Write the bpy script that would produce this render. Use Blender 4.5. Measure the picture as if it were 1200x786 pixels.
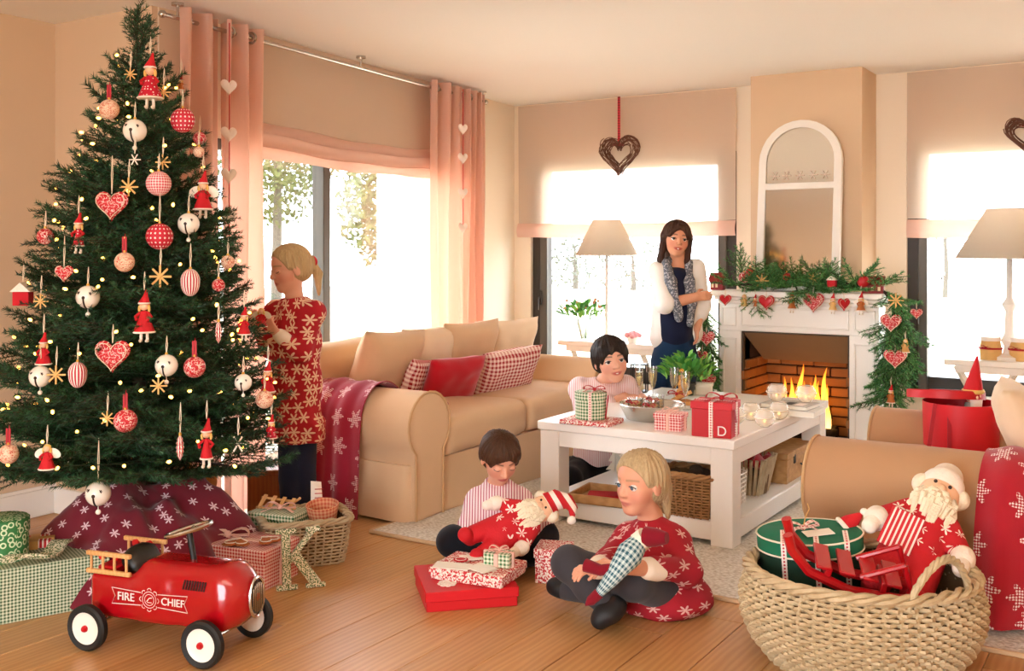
import bpy, math, random
import numpy as np
from mathutils import Vector, Matrix, noise

random.seed(7)
scene = bpy.context.scene
for o in list(bpy.data.objects):
    bpy.data.objects.remove(o)
COL = scene.collection
PI = math.pi

# ---------------------------------------------------------------- camera
F = 1217.4; HZ = 292.0; EYE = 1.40
TH = math.atan2(780, 1217.4)
CT, ST = math.cos(TH), math.sin(TH)
cam_d = bpy.data.cameras.new('camera')
cam_d.sensor_width = 36.0
cam_d.lens = 36.0 * F / 1200.0
cam_d.shift_y = -(393.0 - HZ) / 1200.0
cam_d.clip_start = 0.05; cam_d.clip_end = 200
cam = bpy.data.objects.new('camera', cam_d)
COL.objects.link(cam)
cam.location = (0, 0, EYE)
cam.rotation_euler = (PI / 2, 0, TH)
scene.camera = cam

# ---------------------------------------------------------------- light
world = bpy.data.worlds.new('overcast_sky'); scene.world = world
world.use_nodes = True
bg = world.node_tree.nodes['Background']
bg.inputs['Color'].default_value = (0.91, 0.97, 1.04, 1)
bg.inputs['Strength'].default_value = 10.0
scene.view_settings.view_transform = 'Standard'
scene.view_settings.look = 'None'
scene.view_settings.gamma = 1.0
scene.view_settings.use_curve_mapping = False
scene.view_settings.exposure = 0.54
scene.cycles.use_denoising = True
scene.cycles.max_bounces = 10
scene.cycles.diffuse_bounces = 6
scene.cycles.glossy_bounces = 3
scene.cycles.transmission_bounces = 6
scene.cycles.transparent_max_bounces = 16
scene.cycles.caustics_reflective = False
scene.cycles.caustics_refractive = False
scene.cycles.sample_clamp_indirect = 6.0

def area_light(name, loc, target, sx, sy, power, color):
    d = bpy.data.lights.new(name, 'AREA'); d.shape = 'RECTANGLE'
    d.size = sx; d.size_y = sy; d.energy = power; d.color = color
    o = bpy.data.objects.new(name, d); COL.objects.link(o)
    o.location = loc
    o.rotation_euler = (Vector(target) - Vector(loc)).to_track_quat('-Z', 'Y').to_euler()
    return o
# warm fill light added over the near half of the room
area_light('room_fill_light', (-0.6, 0.4, 2.52), (-1.6, 3.4, 0.4), 2.2, 1.6, 32, (1.0, 0.88, 0.74))

# ---------------------------------------------------------------- helpers
def W(px, py, z=0.0):
    """point of the room at height z seen at this pixel of the 1200 x 786 frame"""
    dx = (px - 600) / F; dz = -(py - HZ) / F; t = (z - EYE) / dz
    return Vector((dx * t * CT - t * ST, dx * t * ST + t * CT, z))
def WD(px, py, d):
    x = (px - 600) / F * d
    return Vector((x * CT - d * ST, x * ST + d * CT, EYE - (py - HZ) / F * d))

def rotz(a): return Matrix.Rotation(a, 4, 'Z')
def rotx(a): return Matrix.Rotation(a, 4, 'X')
def roty(a): return Matrix.Rotation(a, 4, 'Y')
def tr(x, y=0, z=0):
    return Matrix.Translation(x if isinstance(x, Vector) else Vector((x, y, z)))
def frame_to(p, q):
    """matrix with origin p and local z pointing to q"""
    d = Vector(q) - Vector(p)
    return Matrix.Translation(Vector(p)) @ d.to_track_quat('Z', 'Y').to_matrix().to_4x4()

class MB:
    def __init__(s, T=None):
        s.v = []; s.f = []; s.u = []; s.m = []; s.T = T or Matrix.Identity(4); s.mi = 0
    def add(s, vs, fs, us=None):
        b = len(s.v)
        s.v.extend([tuple(s.T @ Vector(p)) for p in vs])
        for k, f in enumerate(fs):
            s.f.append(tuple(b + i for i in f))
            s.u.append(us[k] if us else None)
            s.m.append(s.mi)
    def box(s, c, d, R=None, bev=0.0):
        """box centred c with full size d, chamfered by bev"""
        hx, hy, hz = d[0] / 2, d[1] / 2, d[2] / 2
        c = Vector(c)
        def P(x, y, z):
            p = Vector((x, y, z))
            return c + (R @ p if R else p)
        if bev <= 0:
            vs = [P(x, y, z) for x in (-hx, hx) for y in (-hy, hy) for z in (-hz, hz)]
            fs = [(0, 1, 3, 2), (4, 6, 7, 5), (0, 4, 5, 1), (2, 3, 7, 6), (0, 2, 6, 4), (1, 5, 7, 3)]
            ax = [(1, 2), (1, 2), (0, 2), (0, 2), (0, 1), (0, 1)]
            raw = [(x, y, z) for x in (-hx, hx) for y in (-hy, hy) for z in (-hz, hz)]
            us = [tuple((raw[i][a], raw[i][b]) for i in f) for f, (a, b) in zip(fs, ax)]
            s.add(vs, fs, us); return
        b = min(bev, hx * .95, hy * .95, hz * .95)
        raw = []; idx = {}
        for sx in (-1, 1):
            for sy in (-1, 1):
                for sz in (-1, 1):
                    for ax in range(3):
                        p = [sx * (hx - b), sy * (hy - b), sz * (hz - b)]
                        p[ax] = (sx * hx, sy * hy, sz * hz)[ax]
                        idx[(sx, sy, sz, ax)] = len(raw); raw.append(tuple(p))
        fs = []; us = []
        def face(keys, nrm):
            ids = [idx[k] for k in keys]
            a, b_, c_ = (Vector(raw[i]) for i in ids[:3])
            n = (b_ - a).cross(c_ - a)
            if n.dot(Vector(nrm)) < 0: ids = ids[::-1]
            fs.append(tuple(ids))
            an = [abs(t) for t in nrm]; k = an.index(max(an))
            o = [(1, 2), (0, 2), (0, 1)][k]
            us.append(tuple((raw[i][o[0]], raw[i][o[1]]) for i in ids))
        for ax in range(3):
            o1, o2 = [a for a in range(3) if a != ax]
            for sg in (-1, 1):
                ks = []
                for (p, q) in ((-1, -1), (1, -1), (1, 1), (-1, 1)):
                    k = [0, 0, 0]; k[ax] = sg; k[o1] = p; k[o2] = q
                    ks.append((*k, ax))
                n = [0, 0, 0]; n[ax] = sg
                face(ks, n)
        for ax in range(3):
            o1, o2 = [a for a in range(3) if a != ax]
            for p in (-1, 1):
                for q in (-1, 1):
                    k1 = [0, 0, 0]; k1[o1] = p; k1[o2] = q; k1[ax] = -1
                    k2 = list(k1); k2[ax] = 1
                    n = [0, 0, 0]; n[o1] = p; n[o2] = q * .99
                    face([(*k1, o1), (*k2, o1), (*k2, o2), (*k1, o2)], n)
        for sx in (-1, 1):
            for sy in (-1, 1):
                for sz in (-1, 1):
                    face([(sx, sy, sz, 0), (sx, sy, sz, 1), (sx, sy, sz, 2)], (sx, sy * .99, sz * .98))
        s.add([P(*p) for p in raw], fs, us)
    def span(s, lo, hi, bev=0.0):
        s.box([(a + b) / 2 for a, b in zip(lo, hi)], [abs(b - a) for a, b in zip(lo, hi)], bev=bev)
    def tube(s, pts, r, n=8, cap=True, closed=False):
        pts = [Vector(p) for p in pts]
        m = len(pts)
        rs = r if isinstance(r, (list, tuple)) else [r] * m
        vs = []; fs = []; us = []
        up = None; L = 0; Ls = []
        for i, p in enumerate(pts):
            if closed: d = pts[(i + 1) % m] - pts[i - 1]
            else: d = pts[min(i + 1, m - 1)] - pts[max(i - 1, 0)]
            if d.length < 1e-9: d = Vector((0, 0, 1))
            d.normalize()
            if up is None:
                up = Vector((0, 0, 1)) if abs(d.z) < .9 else Vector((1, 0, 0))
            a = d.cross(up)
            if a.length < 1e-6: a = d.orthogonal()
            a.normalize(); b = a.cross(d); up = b
            if i: L += (p - pts[i - 1]).length
            Ls.append(L)
            for k in range(n):
                t = 2 * PI * k / n
                vs.append(p + (a * math.cos(t) + b * math.sin(t)) * rs[i])
        R0 = max(max(rs), 1e-4)
        lim = m if closed else m - 1
        for i in range(lim):
            j = (i + 1) % m
            for k in range(n):
                l = (k + 1) % n
                fs.append((i * n + k, i * n + l, j * n + l, j * n + k)[::-1])
                w = 2 * PI * R0 / n; lj = Ls[j] if j else L + .01
                us.append(((k * w, Ls[i]), ((k + 1) * w, Ls[i]), ((k + 1) * w, lj), (k * w, lj))[::-1])
        if cap and not closed:
            fs.append(tuple(range(n))); us.append(tuple((0, 0) for _ in range(n)))
            fs.append(tuple(range((m - 1) * n, m * n))[::-1]); us.append(tuple((0, 0) for _ in range(n)))
        s.add(vs, fs, us)
    def lathe(s, prof, n=24, c=(0, 0, 0), sx=1, sy=1):
        """profile of (radius, z) turned about z"""
        c = Vector(c); vs = []; fs = []; us = []
        m = len(prof); L = [0]
        for i in range(1, m):
            L.append(L[-1] + math.hypot(prof[i][0] - prof[i - 1][0], prof[i][1] - prof[i - 1][1]))
        R0 = max(p[0] for p in prof)
        for (r, z) in prof:
            for k in range(n):
                t = 2 * PI * k / n
                vs.append(c + Vector((r * math.cos(t) * sx, r * math.sin(t) * sy, z)))
        for i in range(m - 1):
            for k in range(n):
                l = (k + 1) % n
                fs.append((i * n + k, i * n + l, (i + 1) * n + l, (i + 1) * n + k))
                w = 2 * PI * R0 / n
                us.append(((k * w, L[i]), ((k + 1) * w, L[i]), ((k + 1) * w, L[i + 1]), (k * w, L[i + 1])))
        if prof[0][0] > 1e-5:
            fs.append(tuple(range(n))[::-1]); us.append(tuple((vs[i].x - c.x, vs[i].y - c.y) for i in range(n))[::-1])
        if prof[-1][0] > 1e-5:
            q = range((m - 1) * n, m * n)
            fs.append(tuple(q)); us.append(tuple((vs[i].x - c.x, vs[i].y - c.y) for i in q))
        s.add(vs, fs, us)
    def ball(s, c, r, n=14, R=None):
        """ellipsoid, r a number or three"""
        rr = (r, r, r) if isinstance(r, (int, float)) else r
        c = Vector(c); m = max(6, n // 2 + 1); vs = []; fs = []; us = []
        for i in range(m + 1):
            ph = -PI / 2 + PI * i / m
            for k in range(n):
                t = 2 * PI * k / n
                p = Vector((rr[0] * math.cos(ph) * math.cos(t), rr[1] * math.cos(ph) * math.sin(t), rr[2] * math.sin(ph)))
                vs.append(c + (R @ p if R else p))
        for i in range(m):
            for k in range(n):
                l = (k + 1) % n
                fs.append((i * n + k, i * n + l, (i + 1) * n + l, (i + 1) * n + k))
                a = 2 * PI * rr[0] / n; b = PI * rr[2] / m
                us.append(((k * a, i * b), ((k + 1) * a, i * b), ((k + 1) * a, (i + 1) * b), (k * a, (i + 1) * b)))
        s.add(vs, fs, us)
    def prism(s, pts, d, both=True):
        """outline in local x,z extruded along y from -d/2 to d/2"""
        n = len(pts)
        vs = [(x, -d / 2, z) for x, z in pts] + [(x, d / 2, z) for x, z in pts]
        fs = [tuple(range(n)), tuple(range(n, 2 * n))[::-1]]
        us = [tuple(pts), tuple(pts)[::-1]]
        for i in range(n):
            j = (i + 1) % n
            fs.append((j, i, n + i, n + j))
            us.append(((pts[j][0], 0), (pts[i][0], 0), (pts[i][0], d), (pts[j][0], d)))
        s.add(vs, fs, us)
    def grid(s, fn, nu, nv, thick=0.0, su=1.0, sv=1.0, closed_u=False):
        """surface fn(u, v) for u, v in 0..1; thick gives it a second side"""
        pu = nu if closed_u else nu + 1
        P = [[Vector(fn(i / nu, j / nv)) for j in range(nv + 1)] for i in range(pu)]
        def layer(Q, flip):
            vs = [p for row in Q for p in row]; fs = []; us = []
            for i in range(nu):
                i2 = (i + 1) % pu
                for j in range(nv):
                    f = (i * (nv + 1) + j, i2 * (nv + 1) + j, i2 * (nv + 1) + j + 1, i * (nv + 1) + j + 1)
                    u_ = ((i / nu * su, j / nv * sv), ((i + 1) / nu * su, j / nv * sv), ((i + 1) / nu * su, (j + 1) / nv * sv), (i / nu * su, (j + 1) / nv * sv))
                    fs.append(f[::-1] if flip else f); us.append(u_[::-1] if flip else u_)
            return vs, fs, us
        if not thick:
            s.add(*layer(P, False)); return
        Nn = [[None] * (nv + 1) for _ in range(pu)]
        for i in range(pu):
            for j in range(nv + 1):
                a = P[min(i + 1, pu - 1)][j] - P[max(i - 1, 0)][j]
                if closed_u: a = P[(i + 1) % pu][j] - P[i - 1][j]
                b = P[i][min(j + 1, nv)] - P[i][max(j - 1, 0)]
                n = a.cross(b)
                Nn[i][j] = n.normalized() if n.length > 1e-9 else Vector((0, 0, 1))
        Q = [[P[i][j] - Nn[i][j] * thick for j in range(nv + 1)] for i in range(pu)]
        v1, f1, u1 = layer(P, False); v2, f2, u2 = layer(Q, True)
        n1 = len(v1)
        fs = f1 + [tuple(n1 + k for k in f) for f in f2]; us = u1 + u2
        ix = lambda i, j: i * (nv + 1) + j
        rim = []
        for i in range(nu):
            i2 = (i + 1) % pu
            rim.append((ix(i2, 0), ix(i, 0))); rim.append((ix(i, nv), ix(i2, nv)))
        if not closed_u:
            for j in range(nv):
                rim.append((ix(0, j), ix(0, j + 1))); rim.append((ix(nu, j + 1), ix(nu, j)))
        for a, b in rim:
            fs.append((a, b, n1 + b, n1 + a)); us.append(((0, 0), (.01, 0), (.01, .01), (0, .01)))
        s.add(v1 + v2, fs, us)
    def mesh(s, name, mats, smooth=True, angle=42):
        me = bpy.data.meshes.new(name)
        me.from_pydata(s.v, [], s.f)
        uvl = me.uv_layers.new(name='UVMap')
        flat = []
        for f, u in zip(s.f, s.u):
            if u: 
                for q in u: flat.extend(q)
            else: flat.extend([0.0] * (2 * len(f)))
        uvl.data.foreach_set('uv', flat)
        mats = mats if isinstance(mats, (list, tuple)) else [mats]
        for m in mats: me.materials.append(M(m) if isinstance(m, str) else m)
        if len(mats) > 1: me.polygons.foreach_set('material_index', s.m)
        if smooth:
            me.polygons.foreach_set('use_smooth', [True] * len(s.f))
            me.update()
            if angle < 179: me.set_sharp_from_angle(angle=math.radians(angle))
        me.update()
        return me
    def build(s, name, mats, parent=None, loc=None, rot=None, **kw):
        return link(name, s.mesh(name, mats, **kw), parent, loc, rot)

def link(name, me, parent=None, loc=None, rot=None):
    o = bpy.data.objects.new(name, me); COL.objects.link(o)
    if parent: o.parent = parent
    if loc is not None: o.location = loc
    if rot is not None: o.rotation_euler = rot
    return o
def tag(o, label=None, cat=None, group=None, kind=None):
    if label: o['label'] = label
    if cat: o['category'] = cat
    if group: o['group'] = group
    if kind: o['kind'] = kind
    return o
def thing(name, label, cat, loc=(0, 0, 0), rz=0.0, group=None, rot=None, scale=None):
    o = bpy.data.objects.new(name, None); COL.objects.link(o)
    o.empty_display_size = .05
    o.location = loc; o.rotation_euler = rot if rot is not None else (0, 0, rz)
    if scale: o.scale = (scale,) * 3
    return tag(o, label, cat, group)
def struct(name, mb, mat, parent=None, **kw):
    o = mb.build(name, mat, parent, **kw)
    if not parent: o['kind'] = 'structure'
    return o
def copy_thing(root, loc, rot, label, group=None, scale=None):
    r = root.copy(); COL.objects.link(r); r.location = loc; r.rotation_euler = rot
    if scale: r.scale = (scale,) * 3
    r['label'] = label
    if group: r['group'] = group
    for ch in list(root.children):
        c = ch.copy(); COL.objects.link(c); c.parent = r
        for g in list(ch.children):
            d = g.copy(); COL.objects.link(d); d.parent = c
    return r

# ---------------------------------------------------------------- materials
_M = {}
def srgb(c):
    if isinstance(c, str):
        c = c.lstrip('#'); c = tuple(int(c[i:i + 2], 16) / 255 for i in (0, 2, 4))
    return tuple(x / 12.92 if x <= .04045 else ((x + .055) / 1.055) ** 2.4 for x in c)
class NT:
    def __init__(s, mat):
        mat.use_nodes = True
        s.t = mat.node_tree; s.n = s.t.nodes; s.l = s.t.links
        s.b = s.n['Principled BSDF']; s.out = s.n['Material Output']
    def new(s, typ, **kw):
        n = s.n.new(typ)
        for k, v in kw.items(): setattr(n, k, v)
        return n
    def put(s, n, k, v):
        i = n.inputs[k]
        if hasattr(v, 'is_linked') or isinstance(v, bpy.types.NodeSocket): s.l.new(v, i)
        else: i.default_value = v
    def math(s, op, a, b=None, c=None):
        n = s.new('ShaderNodeMath', operation=op)
        s.put(n, 0, a)
        if b is not None: s.put(n, 1, b)
        if c is not None: s.put(n, 2, c)
        return n.outputs[0]
    def vmath(s, op, a, b=None):
        n = s.new('ShaderNodeVectorMath', operation=op)
        s.put(n, 0, a)
        if b is not None: s.put(n, 1, b)
        return n.outputs['Value'] if op in ('LENGTH', 'DISTANCE', 'DOT_PRODUCT') else n.outputs[0]
    def mix(s, f, a, b):
        n = s.new('ShaderNodeMix', data_type='RGBA')
        s.put(n, 0, f); s.put(n, 6, a if not isinstance(a, tuple) else (*a, 1)[:4]); s.put(n, 7, b if not isinstance(b, tuple) else (*b, 1)[:4])
        return n.outputs[2]
    def noise(s, scale, detail=3, vec=None, rough=.5):
        n = s.new('ShaderNodeTexNoise')
        n.inputs['Scale'].default_value = scale; n.inputs['Detail'].default_value = detail; n.inputs['Roughness'].default_value = rough
        if vec is not None: s.l.new(vec, n.inputs['Vector'])
        return n.outputs[0]
    def coord(s, kind):
        return s.new('ShaderNodeTexCoord').outputs[kind]
    def xyz(s, v):
        n = s.new('ShaderNodeSeparateXYZ'); s.l.new(v, n.inputs[0]); return n.outputs
    def comb(s, x, y, z=0.0):
        n = s.new('ShaderNodeCombineXYZ')
        s.put(n, 0, x); s.put(n, 1, y); s.put(n, 2, z); return n.outputs[0]
    def vscale(s, v, k):
        n = s.new('ShaderNodeMapping'); s.l.new(v, n.inputs[0]); n.inputs['Scale'].default_value = k if isinstance(k, tuple) else (k, k, k)
        return n.outputs[0]
    def bump(s, h, strength=.3, dist=.01):
        n = s.new('ShaderNodeBump'); n.inputs['Strength'].default_value = strength; n.inputs['Distance'].default_value = dist
        s.l.new(h, n.inputs['Height']); s.l.new(n.outputs[0], s.b.inputs['Normal'])
    def color(s, c):
        s.put(s.b, 'Base Color', (*c, 1) if isinstance(c, tuple) else c)

def M(name):
    return _M[name]
def mat(name, col, rough=.6, metal=0.0, var=0.0, vs=8.0, bump=0.0, bs=60.0, spec=None, sheen=0.0, emit=None, es=0.0, coord='Object', sss=0.0, objvar=0.0, coat=0.0, stretch=None):
    m = bpy.data.materials.new(name); _M[name] = m
    t = NT(m); c = srgb(col)
    t.put(t.b, 'Roughness', rough); t.put(t.b, 'Metallic', metal)
    if spec is not None: t.put(t.b, 'Specular IOR Level', spec)
    if sheen: t.put(t.b, 'Sheen Weight', sheen)
    if coat: t.put(t.b, 'Coat Weight', coat)
    if sss:
        t.put(t.b, 'Subsurface Weight', sss); t.b.inputs['Subsurface Radius'].default_value = (.02, .008, .004); t.put(t.b, 'Subsurface Scale', .5)
    out = (*c, 1)
    v = t.coord(coord)
    if stretch: v = t.vscale(v, stretch)
    if var:
        n = t.noise(vs, 4, v)
        d = tuple(max(0, x * (1 - var)) for x in c); l = tuple(min(1, x * (1 + var)) for x in c)
        out = t.mix(n, d, l)
    if objvar:
        r = t.new('ShaderNodeObjectInfo').outputs['Random']
        h = t.new('ShaderNodeHueSaturation')
        t.put(h, 'Value', t.math('MULTIPLY_ADD', r, 2 * objvar, 1 - objvar)); t.put(h, 'Color', out)
        out = h.outputs[0]
    t.put(t.b, 'Base Color', out)
    if bump:
        t.bump(t.noise(bs, 3, v), bump, .01)
    if emit is not None:
        t.put(t.b, 'Emission Color', (*srgb(emit), 1)); t.put(t.b, 'Emission Strength', es)
    return m
def pattern(name, kind, c1, c2, size=.02, r=.3, rough=.6, coord='UV', bump=0.0, c3=None, sheen=0.0, rnd=0.0, axis=0):
    """printed and woven patterns: size in metres"""
    m = bpy.data.materials.new(name); _M[name] = m
    t = NT(m); a, b = srgb(c1), srgb(c2)
    t.put(t.b, 'Roughness', rough)
    if sheen: t.put(t.b, 'Sheen Weight', sheen)
    if coord == 'Cyl':
        cx, cy, cz = t.xyz(t.coord('Object'))
        v = t.vscale(t.comb(t.math('MULTIPLY', t.math('ARCTAN2', cx, t.math('MULTIPLY', cy, -1.0)), .13), cz), 1 / size)
    else: v = t.vscale(t.coord(coord), 1 / size)
    x, y, z = t.xyz(v)
    if kind == 'gingham':
        if coord == 'Object': y = z
        p = t.math('LESS_THAN', t.math('FRACT', x), .5); q = t.math('LESS_THAN', t.math('FRACT', y), .5)
        col = t.mix(t.math('MULTIPLY', t.math('ADD', p, q), .5), a, b)
        if c3: col = t.mix(t.math('MULTIPLY', p, q), col, srgb(c3))
    elif kind == 'stripes':
        s_ = (x, y, z)[axis]
        col = t.mix(t.math('LESS_THAN', t.math('FRACT', s_), r), a, b)
    elif kind in ('dots', 'stars', 'rings'):
        n = t.new('ShaderNodeTexVoronoi', voronoi_dimensions='3D' if coord == 'Object' else '2D')
        n.inputs['Scale'].default_value = 1.0; n.inputs['Randomness'].default_value = rnd
        t.l.new(v, n.inputs['Vector'])
        d = n.outputs['Distance']
        if kind == 'stars':
            w = t.vmath('SUBTRACT', v, n.outputs['Position'])
            wx, wy, wz = t.xyz(w)
            if coord == 'Object': wy = wz
            ang = t.math('ARCTAN2', wy, wx)
            rad = t.math('MULTIPLY_ADD', t.math('COSINE', t.math('MULTIPLY', ang, 6.0)), r * .5, r * .75)
            f = t.math('LESS_THAN', d, rad)
        elif kind == 'rings':
            f = t.math('MULTIPLY', t.math('LESS_THAN', d, r), t.math('GREATER_THAN', d, r * .55))
        else:
            f = t.math('LESS_THAN', d, r)
        col = t.mix(f, a, b)
    elif kind == 'scrawl':
        n = t.noise(1.0, 2, v); 
        f = t.math('LESS_THAN', t.math('ABSOLUTE', t.math('SUBTRACT', n, .5)), r * .04)
        col = t.mix(f, a, b)
    elif kind == 'blobs':
        n = t.noise(1.0, 3, v, .6)
        col = t.mix(t.math('GREATER_THAN', n, 1 - r), a, b)
    t.put(t.b, 'Base Color', col)
    if bump: t.bump(t.noise(400, 2, t.coord('Object')), bump, .004)
    return m

# ---- organic surfaces: smooth unions of round cones, ellipsoids and boxes, meshed by surface nets
def cone(a, b, ra, rb, k=.02, m=0): return ('c', np.array(a, float), np.array(b, float), ra, rb, k, m)
def ell(c, r, R=None, k=.02, m=0): return ('e', np.array(c, float), np.array(r if not isinstance(r, (int, float)) else (r, r, r), float), None if R is None else np.array(R.to_3x3() if hasattr(R, 'to_3x3') else R, float), 0, k, m)
def rbox(c, half, rnd, R=None, k=.02, m=0): return ('b', np.array(c, float), np.array(half, float), None if R is None else np.array(R.to_3x3(), float), rnd, k, m)
def cut(p): return ('-' + p[0],) + p[1:]
def _bb(p):
    t = p[0][-1]
    if t == 'c':
        return np.minimum(p[1] - p[3], p[2] - p[4]), np.maximum(p[1] + p[3], p[2] + p[4])
    h = p[2] + (p[4] if t == 'b' else 0)
    if p[3] is not None: h = np.abs(p[3]) @ h
    return p[1] - h, p[1] + h
def _dist(p, X):
    t = p[0][-1]
    if t == 'c':
        a, b, ra, rb = p[1:5]; ba = b - a; pa = X - a
        h = np.clip((pa @ ba) / max(ba @ ba, 1e-9), 0, 1)
        return np.linalg.norm(pa - h[..., None] * ba, axis=-1) - (ra + (rb - ra) * h)
    q = X - p[1]
    if p[3] is not None: q = q @ p[3]
    if t == 'e':
        r = p[2]; k0 = np.linalg.norm(q / r, axis=-1); k1 = np.linalg.norm(q / (r * r), axis=-1)
        return np.where(k1 > 1e-9, k0 * (k0 - 1) / np.maximum(k1, 1e-9), -r.min())
    w = np.abs(q) - p[2]
    return np.linalg.norm(np.maximum(w, 0), axis=-1) + np.minimum(w.max(-1), 0) - p[4]
def sdf_data(prims, h):
    lo = np.min([_bb(p)[0] for p in prims if p[0][0] != '-'], axis=0) - 4 * h
    hi = np.max([_bb(p)[1] for p in prims if p[0][0] != '-'], axis=0) + 4 * h
    n = np.ceil((hi - lo) / h).astype(int) + 1
    D = np.full(n, 1.0); B = np.full(n, 1.0); I = np.zeros(n, np.int16)
    ax = [lo[i] + h * np.arange(n[i]) for i in range(3)]
    for p in prims:
        a, b = _bb(p); k = p[5]; mg = k + 3 * h
        i0 = np.maximum(((a - mg - lo) / h).astype(int), 0); i1 = np.minimum(((b + mg - lo) / h).astype(int) + 2, n)
        sl = tuple(slice(i0[i], i1[i]) for i in range(3))
        X = np.stack(np.meshgrid(*[ax[i][sl[i]] for i in range(3)], indexing='ij'), -1)
        d = _dist(p, X); O = D[sl]
        if p[0][0] == '-':
            d = -d; hh = np.maximum(k - np.abs(O - d), 0) / k
            D[sl] = np.maximum(O, d) + hh * hh * k * .25
        else:
            hh = np.maximum(k - np.abs(O - d), 0) / k
            D[sl] = np.minimum(O, d) - hh * hh * k * .25
            bsl = B[sl]; w = d < bsl
            B[sl] = np.where(w, d, bsl); I[sl] = np.where(w, p[6], I[sl])
    S = D < 0
    c = [S[i:n[0] - 1 + i, j:n[1] - 1 + j, k:n[2] - 1 + k] for i in (0, 1) for j in (0, 1) for k in (0, 1)]
    cnt = sum(x.astype(np.int8) for x in c)
    act = (cnt > 0) & (cnt < 8)
    vid = np.full(act.shape, -1, np.int64); cells = np.argwhere(act)
    vid[act] = np.arange(len(cells))
    acc = np.zeros((len(cells), 3)); num = np.zeros(len(cells))
    offs = [(i, j, k) for i in (0, 1) for j in (0, 1) for k in (0, 1)]
    for u in offs:
        for w in range(3):
            if u[w]: continue
            e = list(u); e[w] = 1
            A = D[cells[:, 0] + u[0], cells[:, 1] + u[1], cells[:, 2] + u[2]]
            Bv = D[cells[:, 0] + e[0], cells[:, 1] + e[1], cells[:, 2] + e[2]]
            x = (A < 0) != (Bv < 0)
            t = np.where(x, A / np.where(x, A - Bv, 1), 0)
            pt = np.tile(np.array(u, float), (len(cells), 1)); pt[:, w] = t
            acc += pt * x[:, None]; num += x
    V = lo + h * (cells + acc / np.maximum(num, 1)[:, None])
    Fs = []
    for w in range(3):
        u_, v_ = [(1, 2), (2, 0), (0, 1)][w]
        s0 = [slice(1, n[i] - 1) for i in range(3)]; s1 = list(s0)
        s0[w] = slice(0, n[w] - 1); s1[w] = slice(1, n[w])
        a = S[tuple(s0)]; b = S[tuple(s1)]
        for val, flip in ((True, False), (False, True)):
            idx = np.argwhere((a == val) & (b != val))
            if not len(idx): continue
            base = idx.copy(); 
            for i in range(3):
                if i != w: base[:, i] += 1
            q = []
            for (du, dv) in ((0, 0), (-1, 0), (-1, -1), (0, -1)):
                cc = base.copy(); cc[:, u_] += du; cc[:, v_] += dv
                q.append(vid[cc[:, 0], cc[:, 1], cc[:, 2]])
            q = np.stack(q, 1)
            Fs.append(q[:, ::-1] if flip else q)
    Fs = np.concatenate(Fs)
    ids = I[np.clip(cells[:, 0], 0, n[0] - 1), cells[:, 1], cells[:, 2]]
    return V, Fs, ids
def sdf(name, prims, h, mats, parent=None, loc=None, rot=None, paint=None, post=None):
    V, Fs, ids = sdf_data(prims, h)
    if post: V = post(V)
    me = bpy.data.meshes.new(name)
    me.from_pydata(V.tolist(), [], Fs.tolist())
    mats = mats if isinstance(mats, (list, tuple)) else [mats]
    for m in mats: me.materials.append(M(m) if isinstance(m, str) else m)
    if len(mats) > 1: me.polygons.foreach_set('material_index', ids[Fs[:, 0]].astype(np.int32))
    me.polygons.foreach_set('use_smooth', [True] * len(Fs))
    if paint is not None:
        ca = me.color_attributes.new('Col', 'FLOAT_COLOR', 'POINT')
        c = np.ones((len(V), 4)); c[:, :3] = paint(V, ids)
        ca.data.foreach_set('color', c.ravel())
    me.update()
    return link(name, me, parent, loc, rot)
# ---------------------------------------------------------------- palette
mat('wall_paint', '#DABD9D', .85, var=.03, vs=3)
mat('white_wall_paint', '#F1E4D0', .85)
mat('ceiling_paint', '#F4F3EF', .9)
mat('white_trim', '#F4EFE6', .45)
mat('white_lacquer', '#F3EFE8', .35)
mat('frame_dark', '#5A5650', .45, metal=.3)
mat('frame_brown', '#2F2721', .5)
mat('chrome', '#C9C4BC', .22, metal=1)
mat('brass', '#B98B4A', .3, metal=1)
mat('black', '#15130F', .5)
mat('black_rubber', '#14130F', .6)
def wood(name, c1, c2, rough, sc=(1, 1, 1), objvar=.0, coat=0.0, grain=1.0):
    m = bpy.data.materials.new(name); _M[name] = m
    t = NT(m)
    v = t.coord('Object')
    if objvar:
        r = t.new('ShaderNodeObjectInfo').outputs['Random']
        v = t.vmath('ADD', v, t.comb(t.math('MULTIPLY', r, 37.0), t.math('MULTIPLY', r, 91.0), 0.0))
    v = t.vscale(v, sc)
    w = t.noise(2.2 * grain, 5, v, .62)
    g = t.new('ShaderNodeTexWave', wave_type='BANDS', bands_direction='X')
    t.l.new(v, g.inputs['Vector']); g.inputs['Scale'].default_value = 2.4 * grain; g.inputs['Distortion'].default_value = 7; g.inputs['Detail'].default_value = 3; g.inputs['Detail Scale'].default_value = 1.5
    f = t.math('MULTIPLY_ADD', g.outputs[1], .35, t.math('MULTIPLY', w, .65))
    col = t.mix(f, srgb(c1), srgb(c2))
    if objvar:
        h = t.new('ShaderNodeHueSaturation')
        t.put(h, 'Value', t.math('MULTIPLY_ADD', r, 2 * objvar, 1 - objvar)); t.put(h, 'Color', col); col = h.outputs[0]
    t.put(t.b, 'Base Color', col); t.put(t.b, 'Roughness', rough)
    t.bump(f, .12, .004)
    return m
wood('oak_floor', '#A8753F', '#D0A069', .34, (5.0, .55, 1), objvar=.09)
wood('joint_dark', '#4A2E16', '#5E3B1E', .8)
wood('pine', '#C98E4E', '#E6B679', .5, (8, 1.5, 8))
wood('old_wood', '#A3743F', '#CFA26A', .6, (2, 9, 9), grain=.9)
wood('brown_wood', '#8A4A1C', '#B06A2E', .45, (6, 6, 1.2))
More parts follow.
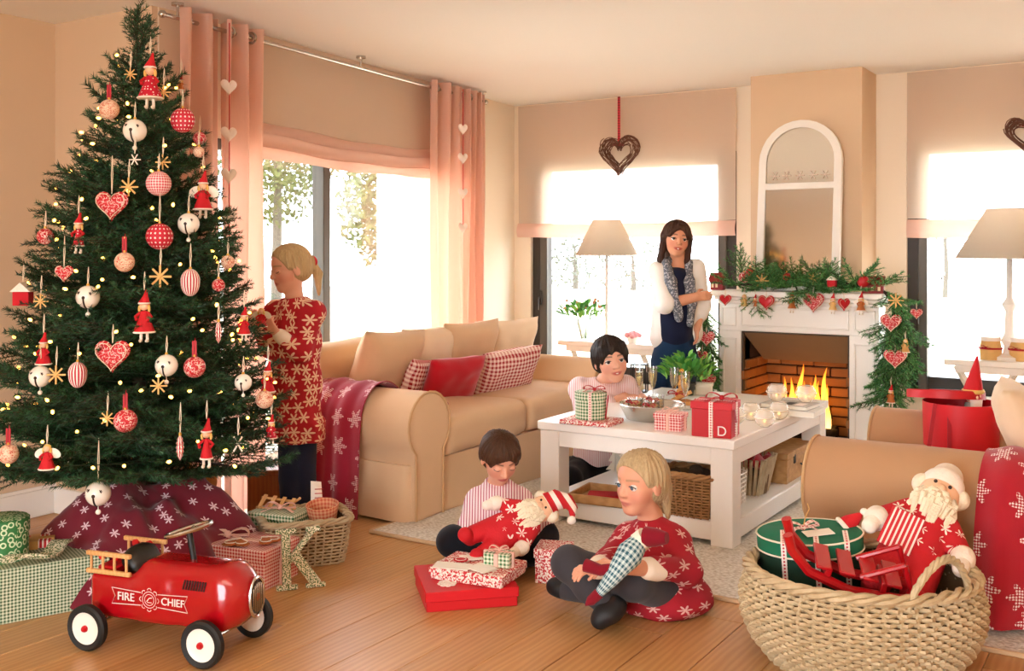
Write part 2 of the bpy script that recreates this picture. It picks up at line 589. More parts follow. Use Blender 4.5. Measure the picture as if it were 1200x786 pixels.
def glass_mat(name, tint=(1, 1, 1), refl=.06, rough=0.0):
    m = bpy.data.materials.new(name); _M[name] = m
    t = NT(m); t.n.remove(t.b)
    a = t.new('ShaderNodeBsdfTransparent'); a.inputs[0].default_value = (*tint, 1)
    b = t.new('ShaderNodeBsdfGlossy'); b.inputs['Roughness'].default_value = rough
    lw = t.new('ShaderNodeLayerWeight'); lw.inputs[0].default_value = .35
    x = t.new('ShaderNodeMixShader')
    t.l.new(t.math('MULTIPLY_ADD', lw.outputs['Fresnel'], .4, refl), x.inputs[0])
    t.l.new(a.outputs[0], x.inputs[1]); t.l.new(b.outputs[0], x.inputs[2]); t.l.new(x.outputs[0], t.out.inputs[0])
    return m
glass_mat('window_glass', (.97, .98, .98), .02)
glass_mat('clear_glass', (.96, .97, .96), .10, .02)
def frosted(name, col, amount):
    m = bpy.data.materials.new(name); _M[name] = m
    t = NT(m); t.put(t.b, 'Base Color', (*srgb(col), 1)); t.put(t.b, 'Roughness', .15)
    a = t.new('ShaderNodeBsdfTransparent'); x = t.new('ShaderNodeMixShader'); x.inputs[0].default_value = amount
    t.l.new(a.outputs[0], x.inputs[1]); t.l.new(t.b.outputs[0], x.inputs[2]); t.l.new(x.outputs[0], t.out.inputs[0])
frosted('frosted_glass', '#F8F3EA', .3)
glass_mat('wine', (.98, .9, .62), .05)
def sheer(name, col, transp, transl, weave=0.0, pink=None):
    """light fabric that lets daylight through"""
    m = bpy.data.materials.new(name); _M[name] = m
    t = NT(m); c = (*srgb(col), 1)
    t.put(t.b, 'Base Color', c); t.put(t.b, 'Roughness', .9)
    tl = t.new('ShaderNodeBsdfTranslucent'); tl.inputs[0].default_value = c
    a = t.new('ShaderNodeMixShader'); a.inputs[0].default_value = transl
    t.l.new(t.b.outputs[0], a.inputs[1]); t.l.new(tl.outputs[0], a.inputs[2])
    tp = t.new('ShaderNodeBsdfTransparent')
    b = t.new('ShaderNodeMixShader'); b.inputs[0].default_value = transp
    t.l.new(a.outputs[0], b.inputs[1]); t.l.new(tp.outputs[0], b.inputs[2]); t.l.new(b.outputs[0], t.out.inputs[0])
    if weave: t.bump(t.noise(90, 4, t.vscale(t.coord('Object'), (1, 1, .12))), weave, .006)
    return m
sheer('blind_linen', '#F0E0D0', .28, .5, .15)
sheer('blind_hem', '#F3D6C8', .05, .5, .15)
sheer('curtain_voile', '#F5D6C6', .06, .58, .2)

# ---------------------------------------------------------------- room shell
CEIL = 2.60
A = Vector((-4.252, 3.385)); B = Vector((-4.69, 7.33))       # foot of the window wall
uw = (B - A).normalized(); nw = Vector((uw.y, -uw.x))          # along the wall, into the room
WALL = Matrix(((uw.x, -nw.x, 0, A.x), (uw.y, -nw.y, 0, A.y), (0, 0, 1, 0), (0, 0, 0, 1)))  # local x along wall, local y outwards
WL = (B - A).length
YB = 7.36

fl = MB(); fl.span((-5.3, -2.6, -.12), (1.9, 7.5, -.012)); floor = struct('floor', fl, 'joint_dark')
pw = .205
rnd = random.Random(3)
ncol = 0
x = -5.06
while x < 1.75:
    y = -1.0 - rnd.random() * 1.9
    while y < YB:
        L = rnd.choice((1.9, 2.2, 2.4))
        y1 = min(y + L, YB + .02); y0 = max(y, -2.5)
        if y1 - y0 > .05 and y1 > 1.2:
            b = MB(); b.box((0, 0, 0), (pw - .0025, y1 - y0 - .003, .02), bev=.0015)
            b.build('plank', 'oak_floor', floor, loc=(x + pw / 2, (y0 + y1) / 2, -.010))
        y += L
    x += pw
nb = MB(); nb.span((-5.06, -2.5, -.02), (1.75, 1.2, -.002)); nb.build('near_boards', 'oak_floor', floor)

cl = MB(); cl.span((-5.3, -2.6, CEIL), (1.9, 7.6, CEIL + .15)); struct('ceiling', cl, 'ceiling_paint')

w = MB(); w.span((-5.25, -2.6, 0), (-5.04, 3.6, CEIL)); struct('wall_left', w, 'wall_paint')
w = MB(); w.span((-5.25, 3.35, 0), (-4.253, 3.60, CEIL)); struct('wall_return', w, 'wall_paint')
# window wall with the sliding door opening
OX0, OX1, OTOP = .30, 2.95, 2.0
w = MB(WALL); w.span((0, 0, 0), (OX0, .25, CEIL)); w.span((OX1, 0, 0), (WL + .2, .25, CEIL)); w.span((OX0, 0, OTOP), (OX1, .25, CEIL))
struct('wall_window', w, 'white_wall_paint')
# back wall with two openings
W2 = (-4.53, -2.745, 2.13, .35); W3 = (-1.545, .9, 2.12, .44)
w = MB()
def backwall(x0, x1, z0, z1): w.span((x0, YB, z0), (x1, YB + .22, z1))
backwall(-4.95, W2[0], 0, CEIL); backwall(W2[0], W2[1], W2[2], CEIL); backwall(W2[0], W2[1], 0, W2[3])
backwall(W2[1], W3[0], 0, CEIL); backwall(W3[0], W3[1], W3[2], CEIL); backwall(W3[0], W3[1], 0, W3[3]); backwall(W3[1], 1.9, 0, CEIL)
struct('wall_back', w, 'white_wall_paint')
w = MB(); w.span((-2.50, 6.98, 1.0), (-1.745, YB, CEIL))
struct('wall_chimney', w, 'wall_paint')
# right wall; unseen rear wall with an added opening sized for fill daylight
w = MB(); w.span((1.75, -2.6, 0), (1.95, 7.6, CEIL)); struct('wall_right', w, 'wall_paint')
w = MB(); w.span((-5.25, -2.7, 0), (-2.6, -2.5, CEIL)); w.span((.6, -2.7, 0), (1.95, -2.5, CEIL)); w.span((-2.6, -2.7, 2.2), (.6, -2.5, CEIL))
struct('wall_rear', w, 'wall_paint')
# baseboards
b = MB(); b.span((-5.04, -2.5, 0), (-5.022, 3.365, .14), .004); b.span((-5.04, -2.5, .14), (-5.028, 3.365, .155)); struct('baseboard_left', b, 'white_trim')
b = MB(); b.span((-5.04, 3.332, 0), (-4.253, 3.35, .14), .004); struct('baseboard_return', b, 'white_trim')
b = MB(WALL); b.span((0, -.018, 0), (OX0, 0, .14), .004); b.span((OX1, -.018, 0), (WL, 0, .14), .004); struct('baseboard_window', b, 'white_trim')
b = MB(); b.span((-4.68, YB - .018, 0), (-2.5, YB, .14), .004); b.span((-1.74, YB - .018, 0), (1.75, YB, .14), .004); struct('baseboard_back', b, 'white_trim')

# sliding door in the window wall
def win(name): 
    o = bpy.data.objects.new(name, None); COL.objects.link(o); o['kind'] = 'structure'; return o
w1 = win('window_1')
def bar(parent, nm, T, lo, hi, m, bev=.004):
    q = MB(T); q.span(lo, hi, bev); return q.build(nm, m, parent)
y0, y1 = .06, .13
bar(w1, 'frame', WALL, (OX0, y0, 0), (OX0 + .06, y1, OTOP), 'frame_dark'); bar(w1, 'frame', WALL, (OX1 - .06, y0, 0), (OX1, y1, OTOP), 'frame_dark')
bar(w1, 'frame', WALL, (OX0, y0, OTOP - .06), (OX1, y1, OTOP), 'frame_dark'); bar(w1, 'frame', WALL, (OX0, y0, 0), (OX1, y1, .06), 'frame_dark')
MX = 1.46
bar(w1, 'mullion', WALL, (MX - .05, y0 - .02, 0), (MX + .0, y1, OTOP), 'frame_dark'); bar(w1, 'mullion', WALL, (MX, y0, 0), (MX + .05, y1 + .02, OTOP), 'frame_dark')
bar(w1, 'pane', WALL, (OX0 + .05, .09, .05), (MX - .02, .096, OTOP - .05), 'window_glass', 0); bar(w1, 'pane', WALL, (MX + .02, .11, .05), (OX1 - .05, .116, OTOP - .05), 'window_glass', 0)
# the two back windows: dark aluminium sliding frames
def back_window(name, x0, x1, z0, z1, fw, mids):
    r = win(name); T = Matrix.Identity(4); a, c = YB + .03, YB + .10
    bar(r, 'frame', T, (x0, a, z0), (x0 + fw, c, z1), 'frame_brown'); bar(r, 'frame', T, (x1 - fw, a, z0), (x1, c, z1), 'frame_brown')
    bar(r, 'frame', T, (x0, a, z0), (x1, c, z0 + fw * .8), 'frame_brown'); bar(r, 'frame', T, (x0, a, z1 - fw * .6), (x1, c, z1), 'frame_brown')
    bar(r, 'sash', T, (x0 + fw * .55, a - .02, z0 + .02), (x0 + fw, a + .01, z1 - .02), 'frame_dark'); 
    bar(r, 'sash', T, (x1 - fw, a - .02, z0 + .02), (x1 - fw * .55, a + .01, z1 - .02), 'frame_dark')
    for mx in mids: bar(r, 'mullion', T, (mx - .03, a, z0), (mx + .03, c, z1), 'frame_dark')
    bar(r, 'pane', T, (x0 + fw * .9, YB + .06, z0 + .04), (x1 - fw * .9, YB + .066, z1 - .04), 'window_glass', 0)
    h = MB(); h.box((x0 + fw * .6, a - .03, 1.0), (.03, .02, .12), bev=.006); h.tube([(x0 + fw * .6, a - .035, 1.0), (x0 + fw * .6, a - .06, 1.0), (x0 + fw * .6, a - .06, .9)], .008)
    h.build('latch', 'frame_brown', r)
    return r
back_window('window_2', *W2[:2], W2[3], W2[2], .15, [])
back_window('window_3', *W3[:2], W3[3], W3[2], .13, [])
s = MB(); s.span((W2[0] - .02, YB - .03, W2[3] - .03), (W2[1] + .02, YB + .05, W2[3]), .005); struct('trim_1', s, 'white_trim')
s = MB(); s.span((W3[0], YB - .03, W3[3] - .03), (W3[1] + .02, YB + .05, W3[3]), .005); struct('trim_2', s, 'white_trim')
# ---------------------------------------------------------------- fabrics and finishes
def fabric(name, col, var=.05, bump=.15, sheen=.1, bs=250):
    m = bpy.data.materials.new(name); _M[name] = m
    t = NT(m); c = srgb(col); v = t.coord('Object')
    t.put(t.b, 'Roughness', .9); t.put(t.b, 'Specular IOR Level', .2); t.put(t.b, 'Sheen Weight', sheen)
    n = t.noise(5, 4, v)
    t.put(t.b, 'Base Color', t.mix(n, tuple(x * (1 - var) for x in c), tuple(min(1, x * (1 + var)) for x in c)))
    h = t.math('ADD', t.math('MULTIPLY', t.noise(bs, 2, v), .25), t.noise(7, 3, v))
    t.bump(h, bump, .012)
    return m
fabric('sofa_linen', '#D6B28C'); fabric('armchair_linen', '#BC926C'); fabric('cushion_cream', '#E9CFAE'); fabric('piping_tan', '#C49C70')
fabric('red_velvet', '#B3091C', .12, .1, .4)
pattern('red_gingham', 'gingham', '#F0D9CC', '#B4232B', .026, rough=.9, bump=.1, c3='#A01520')
pattern('red_check_box', 'gingham', '#F3D8CF', '#D02B2E', .014, rough=.7, c3='#C01A20')
pattern('green_gingham', 'gingham', '#E8E6CC', '#3E7A3C', .016, rough=.7, c3='#2F6A34')
pattern('tablecloth_red_white', 'gingham', '#EBD8CC', '#B93238', .018, rough=.8)
rugm = fabric('rug_wool', '#DDD3C2', .08, .2, .2, 60)
_t = NT.__new__(NT); _t.t = rugm.node_tree; _t.n = _t.t.nodes; _t.l = _t.t.links; _t.b = _t.n['Principled BSDF']
_v = _t.new('ShaderNodeTexVoronoi'); _t.l.new(_t.vscale(_t.coord('Object'), (55, 90, 90)), _v.inputs['Vector']); _v.inputs['Scale'].default_value = 1
_t.put(_t.b, 'Base Color', _t.mix(_t.math('MULTIPLY', _v.outputs['Distance'], 1.1), srgb('#F2ECDF'), srgb('#B8A88E'))); _t.bump(_t.math('SUBTRACT', 1.0, _v.outputs['Distance']), .7, .012); mat('rug_tape', '#C9A881', .9)

# ---------------------------------------------------------------- curtains
def wall_pt(s_, off, z): return WALL @ Vector((s_, -off, z))
RZ = 2.525
def curtain(label, s0, s1, n, seed, eyelets):
    root = thing('curtain', label, 'curtain', wall_pt((s0 + s1) / 2, .15, 0), group='eyelet curtains of the sliding door')
    inv = Matrix.Translation(-root.location)
    rr = random.Random(seed); ph = rr.random() * .6
    q = MB(inv @ WALL)
    def fn(u, v):
        z = 2.575 - v * 2.555
        w_ = math.sin(2 * PI * n * u + ph)
        off = .15 + .055 * math.copysign(abs(w_) ** .7, w_) * (1 - .25 * v) + .012 * math.sin(9 * u + 5 * v + seed)
        s_ = s0 + (s1 - s0) * (u + .02 * math.sin(2 * PI * n * u * 2 + 1.3) + .03 * v * math.sin(u * 7 + seed))
        return (s_, -off, z)
    q.grid(fn, int(16 * n), 26, .004, su=1, sv=2.5)
    q.build('cloth', 'curtain_voile', root, angle=60)
    for k in range(eyelets):
        u = (k + .5) / eyelets
        e = MB(inv @ WALL); x_ = s0 + (s1 - s0) * u
        pts = [(x_ + .004 * math.cos(t), -.15 - .027 * math.cos(t), RZ + .027 * math.sin(t)) for t in [2 * PI * i / 14 for i in range(14)]]
        e.tube(pts, .007, 6, closed=True); e.build('eyelet', 'chrome', root)
    return root
curtain('pink eyelet curtain hanging directly behind the top of the Christmas tree', -.03, .255, 2.0, 1, 2)
curtain('pink eyelet curtain between the tree-side curtain and the wide window blind', .27, .60, 2.5, 2, 2)
curtain('pink eyelet curtain at the far end of the rod, near the room corner', 2.36, 2.70, 2.2, 3, 2)
curtain('narrow gathered pink curtain at the rod end beside the room corner', 2.72, 3.14, 4.0, 4, 3)
rod = thing('curtain_rod', 'slim chrome curtain rod fixed under the ceiling above the sliding door', 'curtain rod', wall_pt(1.5, .15, RZ))
ri = Matrix.Translation(-rod.location)
q = MB(ri @ WALL); q.tube([(-.12, -.15, RZ), (3.2, -.15, RZ)], .011, 10); q.build('pole', 'chrome', rod)
for s_ in (-.02, 1.536, 3.15):
    q = MB(ri @ WALL); q.tube([(s_, -.15, RZ), (s_, -.15, CEIL - .006)], .007, 8); q.T = ri @ WALL @ tr(s_, -.15, CEIL - .006); q.lathe([(.03, -.008), (.03, .006)], 14); q.build('bracket', 'chrome', rod)
for s_ in (-.12, 3.2):
    q = MB(ri @ WALL); q.ball((s_, -.15, RZ), .02, 10); q.build('finial', 'chrome', rod)

# white felt heart garlands among the curtain folds
mat('felt_white', '#F3E6DC', .9, bump=.1); mat('red_cord', '#C1121F', .7)
def heart_outline(w, n=28):
    pts = []
    for i in range(n):
        t = 2 * PI * i / n
        x = 16 * math.sin(t) ** 3; y = 13 * math.cos(t) - 5 * math.cos(2 * t) - 2 * math.cos(3 * t) - math.cos(4 * t)
        pts.append((x / 32 * w, (y + 2.5) / 32 * w))
    return pts
def puffy(mb, outline, d, rings=4, c=(0, 0)):
    """outline in x,z inflated along y"""
    n = len(outline); vs = []; fs = []; us = []
    for side in (1, -1):
        base = len(vs)
        for k in range(rings + 1):
            f = k / rings; s_ = 1 - f
            y = side * d / 2 * math.sqrt(max(0, 1 - s_ ** 2.2))
            for x, z in outline: vs.append((c[0] + (x - c[0]) * s_, y, c[1] + (z - c[1]) * s_))
        for k in range(rings):
            for i in range(n):
                j = (i + 1) % n
                f = (base + k * n + i, base + k * n + j, base + (k + 1) * n + j, base + (k + 1) * n + i)
                if side == -1: f = f[::-1]
                fs.append(f); us.append(tuple((vs[i_][0], vs[i_][2]) for i_ in f))
    mb.add(vs, fs, us)
def heart_string(label, s_, zs):
    root = thing('heart_garland', label, 'garland', wall_pt(s_, .225, 2.5))
    q = MB(); q.tube([(0, 0, .05), (0, 0, zs[-1] - 2.5)], .003, 5); q.build('cord', 'red_cord', root)
    q = MB(); puffy(q, heart_outline(.09), .02); me = q.mesh('heart', 'felt_white')
    for z in zs: link('heart', me, root, (0, -.004, z - 2.5), (0, 0, math.atan2(uw.y, uw.x) - .4))
heart_string('white felt hearts strung on red cord between the tree-side curtains', .262, (2.22, 1.98, 1.77, 1.56, 1.35))
heart_string('white felt hearts strung on red cord between the far curtains', 2.71, (2.26, 2.05, 1.8, 1.55))

# ---------------------------------------------------------------- roman blinds
def blind(label, T, x0, x1, y, ztop, zbot, folds, hem, seed):
    root = thing('roman_blind', label, 'blind', T @ Vector(((x0 + x1) / 2, y, zbot)))
    inv = Matrix.Translation(-root.location) @ T
    q = MB(inv); zf = zbot + hem + folds * .055
    def fn(u, v):
        z = ztop + (zf - ztop) * v
        return (x0 + (x1 - x0) * u, y - .012 * math.sin(u * 9 + seed) * v - .02 * v * math.sin(u * PI), z - .025 * v * v * math.sin(u * PI) + .008 * v * math.sin(u * 17 + seed))
    q.grid(fn, 40, 12, .003, su=x1 - x0, sv=ztop - zf); q.build('panel', 'blind_linen', root, angle=70)
    for k in range(folds):
        q = MB(inv); za = zf - k * .055
        def fold(u, v, za=za, k=k):
            a = v * PI * 1.15
            sag = .03 * math.sin(u * PI) + .006 * math.sin(u * 15 + k * 2 + seed)
            return (x0 + (x1 - x0) * u, y - .004 - .035 * math.sin(a) - .006 * k, za + .02 - (1 - math.cos(a)) * .042 - sag)
        q.grid(fold, 40, 8, .003, su=x1 - x0, sv=.12); q.build('fold', 'blind_hem', root, angle=70)
    q = MB(inv); zh = zbot + hem
    def hemf(u, v):
        return (x0 + (x1 - x0) * u, y - .006 - .02 * math.sin(v * PI * .9), zh - hem * v - (.02 * math.sin(u * PI) + .005 * math.sin(u * 14 + seed)) * (1 if folds else .5))
    q.grid(hemf, 40, 6, .004, su=x1 - x0, sv=hem); q.build('hem', 'blind_hem', root, angle=70)
    return root
blind('wide linen roman blind with gathered folds above the sofa', WALL, .66, 2.56, -.05, 2.59, 1.91, 2, .07, 1)
I4 = Matrix.Identity(4)
blind('pink linen roman blind half drawn between room corner and chimney breast', I4, -4.62, -2.73, YB - .05, 2.585, 1.50, 0, .11, 4)
blind('pink linen roman blind half drawn right of the fireplace', I4, -1.53, .95, YB - .05, 2.585, 1.48, 0, .12, 7)

# ---------------------------------------------------------------- cushions
def pillow_mesh(name, w, h, t, m, seed=0, n=18, corner=.07, wr=.006):
    """stuffed cushion standing in the local x-z plane, thickness along y"""
    q = MB(); vs = {}; V = []; Fc = []; U = []
    for side in (1, -1):
        for i in range(n + 1):
            for j in range(n + 1):
                a = -1 + 2 * i / n; b = -1 + 2 * j / n
                edge = i in (0, n) or j in (0, n)
                key = (i, j) if edge else (i, j, side)
                if key in vs: continue
                k = ((1 - a ** 4) * (1 - b ** 4))
                y = side * t / 2 * max(k, 0) ** .55
                x = a * w / 2 * (1 - corner * (1 - b * b)); z = b * h / 2 * (1 - corner * (1 - a * a))
                if not edge: y += wr * noise.noise(Vector((a * 2.2 + seed, b * 2.2, side * 3 + seed)))*2
                vs[key] = len(V); V.append((x, y, z + h / 2))
        for i in range(n):
            for j in range(n):
                def g(i_, j_): return vs[(i_, j_)] if (i_ in (0, n) or j_ in (0, n)) else vs[(i_, j_, side)]
                f = (g(i, j), g(i + 1, j), g(i + 1, j + 1), g(i, j + 1))
                if side == 1: f = f[::-1]
                Fc.append(f); U.append(tuple((V[k][0], V[k][2]) for k in f))
    q.add(V, Fc, U)
    return q.mesh(name, m, angle=120)

# ---------------------------------------------------------------- sofa
def arm_profile(wd, ztop, r, n=18):
    """outline of a rolled arm in y (across) and z: panel below, roll above, centred on y = 0"""
    pts = [(-wd / 2, .02)]
    zc = ztop - r
    a0 = math.asin(min(1, (wd / 2) / r))
    for i in range(n + 1):
        a = PI + (PI / 2 - a0) * -1 + 0
        t = (-PI / 2 - a0) - (2 * PI - 2 * a0) * i / n
        pts.append((r * math.cos(t), zc + r * math.sin(t)))
    pts.append((wd / 2, .02))
    return pts
def sofa_arm(root, x0, x1, yc, wd, ztop, r, m, fx):
    """arm running along x, front panel with piping at fx"""
    prof = arm_profile(wd, ztop, r)
    q = MB(tr(0, yc, 0) @ rotz(PI / 2)); q.T = Matrix(((0, -1, 0, 0), (1, 0, 0, yc), (0, 0, 1, 0), (0, 0, 0, 1)))
    # prism local x -> room y, local y -> room -x
    q.T = Matrix(((0, -1, 0, (x0 + x1) / 2), (1, 0, 0, yc), (0, 0, 1, 0), (0, 0, 0, 1)))
    q.prism(prof, abs(x1 - x0))
    o = q.build('arm', m, root, angle=50)
    bv = o.modifiers.new('soft', 'BEVEL'); bv.width = .012; bv.segments = 3; bv.limit_method = 'ANGLE'; bv.angle_limit = math.radians(50)
    sg = 1 if fx > (x0 + x1) / 2 else -1
    q = MB(); q.tube([(fx + sg * .001, yc + y, z) for y, z in prof], .007, 6); q.build('piping', 'piping_tan', o)
    return o
def skirt(root, x0, x1, y0, y1, z1, m, flare=.02):
    """loose slip-cover skirt round the base with inverted pleats at its corners"""
    q = MB()
    per = [(x0, y0), (x1, y0), (x1, y1), (x0, y1)]
    L = [x1 - x0, y1 - y0, x1 - x0, y1 - y0]; tot = sum(L); cum = [0, L[0], L[0] + L[1], sum(L[:3]), tot]
    def fn(u, v):
        d = u * tot
        k = 0
        while k < 3 and d > cum[k + 1]: k += 1
        f = (d - cum[k]) / L[k]; a, b = per[k], per[(k + 1) % 4]
        x = a[0] + (b[0] - a[0]) * f; y = a[1] + (b[1] - a[1]) * f
        nx, ny = (b[1] - a[1]) / L[k], -(b[0] - a[0]) / L[k]
        e = min(d - cum[k], cum[k + 1] - d)
        out = flare * v * (1 - .9 * math.exp(-(e / .035) ** 2)) - .022 * v ** .5 * math.exp(-(e / .014) ** 2) + .006 * v * math.sin(d * 9)
        return (x + nx * out, y + ny * out, z1 - v * (z1 - .015))
    q.grid(fn, 200, 8, 0, su=tot, sv=z1, closed_u=True)
    q.add([(x0, y0, z1), (x1, y0, z1), (x1, y1, z1), (x0, y1, z1)], [(0, 1, 2, 3)])
    return q.build('skirt', m, root, angle=60)
def puff_box(c, half, rnd, seed=0, amp=.012, h=.02, puff=.03):
    V, Fs, ids = sdf_data([rbox(c, [a - rnd for a in half], rnd, k=.01)], h)
    for i in range(len(V)):
        p = V[i]; q = (p - np.array(c)) / np.array(half)
        p[2] += puff * (1 - min(1, abs(q[0])) ** 2) * (1 - min(1, abs(q[1])) ** 2) * (1 if q[2] > 0 else 0)
        p[2] += amp * noise.noise(Vector((p[0] * 4 + seed, p[1] * 4, p[2] * 4)))
        p[0] += amp * .6 * noise.noise(Vector((p[1] * 5 + seed, p[2] * 5, 3)))
    return V, Fs
def soft(name, root, m, c, half, rnd, **kw):
    V, Fs = puff_box(c, half, rnd, **kw)
    me = bpy.data.meshes.new(name); me.from_pydata(V.tolist(), [], Fs.tolist()); me.materials.append(M(m))
    me.polygons.foreach_set('use_smooth', [True] * len(Fs)); me.update()
    return link(name, me, root)

SX0, SX1, SY0, SY1 = -4.18, -3.26, 4.12, 6.42       # sofa footprint
sofa = thing('sofa', 'beige slipcovered sofa with rolled arms standing below the window', 'sofa', (0, 0, 0))
skirt(sofa, SX0, SX1 - .02, SY0 + .03, SY1 - .03, .30, 'sofa_linen')
sofa_arm(sofa, SX0, SX1 + .01, SY0 + .165, .23, .665, .175, 'sofa_linen', SX1 + .01)
sofa_arm(sofa, SX0, SX1 + .01, SY1 - .165, .23, .665, .175, 'sofa_linen', SX1 + .01)
soft('backrest', sofa, 'sofa_linen', (SX0 + .11, (SY0 + SY1) / 2, .52), (.12, (SY1 - SY0) / 2 - .05, .34), .08, h=.03)
ym = (SY0 + SY1) / 2
soft('seat_cushion', sofa, 'sofa_linen', (SX0 + .56, (SY0 + .30 + ym) / 2, .40), (.37, (ym - SY0 - .30) / 2, .105), .06, seed=1)
soft('seat_cushion', sofa, 'sofa_linen', (SX0 + .56, (SY1 - .30 + ym) / 2, .40), (.37, (ym - SY0 - .30) / 2, .105), .06, seed=5)
def cushion(label, p, w, h, t, m, rz, tilt, seed, roll=0.0, group=None, name='cushion'):
    me = pillow_mesh(name, w, h, t, m, seed)
    o = link(name, me, None, p)
    o.rotation_euler = (Matrix.Rotation(rz, 4, 'Z') @ Matrix.Rotation(tilt, 4, 'X') @ Matrix.Rotation(roll, 4, 'Y')).to_euler()
    return tag(o, label, 'cushion', group)
# local y is the cushion's thickness; facing +x means rz = 90 degrees
g = 'large back cushions of the sofa'
cushion('large tan back cushion nearest the standing girl, leaning on the sofa arm', (-3.90, 4.62, .50), .62, .46, .20, 'sofa_linen', PI / 2 + .1, .30, 1, .05, g)
cushion('cream back cushion second from the standing girl', (-3.96, 5.06, .50), .52, .45, .18, 'cushion_cream', PI / 2 - .05, .30, 2, 0, g)
cushion('tan back cushion behind the red velvet pillow', (-3.94, 5.48, .50), .60, .46, .20, 'sofa_linen', PI / 2, .28, 3, 0, g)
cushion('cream back cushion farthest from the tree, behind the gingham pillow', (-3.95, 5.98, .50), .58, .45, .18, 'cushion_cream', PI / 2 - .1, .3, 4, 0, g)
cushion('plain red velvet pillow standing on the sofa seat', (-3.66, 4.98, .50), .42, .30, .13, 'red_velvet', PI / 2 - .25, .45, 6, 0)
cushion('red and white gingham pillow on the sofa seat beside the red one', (-3.62, 5.52, .50), .48, .32, .14, 'red_gingham', PI / 2 - .3, .5, 7, -.08)
cushion('dark red edge of a pillow tucked behind the plain velvet one', (-3.78, 4.80, .50), .36, .28, .10, 'red_gingham', PI / 2 + .15, .35, 9, .1)

# ---------------------------------------------------------------- knitted throws
def knit_mat(name, base, dot, size=.0095, patch=.15):
    m = bpy.data.materials.new(name); _M[name] = m
    t = NT(m); t.put(t.b, 'Roughness', .95); t.put(t.b, 'Sheen Weight', .3)
    uv = t.coord('UV')
    big = t.new('ShaderNodeTexVoronoi', voronoi_dimensions='2D'); t.l.new(t.vscale(uv, 1 / patch), big.inputs['Vector']); big.inputs['Scale'].default_value = 1; big.inputs['Randomness'].default_value = .55
    sm = t.new('ShaderNodeTexVoronoi', voronoi_dimensions='2D'); t.l.new(t.vscale(uv, 1 / size), sm.inputs['Vector']); sm.inputs['Scale'].default_value = 1; sm.inputs['Randomness'].default_value = .15
    d = big.outputs['Distance']
    w_ = t.xyz(t.vmath('SUBTRACT', t.vscale(uv, 1 / patch), big.outputs['Position']))
    th_ = t.math('COSINE', t.math('MULTIPLY', t.math('ARCTAN2', w_[1], w_[0]), 6.0))
    ring = t.math('LESS_THAN', d, t.math('MULTIPLY_ADD', th_, .09, .24))
    f = t.math('MULTIPLY', ring, t.math('LESS_THAN', sm.outputs['Distance'], .38))
    v = t.coord('Object')
    c = srgb(base); col = t.mix(t.noise(6, 3, v), tuple(x * .85 for x in c), tuple(x * 1.12 for x in c))
    t.put(t.b, 'Base Color', t.mix(f, col, srgb(dot)))
    t.bump(t.noise(300, 2, v), .2, .006)
    return m
knit_mat('throw_maroon', '#9A1030', '#E8C9C4'); knit_mat('throw_red', '#A90F22', '#EBD3CC', .0105, .155)
def path_at(pts, t):
    L = [0]
    for a, b in zip(pts, pts[1:]): L.append(L[-1] + math.dist(a, b))
    d = t * L[-1]
    for k in range(len(pts) - 1):
        if d <= L[k + 1] or k == len(pts) - 2:
            f = (d - L[k]) / max(1e-9, L[k + 1] - L[k]); return [a + (b - a) * f for a, b in zip(pts[k], pts[k + 1])], L[-1]
def throw(name, label, x0, x1, prof, m, seed, fold=.03, spread=.05, nu=40, nv=60, slant=0.0):
    """cloth laid along a y-z profile; folds grow towards its hanging end"""
    _, Lp = path_at(prof, 0); q = MB()
    def fn(u, v):
        (y, z), _ = path_at(prof, v)
        hang = max(0, (v - .45) / .55)
        k = noise.noise(Vector((u * 2.2 + seed, v * 1.4, seed)))
        x = x0 + (x1 - x0) * (u + slant * v) + spread * (u - .5) * hang + .03 * k
        wv = math.sin(u * 17 + 2.0 * k + seed) * .5 + math.sin(u * 31 + seed * 2) * .25
        y -= fold * hang * (1.2 + wv * 1.0) + .006
        z += (.012 + .012 * wv + .02 * max(0, k)) * (1 - hang) * (1 if v > .02 else .3)
        return (x, y, max(z, .012))
    q.grid(fn, nu, nv, .006, su=abs(x1 - x0) * 1.2, sv=Lp)
    return tag(q.build(name, m, angle=80), label, 'throw')
yc = SY0 + .165; r = .182; zc = .665 - .175
prof = [(SY0 + .62, .535), (SY0 + .40, .53), (yc + r + .01, .54)] + [(yc + r * math.cos(a), zc + r * math.sin(a)) for a in [PI * .12 + PI * .82 * i / 10 for i in range(11)]] + [(SY0 - .025, .42), (SY0 - .03, .2), (SY0 - .035, .015)]
throw('throw_blanket', 'maroon throw with white knitted motifs hanging over the sofa arm beside the girl', -3.98, -3.56, prof, 'throw_maroon', 2.0, .022)

# ---------------------------------------------------------------- armchair on the right
AX0, AX1, AY0, AY1 = -1.29, .05, 4.22, 5.62
chair = thing('armchair', 'tan linen armchair with a rolled arm standing behind the wicker basket', 'armchair', (0, 0, 0))
skirt(chair, AX0 + .02, AX1, AY0 + .05, AY1 - .03, .30, 'armchair_linen')
sofa_arm(chair, AX0, AX1, AY0 + .18, .26, .61, .185, 'armchair_linen', AX0)
sofa_arm(chair, AX0 - .0, AX1, AY1 - .17, .26, .60, .165, 'armchair_linen', AX0)
soft('seat_cushion', chair, 'armchair_linen', (-.80, (AY0 + AY1) / 2, .36), (.46, (AY1 - AY0) / 2 - .33, .10), .06, seed=3)
soft('backrest', chair, 'armchair_linen', (-.10, (AY0 + AY1) / 2, .50), (.16, (AY1 - AY0) / 2 - .2, .36), .1, h=.03)
cushion('cream cushion leaning against the back of the armchair', (-.44, 4.86, .44), .56, .44, .18, 'cushion_cream', -PI / 2 + .15, .45, 11)
yc = AY0 + .18; r = .192; zc = .61 - .185
